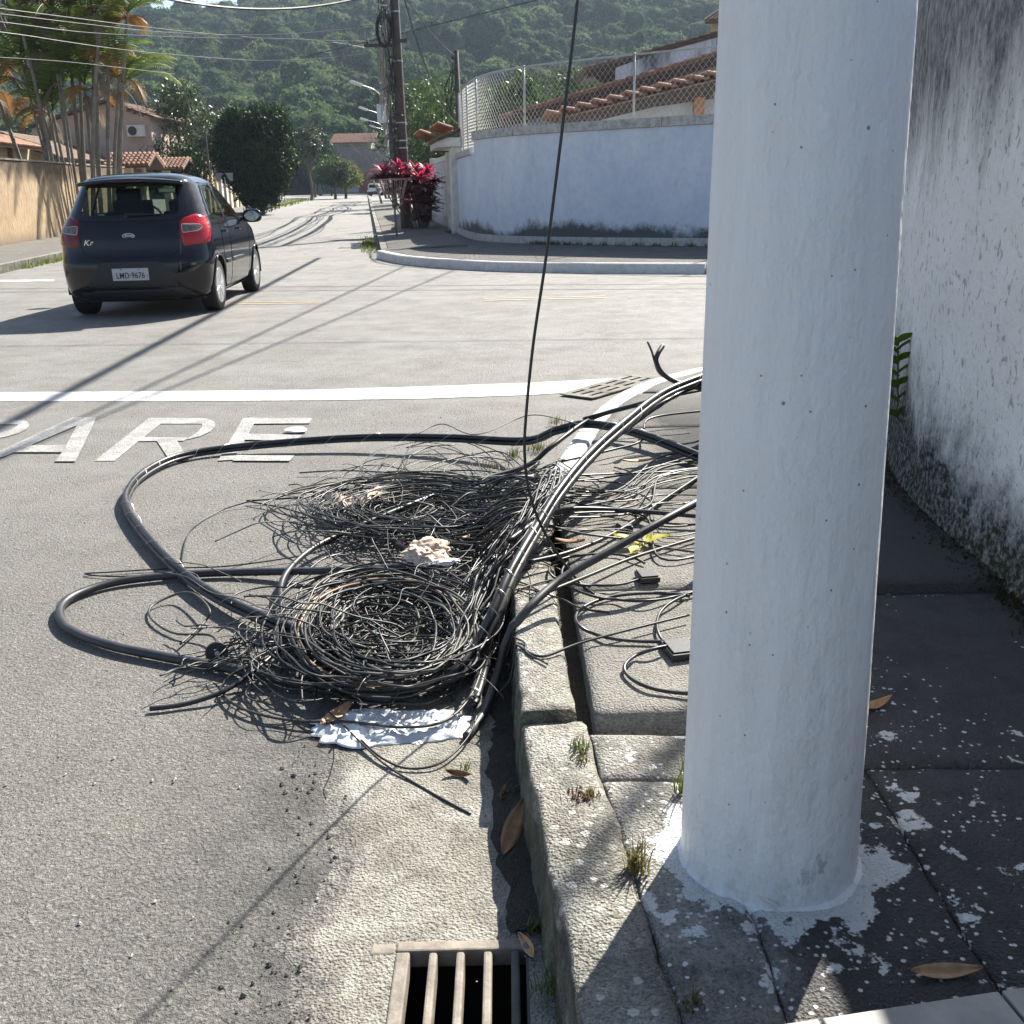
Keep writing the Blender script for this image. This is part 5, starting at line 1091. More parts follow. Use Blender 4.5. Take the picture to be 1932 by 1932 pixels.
# chain link fence on the wall
fe = empty('chain_link_fence', (1.5, 21.1, 2.6), label='galvanised chain link fence standing on the curved blue wall', cat='fence')
FP = [p for p in BW if p.x < 15]; FP = resample([p + Vector((.1, .12, 0)) for p in FP], 230)
zb, zt = lambda p: (zm(2.60) if (p.y < 26.1 or p.x > 0) else zm(2.27)), zm(3.72)
LN = [0]
for a, b in zip(FP, FP[1:]): LN.append(LN[-1]+(b-a).length)
def at(s):
    s = max(0, min(LN[-1]-1e-6, s)); lo = int(s/LN[-1]*(len(FP)-1)); lo = min(lo, len(FP)-2); t = (s-LN[lo])/max(1e-9, LN[lo+1]-LN[lo]); return FP[lo].lerp(FP[lo+1], max(0, min(1, t)))
m = MB(); pit = .125; hN = 8
s = -1.3
while s < LN[-1]+.1:
    for sg in (1, -1):
        pts = []
        for k in range(hN+1):
            z = 2.3 + (zt-2.3)*k/hN; ss = s + (z-2.3)*.85 if sg > 0 else s + 1.3 - (z-2.3)*.85
            if 0 <= ss <= LN[-1]:
                p = at(ss)
                if z >= zb(p)-.05: pts.append(p + Vector((0, 0, z)) + Vector((.004*sg, .004*sg, 0)))
        if len(pts) > 1: m.tube(pts, .0042, 3, False)
    s += pit
m.build('wire_mesh', FENCEM, fe, kind='stuff')
for s in [LN[-1]-.02, LN[-1]-1.3, LN[-1]-2.7, LN[-1]-4.3, LN[-1]-6.8, LN[-1]-9.6, LN[-1]-12.4, LN[-1]-15.2]:
    if s > 0: p = at(s); MB().tube([p+Vector((0, 0, zb(p)-.1)), p+Vector((0, 0, zt+.03))], .024, 8).build('fence_post', METAL, fe, smooth=True)
MB().tube([p+Vector((0, 0, zt)) for p in FP[::4]], .02, 6).build('top_rail', METAL, fe, smooth=True)
# gateway in the wall up the street
ga = empty('gateway', (-1.6, 30.5, .3), label='white gateway with pillars and a small tiled canopy beside the blue wall', cat='gate')
def wl(Y, off=0): return Vector((-1.305-.146*(Y-30.17)+off, Y, 0))
def wseg(Y0, Y1, z0, z1, th, mat, nm, off=0, par=ga):
    Y0, Y1, z0, z1 = Y0*1.07, Y1*1.07, zm(z0), zm(z1); return MB().add([(*(wl(Y0, off)).xy, z0), (*(wl(Y0, off+th)).xy, z0), (*(wl(Y1, off+th)).xy, z0), (*(wl(Y1, off)).xy, z0), (*(wl(Y0, off)).xy, z1), (*(wl(Y0, off+th)).xy, z1), (*(wl(Y1, off+th)).xy, z1), (*(wl(Y1, off)).xy, z1)], [(3, 2, 1, 0), (4, 5, 6, 7), (0, 1, 5, 4), (1, 2, 6, 5), (2, 3, 7, 6), (3, 0, 4, 7)]).build(nm, mat, par, fix=True)
GATEB = plain('blue_white_gate_sheet', (.46, .50, .56), .6, .15, 2, .1)
wseg(28.25, 28.9, .1, 2.45, .35, WHITEP, 'pillar', -.15); wseg(28.92, 30.6, .3, 2.3, .05, GATEB, 'door_leaf', .1); wseg(30.62, 31.0, .1, 2.4, .3, WHITEP, 'pillar', -.05); wseg(31.02, 36.4, .3, 2.2, .05, GATEB, 'gate_leaf', .05); wseg(33.5, 33.7, .3, 2.21, .08, WHITEP, 'gate_stile', .03); wseg(36.4, 36.75, .1, 2.4, .3, WHITEP, 'pillar', -.05); wseg(30.95, 36.5, 2.21, 2.35, .12, WHITEP, 'gate_head', .02); wseg(28.9, 36.4, .12, .62, .09, SKIRT, 'base_plinth', .03)
wseg(28.1, 30.9, 2.46, 2.68, .75, WHITEP, 'canopy_beam', -.5)
wseg(28.98, 29.06, 1.5, 2.2, .06, WOODD, 'hinge_bar', .06); wseg(29.0, 29.6, 2.12, 2.2, .06, WOODD, 'hinge_bar', .058)
# ------------------------------------------------------------------ tiled roofs
def tile_me():
    m = MB(); vs = []; n = 5; L = .46
    for j, (y, s) in enumerate(((0, 1.0), (L, .86))):
        for k in range(n+1): a = math.pi*k/n; vs.append((-.095*s*math.cos(a), y, .075*s*math.sin(a) + (.012 if j == 0 else 0)))
    for j, (y, s) in enumerate(((0, .84), (L, .7))):
        for k in range(n+1): a = math.pi*k/n; vs.append((-.095*s*math.cos(a), y, .06*s*math.sin(a)))
    N = n+1; fs = [(k, k+1, N+k+1, N+k) for k in range(n)] + [(2*N+k, 3*N+k, 3*N+k+1, 2*N+k+1) for k in range(n)] + [(k, 2*N+k, 2*N+k+1, k+1) for k in range(n)]
    m.add(vs, fs); return m
TME = tile_me().mesh('roof_tile', TILE, True); TMED = tile_me().mesh('roof_tile', TILED, True)
def tiled(parent, o, u, v, mat=TILE, singles=True, name='roof_tile', slabmat=WOODD):
    """roof plane from eave corner o, u along the eave, v up the slope"""
    o, u, v = Vector(o), Vector(u), Vector(v); U, V = u.normalized(), v.normalized(); N = U.cross(V).normalized()
    if N.z < 0: N = -N
    Mx = Matrix((U, V, N)).transposed(); nu = max(1, int(u.length/.2)); nv = max(1, int(v.length/.38))
    MB().extrude([o-N*.03, o+u-N*.03, o+u+v-N*.03, o+v-N*.03], -N*.08).build('roof_deck', slabmat, parent, fix=True)
    MB().extrude([o+N*.0, o+u, o+u+v, o+v], -N*.025).build('roof_underlay', mat, parent, fix=True)
    me = TME if mat is TILE else TMED; pinv = None
    if nu*nv <= 300 and singles:
        for i in range(nu):
            for j in range(nv):
                ob = link(name, me, parent, loc=o+U*(.1+i*u.length/nu)+V*(j*v.length/nv-.04)+N*(.012+rnd.uniform(0, .012)), rot=(Mx @ Matrix.Rotation(rnd.uniform(-.03, .03), 3, 'Z')).to_euler())
    else:
        m = MB(); t = tile_me()
        for i in range(nu):
            for j in range(nv):
                c = o+U*(.1+i*u.length/nu)+V*(j*v.length/nv-.04)+N*(.012+rnd.uniform(0, .012)); R_ = Mx @ Matrix.Rotation(rnd.uniform(-.04, .04), 3, 'Z'); m.add([c + R_ @ Vector(q) for q in t.v], t.f)
        m.build(name+'s', mat, parent, smooth=True, kind='stuff')
p = wl(29.9, -.55)+Vector((0, 0, zm(2.69))); tiled(ga, p, Vector((-.146*3.1, 3.1, 0)), Vector((1.0, .14, .38)))
# ------------------------------------------------------------------ houses behind the blue wall
def X(px, py, Y): return dp(px, py, Y)
h1 = empty('gabled_house', (6, 28, 0), label='low house with two orange tiled verges right behind the chain link fence', cat='house')
Yh = 27.0
def wallpoly(pts, Y, th, mat, nm, par): return MB().extrude([X(a, b, Y) if b is not None else None for a, b in pts], (0, th, 0)).build(nm, mat, par, fix=True)
wallpoly([(1080, 222), (1420, 140), (1420, 300), (1080, 300)], Yh, .2, plain('pale_grey_porch_wall', (.42, .42, .40), .85, .2, 1.5), 'porch_wall', h1)
wallpoly([(955, 224), (1420, 92), (1420, 300), (955, 300)], Yh+3.5, .2, GREYW, 'gable_wall', h1)
def verge(a, b, Y, depth, par, rise=.0, mat=TILE, dk=WOODD):
    A, B = X(*a, Y), X(*b, Y); d = (B-A); tiled(par, A+Vector((0, -.45, 0)), Vector((0, depth, rise)), d, mat)
    MB().bar(A+Vector((0, -.35, -.2)), B+Vector((0, -.35, -.2)), .07, .16).build('barge_board', dk, par)
verge((1066, 221), (1425, 133), Yh, 3.2, h1); verge((945, 224), (1425, 83), Yh+3.5, 4.5, h1)
q = X(1318, 205, Yh-.3); MB().obox(q+Vector((0, 0, -.55)), (.24, .24, 1.6)).build('porch_column', ORANGEW, h1); MB().bar(X(1215, 196, Yh-.3), X(1345, 178, Yh-.3), .14, .2).build('porch_beam', WOODD, h1)
h2 = empty('lilac_house', (9, 38, 0), label='taller house with black mould streaks on its lilac gable wall', cat='house'); Y2 = 37
wallpoly([(1162, 128), (1230, 103), (1420, 52), (1420, 300), (1162, 300)], Y2-.42, .25, LILAC, 'gable_wall', h2); verge((1105, 133), (1425, 46), Y2, 5, h2, mat=TILED)
MB().extrude([X(1110, 136, Y2+2), X(1162, 122, Y2+2), X(1162, 165, Y2+2), X(1140, 160, Y2+2)], (0, .1, 0)).build('eave_soffit', WOODD, h2, fix=True)
h3 = empty('rear_house', (14, 52, 0), label='red tiled roof corner peeking above the lilac house', cat='house'); Y3 = 52
tiled(h3, X(1330, 40, Y3), X(1440, 36, Y3)-X(1330, 40, Y3), X(1362, 18, Y3+4)-X(1330, 40, Y3), TILED); wallpoly([(1342, 44), (1440, 40), (1440, 300), (1342, 300)], Y3+.6, .2, CREAM2, 'wall', h3)
# ------------------------------------------------------------------ left side of the street: wall, houses
def lk(Y, off=0, z=0): return Vector((-10.4-.129*(Y-23)+off, Y, gz(Y)+z))      # left kerb line
lp = empty('left_pavement', lk(35), kind='structure')
for i in range(26):
    y0 = 15+i*4.0; y1 = y0+3.97; P = [lk(y0, -5.5), lk(y0, -.17), lk(y1, -.17), lk(y1, -5.5)]
    MB().add([p+Vector((0, 0, -.05)) for p in P]+[p+Vector((0, 0, .16)) for p in P], [(3, 2, 1, 0), (4, 5, 6, 7), (0, 1, 5, 4), (1, 2, 6, 5), (2, 3, 7, 6), (3, 0, 4, 7)]).build('paving_slab', FARP, lp, fix=True)
for i in range(34):
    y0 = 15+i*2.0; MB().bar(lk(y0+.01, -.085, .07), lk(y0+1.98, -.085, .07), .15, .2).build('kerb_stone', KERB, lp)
m = MB()
for i in range(10): m.bar(lk(83+i*10, -.085, .07), lk(93+i*10, -.085, .07), .15, .2); a, b = lk(119+i*6, -.17), lk(125+i*6, -.17)
m.build('street_kerb', KERB, kind='structure')
def lw(Y, off=0, z=0): return Vector((-14.3-.129*(Y-30)+off, Y, gz(Y)+z))      # left wall face
tw = empty('ochre_wall', lw(35), label='long ochre roughcast wall with a stained top, left of the street', cat='wall')
m = MB(); vs = []; n = 60
for i in range(n+1):
    Y = 14+33*i/n
    for o_, z in ((0, .1), (0, 2.48+.02*nz(Y*2)), (-.2, 2.50+.02*nz(Y*2)), (-.2, .1)): vs.append(lw(Y, o_+.02*nz(Y*3, z), z))
m.add(vs, [(i*4+k, i*4+k+1, (i+1)*4+k+1, (i+1)*4+k) for i in range(n) for k in range(3)]); m.build('wall_face', TANW, tw, fix=True)
for i in range(14): MB().bar(lw(14+i*2.36+.01, -.1, 2.53), lw(14+i*2.36+2.34, -.1, 2.53), .27, .05).build('coping_stone', conc('dirty_coping', (.30, .26, .2), (.36, .31, .25)), tw)
hA = empty('ochre_house', lw(42, -5), label='low ochre house under a weathered clay tile roof behind the wall', cat='house')
def hw_(Y, off, z): return lw(Y, off, z)
MB().add([hw_(30, -4.6, 0), hw_(58, -4.6, 0), hw_(58, -4.6, 3.5), hw_(30, -4.6, 3.5)], [(0, 1, 2, 3)]).build('facade', CREAM2, hA)
for Y in (38.6, 40.2, 42.5, 46): MB().add([hw_(Y, -4.55, 1.0), hw_(Y+.5, -4.55, 1.0), hw_(Y+.5, -4.55, 3.6), hw_(Y, -4.55, 3.6)], [(0, 1, 2, 3)]).build('shutter', WOODD, hA)
e0 = hw_(30, -3.9, 3.45); tiled(hA, e0, hw_(49, -3.9, 3.45)-e0, hw_(30, -7.2, 4.5)-e0, TILE); e1 = hw_(49.2, -3.2, 3.0); tiled(hA, e1, hw_(66, -3.2, 3.0)-e1, hw_(49.2, -6.6, 4.3)-e1, TILED)
hP = empty('pink_house', X(200, 300, 60), label='pink two storey gable house with a wall mounted air conditioner', cat='house'); YP = 60
MB().extrude([X(60, 235, YP), X(197, 191, YP), X(282, 217, YP), X(292, 310, YP), X(60, 310, YP)], (0, 6, 0)).build('walls', PINK, hP, fix=True)
for a, b in (((52, 238), (198, 188)), ((198, 188), (292, 219))): A, B = X(*a, YP-.4), X(*b, YP-.4); tiled(hP, A, Vector((0, 7, 0)), B-A, TILED)
ac = empty('air_conditioner', X(257, 247, YP-.3), label='white air conditioner unit on the pink gable wall', cat='air conditioner'); c = X(257, 247, YP-.18); MB().obox(c, (.95, .32, .62)).build('casing', WHITEP, ac, bevel=.03); m = MB(); m.lathe([(.24, -.02), (.22, 0), (0, .0)], 20, c+Vector((-.15, -.17, 0)), 'Y'); m.build('fan', DARKIRON, ac)
def gatehouse(Yc, w_, label):
    e = empty('gatehouse', lw(Yc), label=label, cat='gatehouse'); d = Vector((-.129, 1, 0)).normalized(); r = Vector((d.y, -d.x, 0)); c = lw(Yc)
    # gable ridge runs across the wall so the pitch faces along the street
    for s in (1, -1):
        o = c + d*(s*w_) - r*1.0 + Vector((0, 0, 2.6)); tiled(e, o, r*2.0, d*(-s*w_) + Vector((0, 0, .55)), TILE)
    for s in (1, -1): MB().obox(c + d*(s*w_*.72)+Vector((0, 0, 1.35)), (.35, .35, 2.7)).build('pillar', CREAM, e)
    MB().extrude([c+d*(-w_*.6)+Vector((0, 0, .1)), c+d*(w_*.6)+Vector((0, 0, .1)), c+d*(w_*.6)+Vector((0, 0, 2.5)), c+d*(-w_*.6)+Vector((0, 0, 2.5))], r*.06).build('gate', WOODD, e, fix=True); return e
gatehouse(49.2, 1.9, 'small gatehouse with a red tiled pitched roof at the end of the ochre wall'); gatehouse(58.5, 2.3, 'second gatehouse with a tiled roof beside the round tree')
# house fronts further up on the left
FR = [(66, 5, 2.7, CREAM, WHITEP), (72, 6, 2.5, CREAM2, WOODD), (79, 7, 3.0, CREAM, WHITEP), (87, 6, 3.3, CREAM2, WOODD), (94, 7, 3.1, CREAM, ORANGEW), (102, 8, 2.8, WHITEP, GATEB), (111, 8, 3.0, CREAM, WHITEP), (120, 9, 2.7, CREAM2, WOODD)]
nm_ = ['cream street wall just past the round tree', 'ochre street wall with dark gate, second past the round tree', 'cream street wall with white gate halfway up', 'ochre street wall with a dark gate and tiled cap', 'cream street wall with an orange timber gate', 'white street wall with a pale blue gate', 'cream street wall with a white gate near the trees', 'farthest ochre street wall on the left']
for (Y, L, h, mt, gm), lb in zip(FR, nm_):
    e = empty('street_wall', lk(Y, -2.6), label=lb, cat='wall'); A, B = lk(Y, -2.6), lk(Y+L*.97, -2.6)
    MB().bar(A+Vector((0, 0, h/2)), B+Vector((0, 0, h/2)), .2, h).build('wall_face', mt, e)
    a, b = A.lerp(B, .28), A.lerp(B, .56); MB().bar(a+Vector((.13, 0, h*.42)), b+Vector((.13, 0, h*.42)), .08, h*.8).build('gate', gm, e)
    for t in (.22, .6): q = A.lerp(B, t); MB().obox(q+Vector((.1, 0, h/2+.1)), (.4, .35, h+.2)).build('pillar', WHITEP if mt is CREAM2 else CREAM2, e)
    tiled(e, A.lerp(B, .15)+Vector((.55, 0, h+.12)), (B-A)*.55, Vector((-.8, 0, .35)), TILED)
# end of the street
hE = empty('end_house', st(176, -4), label='house closing the end of the street with a broad tiled roof', cat='house'); YE = 176
def bx3(a, b, c, d, Y, th, mat, nm, par): return MB().extrude([X(a, b, Y), X(c, b, Y), X(c, d, Y), X(a, d, Y)], (0, th, 0)).build(nm, mat, par, fix=True)
bx3(600, 280, 735, 366, YE, 8, plain('dim_grey_wall', (.16, .16, .16), .9, .3, .3), 'wall', hE); bx3(655, 327, 678, 363, YE-.2, .2, plain('grey_roller_door', (.30, .32, .33), .6, .1, 1), 'roller_door', hE); bx3(677, 325, 693, 364, YE-.25, .2, plain('maroon_panel', (.20, .05, .05), .7, .2, 1), 'gate_panel', hE); bx3(628, 268, 700, 283, YE+3, 5, CREAM, 'upper_floor', hE)
e0 = X(620, 270, YE+.5); tiled(hE, e0, X(706, 268, YE+.5)-e0, Vector((0, 6, 1.6)), TILE); e0 = X(596, 291, YE-1); tiled(hE, e0, X(640, 290, YE-1)-e0, Vector((0, 4, .8)), TILE); bx3(693, 316, 735, 362, YE-3, .2, plain('dull_brown_wall', (.2, .12, .07), .85, .3, .5), 'brown_wall', hE)
# cars parked far up the street
def farcar(px, py, Y, mt, lb):
    c = st(Y, 0); q = X(px, py, Y); o = Vector((q.x, Y, gz(Y))); e = empty('parked_car', o, label=lb, cat='car'); m = MB()
    R_ = [(-.9, .25), (-.92, .9), (-.85, 1.05), (-.68, 1.62), (-.55, 1.7), (.55, 1.7), (.68, 1.62), (.85, 1.05), (.92, .9), (.9, .25)]
    m.extrude([(o.x+x, o.y, o.z+z) for x, z in R_], (0, 4.0, 0)); m.build('body', mt, e, fix=True, bevel=.08)
    MB().extrude([(o.x+x, o.y-.02, o.z+z) for x, z in ((-.68, 1.12), (-.56, 1.55), (.56, 1.55), (.68, 1.12))], (0, .05, 0)).build('rear_window', CFRIT, e, fix=True); MB().box((o.x-.88, o.y-.06, o.z+.25), (o.x+.88, o.y, o.z+.62)).build('bumper', CTRIM, e)
    for s in (-1, 1):
        MB().box((o.x+s*.8-.1, o.y-.03, o.z+.85), (o.x+s*.8+.1, o.y+.02, o.z+1.1)).build('tail_lamp', CREDD, e)
        for yy in (.75, 3.3): MB().lathe([(.1, -.12), (.34, -.12), (.34, .12), (.1, .12)], 18, (o.x+s*.78, o.y+yy, o.z+.34), 'X').build('wheel', CTYRE, e)
WCAR = paint('white_car_paint', (.62, .62, .63)); farcar(705, 360, 150, WCAR, 'white car seen from behind far up the street, nearest of three'); farcar(726, 358, 160, WCAR, 'second pale car far up the street, partly hidden'); farcar(741, 357, 168, paint('grey_car_paint', (.4, .4, .42)), 'third grey car far up the street behind the basket')
# ------------------------------------------------------------------ utility poles, lamps, wires
def pole(base, h, r0, r1, label, parts=True, nm='utility_pole', mat=CONCP):
    e = empty(nm, base, label=label, cat='utility pole'); b = Vector(base); m = MB(); n = 14
    m.tube([b+Vector((0, 0, -.1)), b+Vector((0, 0, h*.5)), b+Vector((0, 0, h))], [r0, (r0+r1)/2, r1], n); m.build('shaft', mat, e, smooth=True); return e
pb = g(767, 432, .2); pb.z = .18; PY = pb.y
up = pole(pb, 11, .185, .10, 'dark concrete utility pole behind the red plant on the far corner')
for z in (2.05, 2.5, 2.72, 3.25, 5.04, 6.43): MB().lathe([(.19-.0078*z, -.02), (.192-.0078*z, -.02), (.192-.0078*z, .02), (.19-.0078*z, .02)], 16, pb+Vector((0, 0, z)), 'Z').build('steel_band', METAL, up)
MB().tube([pb+Vector((.17, -.08, .3)), pb+Vector((.13, -.07, 4)), pb+Vector((.09, -.05, 10))], .02, 6).build('riser_conduit', METAL, up)
for z, L, s in ((5.48, 1.0, -1), (5.6, .35, 1)): MB().bar(pb+Vector((0, -.12, z)), pb+Vector((s*L, -.12, z)), .1, .09).build('cross_arm', DARKIRON, up)
for x in (-.9, -.5): MB().lathe([(.03, 0), (.045, .03), (.03, .07), (.045, .1), (.02, .14)], 10, pb+Vector((x, -.12, 5.53)), 'Z').build('insulator', CTRIM, up)
b2 = dp(868, 300, 42); b2.z = gz(42)+.2; p2 = pole(b2, 6.1, .13, .09, 'thinner dark pole behind the gateway'); 
for z in (5.8, 5.3, 4.7): MB().lathe([(.03, 0), (.05, .03), (.03, .07), (.02, .14)], 8, b2+Vector((-.14, 0, z)), 'Z').build('insulator', CTRIM, p2)
m = MB(); r = random.Random(4)
for i in range(7):
    P = [b2+Vector((-.15+r.gauss(0, .05), -.1, 5.7-.1*i)), b2+Vector((-.35+r.gauss(0, .15), -.1, 5.1-.15*i)), b2+Vector((-.3+r.gauss(0, .15), -.1, 4.3-.2*i)), b2+Vector((-.15, -.1, 3.7-.2*i))]; m.tube(smoothpath(P, 4), .012, 4)
m.build('drop_wires', CABK, p2)
LP = []
for i, (px, Y, lx, ly, lb) in enumerate(((742, 64, 679, 160, 'nearest street lamp arm up the far street'), (741, 84, 691, 207, 'second street lamp arm up the far street'), (741, 97, 692, 227, 'third street lamp arm up the far street'), (742, 112, 707, 240, 'fourth street lamp arm up the far street'))):
    b = dp(px, 330, Y); b.z = gz(Y)+.15; e = pole(b, 10.5, .16, .10, 'utility pole with a curved lamp arm, number from near'.replace('number from near', ('nearest', 'second', 'third', 'fourth')[i]+' in the row up the street')); LP.append(b)
    hd = dp(lx, ly, Y-1.0); a = b+Vector((0, 0, 5.9)); a.z = min(hd.z-1.2, a.z); mid = a.lerp(hd, .5)+Vector((.1, 0, .28))
    la = empty('street_lamp', a, label=lb, cat='street lamp'); MB().tube(smoothpath([a, mid, hd], 8), .03, 6).build('arm', METAL, la, smooth=True); d = (hd-mid).normalized(); MB().bar(hd-d*.1, hd+d*.62, .24, .14).build('lamp_head', LAMPW, la, bevel=.04)
    if i == 0: MB().obox(dp(722, 214, Y-.6), (.62, .5, 1.0)).build('transformer_box', LAMPW, e, bevel=.06)
# bundles of cables running along the poles, seen nearly end on
PT = [pb] + LP; r = random.Random(9)
for k in range(13):
    z0 = 4.6+.2*k if k < 9 else 6.6+.3*(k-9); dx = r.uniform(-.45, -.12); P = []
    for a, b in zip(PT, PT[1:]):
        for t in (0, .25, .5, .75):
            q = a.lerp(b, t); sag = (.5+.5*r.random())*4*t*(1-t); P.append(q+Vector((dx-.25*math.sin(math.pi*t)*r.random(), 0, z0+a.z-q.z*0-a.z-sag)))
    tag(MB().tube(smoothpath(P, 4), r.choice((.02, .03, .04, .05)), 5).build('overhead_cable', r.choice((CABK, CABG, CABO))), 'telecom cable slung along the row of poles up the far street', 'cable', 'telecom cables slung along the pole row')
m = MB()
for i in range(34):                                  # slack coils and drop wires tied to the corner pole
    z = r.uniform(2.2, 6.8); P = [pb+Vector((-.12+r.gauss(-.1, .12), -.15+r.gauss(0, .1), z+.3*k*r.uniform(-1, .6))) for k in range(5)]; m.tube(smoothpath(P, 5), r.choice((.008, .012, .016)), 4)
for i in range(5): c = pb+Vector((-.36, -.2, 5.9)); m.tube([c+Vector((.25*math.cos(a)*(1-.06*i), .03*i, .5*math.sin(a)*(1-.06*i))) for a in [2*math.pi*k/20 for k in range(21)]], .012, 4)
tag(m.build('drop_wire_tangle', CABK), 'tangled slack wires tied to the corner utility pole', 'cable tangle', kind='stuff')
# wires crossing the picture
def wire(name, a, b, sag, r_, mat, lb, n=18):
    P = [a.lerp(b, i/n)-Vector((0, 0, sag*4*(i/n)*(1-i/n))) for i in range(n+1)]; return tag(MB().tube(P, r_, 5).build(name, mat), lb, 'wire')
WL = plain('weathered_aluminium_wire', (.20, .205, .21), .35, .1, 5, 0, metal=.7)
pa = lambda z, x=-.1: pb+Vector((x, -.1, z))
def pxwire(pts, r_, mat, lb):
    n = len(pts); return tag(MB().tube(smoothpath([dp(x, y, Y) for x, y, Y in pts], 5), r_, 5).build('overhead_wire', mat), lb, 'wire')
def yy(pts): return [(x, y, 25+(x+120)/855*(PY-.12-25)) for x, y in pts]
pxwire(yy([(-120, 1), (0, 16), (140, 34), (283, 52), (464, 70), (600, 76), (700, 92)]), .009, WL, 'topmost pale wire from the left towards the corner pole')
pxwire(yy([(-120, 15), (0, 26), (150, 44), (300, 60), (440, 66), (560, 63), (700, 50)]), .008, WL, 'pale wire rising again just before the corner pole')
pxwire(yy([(-120, 29), (0, 41), (150, 60), (290, 68), (430, 72), (600, 76), (700, 78)]), .008, WL, 'pale wire flattening out towards the corner pole')
pxwire(yy([(-120, 46), (29, 64), (120, 78), (210, 91), (305, 101), (430, 111), (508, 114), (620, 109), (715, 97)]), .0075, WL, 'lowest pale wire sagging before the hill')
pxwire(yy([(-120, 100), (0, 108), (120, 116), (230, 128), (330, 140)]), .006, WL, 'thin wire crossing the palm stems')
wire('overhead_wire', dp(200, -30, 14), dp(760, -30, 18), .32, .016, CABK, 'thick black wire sagging along the top edge of the picture')
wire('overhead_wire', pa(7.5), b2+Vector((0, 0, 5.9)), .25, .014, CABK, 'black wire from the corner pole down to the thinner pole'); wire('overhead_wire', pa(7.6, .1), b2+Vector((.0, 0, 3.5)), .9, .02, CABG, 'slack grey cable right of the corner pole'); wire('overhead_wire', pa(6.6, -.2), dp(640, -60, 22), .2, .014, CABK, 'black wire from the corner pole up to the left')
# lines high above the junction that only show as shadows on the road
def over(a, b, h, r_, lb, z=0):
    k = h/math.tan(SEL); o = Vector((math.sin(SAZ)*k, math.cos(SAZ)*k, h)); A, B = g(*a, z)+o, g(*b, z)+o; d = (B-A).normalized(); wire('overhead_wire', A-d*6, B+d*6, 0, r_, CABK, lb)
over((520, 530), (0, 806), 6.5, .055, 'thick cable bundle high over the junction, out of frame'); over((640, 560), (150, 790), 6.8, .022, 'thin line high over the junction, nearer the post'); over((700, 575), (230, 770), 7.0, .02, 'second thin line high over the junction'); over((0, 545), (700, 540), 7.2, .022, 'line high along the cross street, out of frame'); over((1345, 545), (500, 549), 7.4, .022, 'second line high along the cross street, out of frame'); over((1180, 640), (-100, 655), 7.6, .012, 'thin line high across the near lane, out of frame')
over((1290, 1392), (1142, 1590), 5.5, .03, 'cable high above the post throwing a soft shadow on the pavement', .18)
over((470, 442), (1000, 470), 7.2, .02, 'line high over the far street mouth, out of frame')
# ------------------------------------------------------------------ litter basket, red cordyline
sb = g(749, 447, .18); lb_ = empty('litter_basket', sb, label='rusty iron litter basket on a thin stand before the red plant', cat='litter basket'); RB = plain('rusty_pinkish_iron', (.34, .23, .19), .7, .3, 12, .1)
MB().tube([sb, sb+Vector((-.02, 0, .7)), sb+Vector((.0, 0, 1.02))], .03, 6).build('stand', plain('mossy_iron_stand', (.12, .14, .10), .8, .4, 12), lb_)
zt_, zb_ = 1.52, 1.03; W0, W1, D0 = .36, .22, .28; c = sb+Vector((-.02, 0, 0))
ct = [c+Vector((x, y, zt_)) for x, y in ((-W0, -D0), (W0, -D0), (W0, D0), (-W0, D0))]; cb = [c+Vector((x, y, zb_)) for x, y in ((-W1, -.2), (W1, -.2), (W1, .2), (-W1, .2))]
for R_ in (ct, cb):
    for i in range(4): MB().bar(R_[i-1], R_[i], .03, .025).build('rim_bar', RB, lb_)
for i in range(4):
    for k in range(5): t = k/5; MB().bar(ct[i-1].lerp(ct[i], t), cb[i-1].lerp(cb[i], t), .022, .014).build('slat', RB, lb_)
co = empty('cordyline_plant', pb+Vector((.35, -1.2, 0)), label='magenta red cordyline plant growing round the utility pole foot', cat='plant'); r = random.Random(21)
def rosette(c, n, L, W, mat, up_=.6):
    m = MB()
    for i in range(n):
        a = r.uniform(0, 6.28); el = r.uniform(-.35, 1.35)*up_+.15; d = Vector((math.cos(a)*math.cos(el), math.sin(a)*math.cos(el), math.sin(el))); s = d.cross(Vector((0, 0, 1))).normalized(); l = L*r.uniform(.7, 1.15); vs = []
        for k in range(5): t = k/4; q = Vector(c) + d*l*t - Vector((0, 0, .28*l*t*t)); ww = W*(math.sin(math.pi*(t*.85+.1)))*.5; vs += [q-s*ww, q+s*ww+Vector((0, 0, .01))]
        m.add(vs, [(k*2, k*2+1, k*2+3, k*2+2) for k in range(4)])
    return m
base = pb+Vector((.3, -.9, 0))
SPOT = [(-.9, 1.6, 0), (-.5, 1.6, 0), (.0, 1.6, 0), (.45, 1.55, 1), (.8, 1.45, 0), (.15, .85, 0), (.45, 1.05, 0), (.6, .6, 0), (.4, .35, 0), (-.75, 1.75, 1), (-.2, 1.82, 1), (.25, 1.78, 1), (.62, 1.72, 1), (.5, 1.3, 0), (.7, 1.15, 1), (.35, 1.0, 0), (.2, 1.4, 0), (.55, .8, 0), (-.3, 1.35, 0), (.3, .55, 0), (-.55, 1.2, 0), (.05, 1.15, 0), (.75, .85, 0)]
for x, z, b in SPOT:
    c = base+Vector((x-.12, r.gauss(0, .2), z)); rosette(c, 44 if b else 60, .5, .11, CORDY if b else CORDYD, .75 if b else .35).build('leaf_rosette', CORDY if b else CORDYD, co)
    MB().tube(smoothpath([base+Vector((.2+x*.25, 0, .0)), base+Vector((x*.7+.05, 0, z*.5)), c], 4), .018, 5).build('stem', BARK, co)
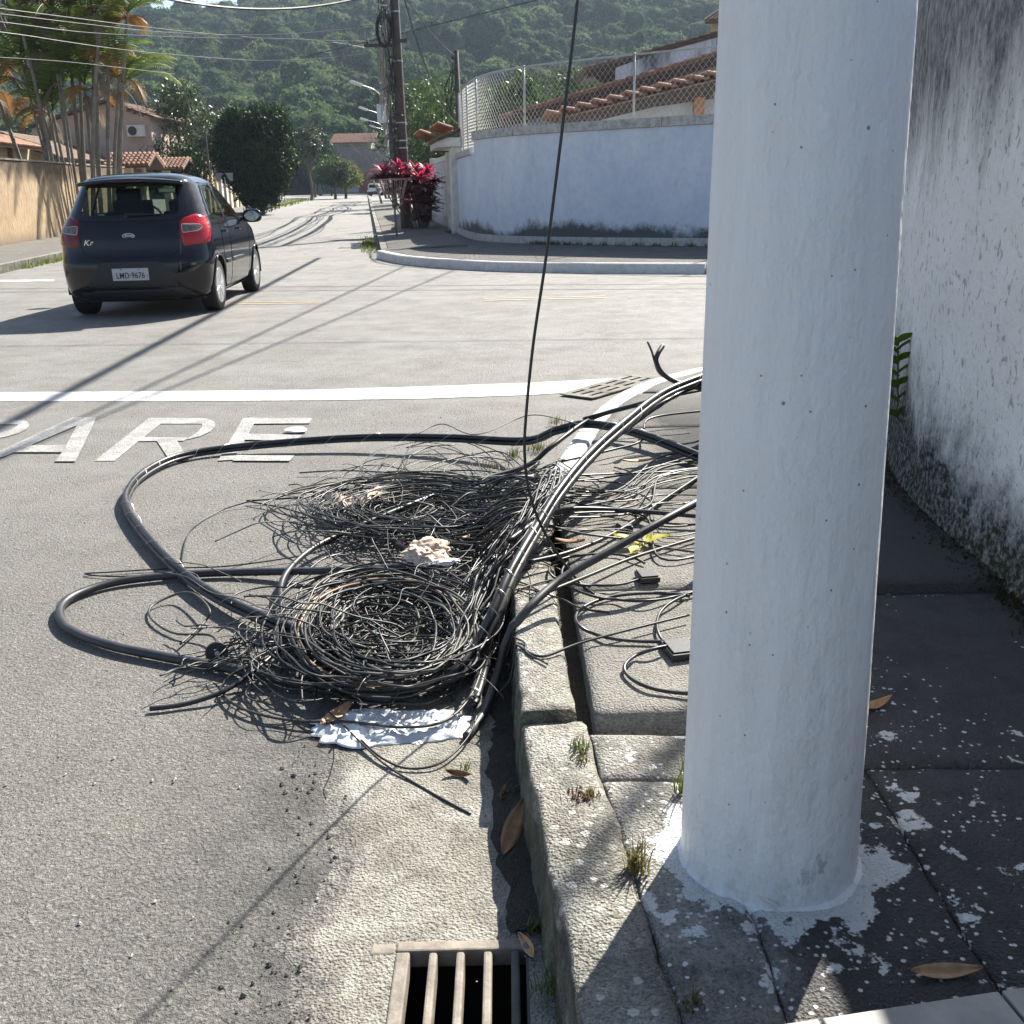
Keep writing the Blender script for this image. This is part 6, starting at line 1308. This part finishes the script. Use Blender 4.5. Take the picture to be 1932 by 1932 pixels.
for off, h_, n_, lb in (((-.35, -.5), .16, 60, 'pale grass clump at the foot of the corner pole'), ((.55, -1.2), .12, 40, 'green clump under the red plant')): tuft('grass_clump', pb+Vector((*off, 0)), n_, h_, .25, GRASS, lb, 'grass', .02, .7, z=.2)
# bright green grass verge along the street kerbs
m = MB(); r = random.Random(5)
def blade(p, h, wd):
    a = r.uniform(0, 6.28); d = Vector((math.cos(a), math.sin(a), 0)); s = Vector((-d.y, d.x, 0))*wd; q = p+d*h*r.uniform(.1, .6)+Vector((0, 0, h)); m.add([p-s, p+s, q+d*h*.15], [(0, 1, 2)])
for i in range(7000):
    Y = 23.4+r.random()*70
    p = st(Y, r.gauss(-.02, .22))
    if nz(p.x*1.7, Y*.6) < -.16: continue; p.z += 0 if p.x < st(Y, .15).x else .15; blade(p, r.uniform(.04, .13), .008+.0006*Y)
for i in range(500): p = g(r.gauss(697, 9), r.gauss(462, 7)); blade(p, r.uniform(.04, .13), .012)
for i in range(420): Y = r.uniform(22.5, 26.5); blade(lk(Y, r.gauss(.05, .06)), r.uniform(.04, .16)*(1 if nz(Y*2) > -.1 else .4), .012)
for i in range(1400): Y = r.uniform(80, 128); blade(lk(Y, r.gauss(-.4, .6)), r.uniform(.1, .35), .05)
tag(m.build('verge_grass', leafmat('bright_verge_grass', (.10, .15, .02), (.17, .21, .035), (.28, .28, .07))), 'bright green grass along the street kerbs', 'grass', kind='stuff')
m = MB()
for i in range(500):
    k = r.uniform(0, .62); q = BW[int(len(BW)*(.45+k*.3))]; blade(q+Vector((r.gauss(-.12, .05), r.gauss(-.14, .05), .22)), r.uniform(.03, .12), .01)
tag(m.build('wall_foot_weeds', GRASS), 'low weeds along the foot of the blue wall', 'weeds', kind='stuff')
# street sign on the left, slim posts
def signpost(base, h, label):
    e = empty('road_sign', base, label=label, cat='sign'); MB().tube([base, base+Vector((0, 0, h))], .035, 6).build('post', METAL, e)
    for s in (-1, 1): c = base+Vector((s*.28, -.04, h)); MB().extrude([c+Vector((-.22, 0, .22)), c+Vector((.22, 0, .22)), c+Vector((.1*s+.08, 0, -.22)), c+Vector((.1*s-.08, 0, -.22))], (0, .03, 0)).build('panel', plain('grey_sign_back', (.3, .31, .32), .5, .1, 5, 0), e, fix=True)
sbp = lk(61, -.5, .16); signpost(sbp, 2.0, 'small grey double street sign before the round tree')
b = lk(56, -.6, .16); tag(MB().tube([b, b+Vector((0, 0, 4.2))], .05, 6).build('slim_post', DARKIRON), 'slim dark post at the kerb left of the round tree', 'post')
# ------------------------------------------------------------------ trees
def leaves(m, pts, size, r, asp=.55, nw=.5):
    for p, nrm in pts:
        d = Vector((r.gauss(0, 1), r.gauss(0, 1), r.gauss(0, .7))); d = (d.normalized()+nrm*nw).normalized(); s = d.orthogonal().normalized(); s.rotate(Matrix.Rotation(r.uniform(0, 6.28), 3, d)); t = d.cross(s); L = size*r.uniform(.6, 1.3); w_ = L*asp
        a = Vector(p); m.add([a-t*w_*.5, a+s*L*.5-t*w_*.1-d*L*.1, a+s*L, a+s*L*.5+t*w_*.6-d*L*.1], [(0, 1, 2, 3)])
def clump_pts(c, rad_, n, r, squash=.8, shell=.55):
    out = []
    for i in range(n):
        d = Vector((r.gauss(0, 1), r.gauss(0, 1), r.gauss(0, 1))).normalized(); q = shell+(1-shell)*r.random()**.5; out.append((c+Vector((d.x*rad_, d.y*rad_, d.z*rad_*squash))*q, d))
    return out
def limbs(m, base, tips, r0, r):
    for t in tips:
        mid = base.lerp(t, .5)+Vector((r.gauss(0, .12), r.gauss(0, .12), .1))*(t-base).length*.3; P = smoothpath([base, mid, t], 5); m.tube(P, [r0*(1-.8*i/(len(P)-1)) for i in range(len(P))], 6)
def tree(name, base, trunk_h, shape, nclump, crad, leaf_size, nleaf, mat, label, tr=.15, seed=1, cat='tree', asp=.55):
    """shape(i, r) gives clump centre relative to base"""
    r = random.Random(seed); e = empty(name, base, label=label, cat=cat); b = Vector(base); m = MB(); C = []
    for i in range(nclump): C.append(b+shape(i, r))
    for c in C: leaves(m, clump_pts(c, crad*r.uniform(.7, 1.3), nleaf, r), leaf_size, r, asp)
    m.build('crown', mat, e); t = MB(); fork = b+Vector((0, 0, trunk_h)); t.tube(smoothpath([b-Vector((0, 0, .2)), b+Vector((.05*trunk_h, 0, trunk_h*.5)), fork], 4), [tr*1.2-.4*tr*k/8 for k in range(9)], 8); limbs(t, fork, [c for c in C[::max(1, nclump//14)]], tr*.6, r); t.build('trunk', BARK, e); return e
# round clipped tree on the left pavement: wedge below, dome above
bt = dp(492, 392, 64); bt.z = gz(64)+.12
def wedge(i, r):
    while True:
        x, y, z = r.uniform(-1, 1), r.uniform(-1, 1), r.uniform(0, 1); h = .55+z*5.15; R_ = 2.35*min(1, (z*1.75+.12))**.7 if z < .5 else 2.35*math.sqrt(max(0, 1-((z-.5)/.56)**2.2))
        if x*x+y*y < 1 and (x*x+y*y > .3 or z > .7): return Vector((x*R_, y*R_, h))
tree('clipped_tree', bt, 1.0, wedge, 300, .6, .24, 110, LEAFD, 'dense round clipped tree narrowing to its foot by the left kerb', .2, 3)
def dome(rx, ry, rz_, z0, low=0):
    def f(i, r):
        d = Vector((r.gauss(0, 1), r.gauss(0, 1), r.gauss(0, 1))).normalized(); q = r.uniform(.55, 1); d.z = max(d.z, -low) if low else d.z; return Vector((d.x*rx*q, d.y*ry*q, z0+d.z*rz_*q))
    return f
bm = dp(355, 330, 64); bm.z = .3; tree('broadleaf_tree', bm, 2.0, dome(2.6, 2.4, 2.6, 4.6), 95, .6, .26, 60, LEAFB, 'broad leaved tree with pale shiny leaves left of the round tree', .18, 5, asp=.6)
bm2 = dp(330, 330, 60); bm2.z = .3; tree('shrub_tree', bm2, .8, dome(1.9, 1.6, 1.5, 2.4), 55, .5, .2, 70, LEAFD, 'dark low tree behind the second gatehouse', .1, 6)
# street trees further up
for px, Y, z0, rx, rz_, mt, lb, sd in ((630, 128, 3.0, 2.2, 1.9, LEAFM, 'bright green street tree near the end of the left row', 11), (650, 132, 2.8, 2.0, 1.6, LEAFY, 'yellow green street tree beside the bright green one', 12), (592, 150, 6.0, 2.6, 3.0, LEAFD, 'dark tree behind the left street walls', 13), (585, 120, 6.2, 1.5, 1.8, LEAFB, 'slim greyish tree above the left street walls', 14), (800, 75, 5.0, 2.6, 3.0, LEAFM, 'leafy tree right of the corner pole', 17), (845, 66, 4.6, 2.2, 2.4, LEAFM, 'leafy tree behind the gateway', 18), (790, 110, 6.0, 4.0, 4.2, LEAFD, 'large dark tree behind the right hand gardens', 19), (838, 95, 6.5, 4.0, 4.0, LEAFM, 'green tree filling the gap left of the fence', 20), (985, 46, 4.3, 1.6, 1.3, LEAFM, 'small green tree showing through the left part of the fence', 21), (1085, 60, 5.4, 2.6, 2.0, LEAFM, 'green tree behind the gabled house', 22), (905, 50, 3.4, 2.2, 1.8, LEAFM, 'bushy garden tree beside the fence end', 23), (960, 52, 3.8, 2.6, 2.0, LEAFM, 'garden tree in the middle of the fenced corner', 24)):
    b = dp(px, 340, Y); b.z = gz(Y); tree('garden_tree', b, z0*.45, dome(rx, rx, rz_, z0), 60, rx*.28, .2+.0016*Y, 60, mt, lb, .16, sd)
# croton-like yellow shrub above the left walls
b = lk(84, -4.2, 0); r = random.Random(31); e = empty('yellow_shrub', b, label='yellow leaved shrub showing above the left street walls', cat='shrub'); m = MB()
for i in range(26):
    c = b+Vector((r.gauss(0, .8), r.gauss(0, .8), 3.2+r.uniform(-.6, 1.3))); mm = rosette(c, 12, .75, .2, LEAFT, .6); m.add(mm.v, mm.f)
m.build('leaves', LEAFT, e); MB().tube([b, b+Vector((0, 0, 3))], .08, 5).build('stem', BARK, e)
# bare grey tree by the right kerb up the street
b = dp(718, 345, 92); b.z = gz(92); r = random.Random(8); e = empty('bare_tree', b, label='leafless grey tree leaning over the far street', cat='tree'); m = MB()
def grow(m, p, d, L, rr, k):
    q = p+d*L; mid = p.lerp(q, .5)+Vector((r.gauss(0, .05), r.gauss(0, .05), r.gauss(0, .05)))*L; m.tube(smoothpath([p, mid, q], 3), [rr*(1-.4*i/6) for i in range(7)], 5)
    if k > 0:
        for i in range(3 if k > 1 else 4):
            nd = (d+Vector((r.gauss(0, .6), r.gauss(0, .6), r.gauss(.05, .4)))).normalized(); grow(m, q, nd, L*r.uniform(.55, .85), rr*.6, k-1)
grow(m, b, Vector((-.35, 0, 1)).normalized(), 2.0, .12, 5); m.build('branches', plain('grey_bark', (.22, .2, .17), .9, .3, 5), e)
# dark plank fence right of the side pavement
df = empty('plank_fence', wl(38, .1), label='dark weathered plank fence beyond the white gateway', cat='fence')
for i in range(22): Y = 36.9+i*.55; a = wl(Y+2.6, -.02)+Vector((0, 0, gz(Y))); MB().bar(a+Vector((0, 0, .1)), a+Vector((r.gauss(0, .02), 0, 2.3+r.uniform(-.1, .1))), .03, .5, up=(-.14, 1, 0)).build('plank', plain('grey_black_plank', (.05, .045, .042), .85, .35, 3) if i == 0 else bpy.data.materials['grey_black_plank'], df)
# ------------------------------------------------------------------ palm clump behind the ochre wall
pc = dp(150, 330, 38.5); pc.z = .1; r = random.Random(17); pe = empty('palm_clump', pc, label='tall clump of areca palms with many slim stems behind the ochre wall', cat='palm')
def frond(m, p, d, L, mat_i, droop, W=.55):
    """arched rachis with two rows of leaflets"""
    pts = []; q = Vector(p); dr = Vector(d).normalized(); n = 14
    for i in range(n+1):
        pts.append(q.copy()); dr = (dr+Vector((0, 0, -droop/n*(.5+1.3*i/n)))).normalized(); q = q+dr*(L/n)
    m.tube(pts, [.02*(1-.8*i/n)+.003 for i in range(n+1)], 4)
    for i in range(2, n):
        t = i/n; ax = (pts[i+1]-pts[i-1]).normalized(); s = ax.cross(Vector((0, 0, 1)))
        if s.length < .05: s = Vector((1, 0, 0))
        s.normalize(); u = s.cross(ax)
        for sg in (-1, 1):
            for h_ in (0, .5):
                a = pts[i].lerp(pts[min(i+1, n)], h_); l = W*math.sin(math.pi*(.15+.8*t))*r.uniform(.8, 1.15); dd = (s*sg*.8+ax*.55+u*.25+Vector((0, 0, -.25-.3*droop*t))).normalized(); wv = ax*.026
                m.add([a-wv, a+wv, a+dd*l*.55+wv*.9-Vector((0, 0, .02)), a+dd*l-Vector((0, 0, .12*l)), a+dd*l*.55-wv*.9-Vector((0, 0, .02))], [(0, 1, 2, 3, 4)])
ST = [(62, 318, -10, 170), (95, 318, 72, 190), (100, 318, 40, 120), (118, 318, 60, 60), (128, 318, 100, 215), (132, 318, 92, 20), (140, 318, 113, 140), (148, 318, 128, 60), (150, 318, 150, 130), (158, 318, 190, 10), (168, 318, 160, 165), (178, 318, 182, 120), (192, 318, 205, 60), (198, 318, 225, 150), (206, 318, 232, 165), (176, 318, 172, 0), (110, 318, 30, 10), (212, 318, 240, 30)]
for i, (x0, y0, x1, y1) in enumerate(ST):
    Y = 38.5+r.uniform(-.7, 1.0); a = dp(x0, y0, Y); a.z = .1; b = dp(x1, y1, Y+r.uniform(-.4, .4)); k = .5; mid = a.lerp(b, .5)+Vector(((a.x-b.x)*-.06*k, 0, 0))+Vector((0, 0, .0)); mid.x = a.x+(b.x-a.x)*.42
    P = smoothpath([a, mid, b], 8); rr = r.uniform(.055, .09); MB().tube(P, [rr*(1.1-.4*j/(len(P)-1)) for j in range(len(P))], 8).build('stem', PALMST, pe, smooth=True)
    d0 = (P[-1]-P[-3]).normalized(); mg, mo, md = MB(), MB(), MB(); nf = r.randint(10, 12)
    for f in range(nf):
        an = 6.28*f/nf+r.uniform(-.3, .3); el = r.uniform(.35, 1.25); d = Vector((math.cos(an)*math.cos(el), math.sin(an)*math.cos(el), math.sin(el)))+d0*.4; u = r.random()
        if u < .74: frond(mg, b+d0*.1, d, r.uniform(1.8, 2.7), 0, r.uniform(.9, 1.7))
        elif u < .90: frond(mo, b-d0*.1, d-Vector((0, 0, .4)), r.uniform(1.2, 1.8), 1, r.uniform(1.8, 2.6))
        else: frond(md, b-d0*.2, Vector((d.x, d.y, -.3)), r.uniform(1.0, 1.5), 2, r.uniform(1.6, 2.4), .35)
    for mb, mt, nm in ((mg, PALMG, 'green_fronds'), (mo, PALMO, 'orange_fronds'), (md, PALMD, 'dead_fronds')):
        if mb.v: mb.build(nm, mt, pe)
bs = dp(90, 330, 52); bs.z = .2; tree('tall_tree', bs, 5.0, dome(4.5, 3.0, 3.0, 11.5), 90, .9, .28, 45, LEAFD, 'tall dark tree behind the palm clump, top left corner', .22, 41)
# ------------------------------------------------------------------ forested hill and farther ridge
def hillz(x, y):
    t = max(0., min(1., (y-195)/380)); s = t*t*(3-2*t)*.55+t*.45; rg = 1+.10*math.sin(x*.011+.6)+.05*math.sin(x*.027+2)-.00018*(x-20)*(1 if x > 20 else .2)
    return 1.0+s*90*rg+2.5*nz(x*.02, y*.02, 5)*min(1, t*6) - max(0, (y-600))*.12
m = MB(); xs = [-520+20*i for i in range(53)]; ys = [180+18*j for j in range(31)]; W = len(xs); m.add([(x, y, hillz(x, y)-.6) for y in ys for x in xs], [(j*W+i, j*W+i+1, (j+1)*W+i+1, (j+1)*W+i) for j in range(len(ys)-1) for i in range(W-1)])
m.build('hill', plain('forest_floor', (.03, .035, .018), .95, .4, .2, 0), smooth=True, kind='structure')
m = MB(); xs = [-1500+60*i for i in range(60)]; ys = [780+40*j for j in range(12)]; W = len(xs)
def ridge(x, y): t = (y-780)/440; return -5+(172+26*math.sin(x*.0045-.6)+16*nz(x*.006, y*.004))*math.sin(min(1, t*1.3)*math.pi/2)+9*nz(x*.03, y*.03)
m.add([(x, y, ridge(x, y)) for y in ys for x in xs], [(j*W+i, j*W+i+1, (j+1)*W+i+1, (j+1)*W+i) for j in range(len(ys)-1) for i in range(W-1)]); m.build('far_ridge', plain('distant_forest', (.045, .07, .03), .95, .5, .03, .6, .12, 5), smooth=True, kind='structure')
protos = bpy.data.collections.new('forest_crowns')
def m_core():
    t = NT('forest_crown_core'); f = t.noise(1.6, 4, .7); oi = t.n('ObjectInfo'); c = t.mix(t.ramp(f, (.35, 0), (.65, 1)), (.014, .032, .012), (.055, .10, .022)); c = t.mix(t.ramp(oi.outputs['Random'], (0, .7), (.5, 0), (1, 0)), c, (.008, .018, .008)); return t.fin(c, .8, t.bump(f, 1., .8), spec=.04)
CORE = m_core()
for k in range(7):
    r = random.Random(100+k); m = MB(); b = bmesh.new(); bmesh.ops.create_icosphere(b, subdivisions=4, radius=1); hgt = (.62, .95, .75, 1.1, .7, .85, 1.25)[k]; lp_ = []
    for i in range(30):
        d = Vector((r.gauss(0, 1), r.gauss(0, 1), r.gauss(.25, .8))).normalized(); lp_.append((d, r.uniform(.75, 1.08), r.uniform(.28, .5)))
    pos = []
    for v in b.verts:
        d = v.co.normalized(); q = .70+.05*nz(d.x*3, d.y*3, d.z*3+k)
        for ld, lr, lw_ in lp_:
            a = d.angle(ld); q = max(q, lr*math.sqrt(max(0, 1-(a/lw_)**2))*.34+.70)
        pos.append((Vector((d.x*4.6*q, d.y*4.6*q, 4.2+d.z*4.6*q*hgt*(1 if d.z > 0 else .7))), d))
    m.add([p_ for p_, d in pos], [tuple(v.index for v in f.verts) for f in b.faces]); m.mi = 1
    nv = len(pos); pts = []
    for i in range(1500):
        p_, d = pos[r.randrange(nv)]
        if d.z > -.35: pts.append((p_*1.0+Vector((r.gauss(0, .22), r.gauss(0, .22), r.gauss(0, .22))), d))
    leaves(m, pts, .62, r, .75, nw=1.3); m.mi = 0; m.tube([(0, 0, -4), (0, 0, 3)], [.35, .25], 6)
    for i in range(len(m.m)): pass
    b.free(); o = bpy.data.objects.new('crown_%d' % k, m.mesh('forest_crown', [CORE, FOREST if k < 4 else FOREST2])); protos.objects.link(o)
r = random.Random(77); P = []; SC = []; RO = []
y = 186
while y < 640:
    step = 7.0+(y-186)*.007; x = -.62*y-20
    while x < .35*y+25:
        xx, yy = x+r.uniform(-.5, .5)*step, y+r.uniform(-.5, .5)*step
        if not (yy < 200 and abs(xx-st(yy, -3).x) < 14): P.append((xx, yy, hillz(xx, yy)-1.5+r.uniform(-1.5, 2))); SC.append(r.uniform(.7, 1.55)*(1.25 if r.random() < .1 else 1)); RO.append((r.gauss(0, .08), r.gauss(0, .08), r.uniform(0, 6.28)))
        x += step
    y += step*.95
me = bpy.data.meshes.new('forest'); me.from_pydata(P, [], []); at_ = me.attributes.new('sc', 'FLOAT', 'POINT'); at_.data.foreach_set('value', SC); ar = me.attributes.new('ro', 'FLOAT_VECTOR', 'POINT'); ar.data.foreach_set('vector', [q for v in RO for q in v])
fo = link('forest', me); tag(fo, 'dense tropical forest covering the hillside behind the houses', 'forest', kind='stuff')
ng = bpy.data.node_groups.new('scatter_crowns', 'GeometryNodeTree'); ng.interface.new_socket('Geometry', in_out='INPUT', socket_type='NodeSocketGeometry'); ng.interface.new_socket('Geometry', in_out='OUTPUT', socket_type='NodeSocketGeometry')
N = ng.nodes; gi, go = N.new('NodeGroupInput'), N.new('NodeGroupOutput'); ip = N.new('GeometryNodeInstanceOnPoints'); ci = N.new('GeometryNodeCollectionInfo'); ci.inputs['Collection'].default_value = protos; ci.inputs['Separate Children'].default_value = True; ci.inputs['Reset Children'].default_value = True
ip.inputs['Pick Instance'].default_value = True; a1 = N.new('GeometryNodeInputNamedAttribute'); a1.data_type = 'FLOAT'; a1.inputs[0].default_value = 'sc'; a2 = N.new('GeometryNodeInputNamedAttribute'); a2.data_type = 'FLOAT_VECTOR'; a2.inputs[0].default_value = 'ro'
e2r = N.new('FunctionNodeEulerToRotation'); Lk = ng.links.new; Lk(gi.outputs[0], ip.inputs['Points']); Lk(ci.outputs[0], ip.inputs['Instance']); Lk(a1.outputs[0], ip.inputs['Scale']); Lk(a2.outputs[0], e2r.inputs[0]); Lk(e2r.outputs[0], ip.inputs['Rotation']); Lk(ip.outputs[0], go.inputs[0])
fo.modifiers.new('scatter', 'NODES').node_group = ng
# ------------------------------------------------------------------ haze
HAZE = .00019
if HAZE:
    hm = bpy.data.materials.new('haze_air'); hm.use_nodes = True; t = hm.node_tree; t.nodes.remove(t.nodes['Principled BSDF']); pv = t.nodes.new('ShaderNodeVolumePrincipled'); pv.inputs['Color'].default_value = (.62, .78, 1, 1); pv.inputs['Density'].default_value = HAZE; pv.inputs['Anisotropy'].default_value = .3; t.links.new(pv.outputs[0], t.nodes['Material Output'].inputs['Volume'])
    MB().box((-2700, -2700, -2), (2700, 2700, 225)).build('haze', hm, kind='stuff', label='thin bluish haze filling the air')
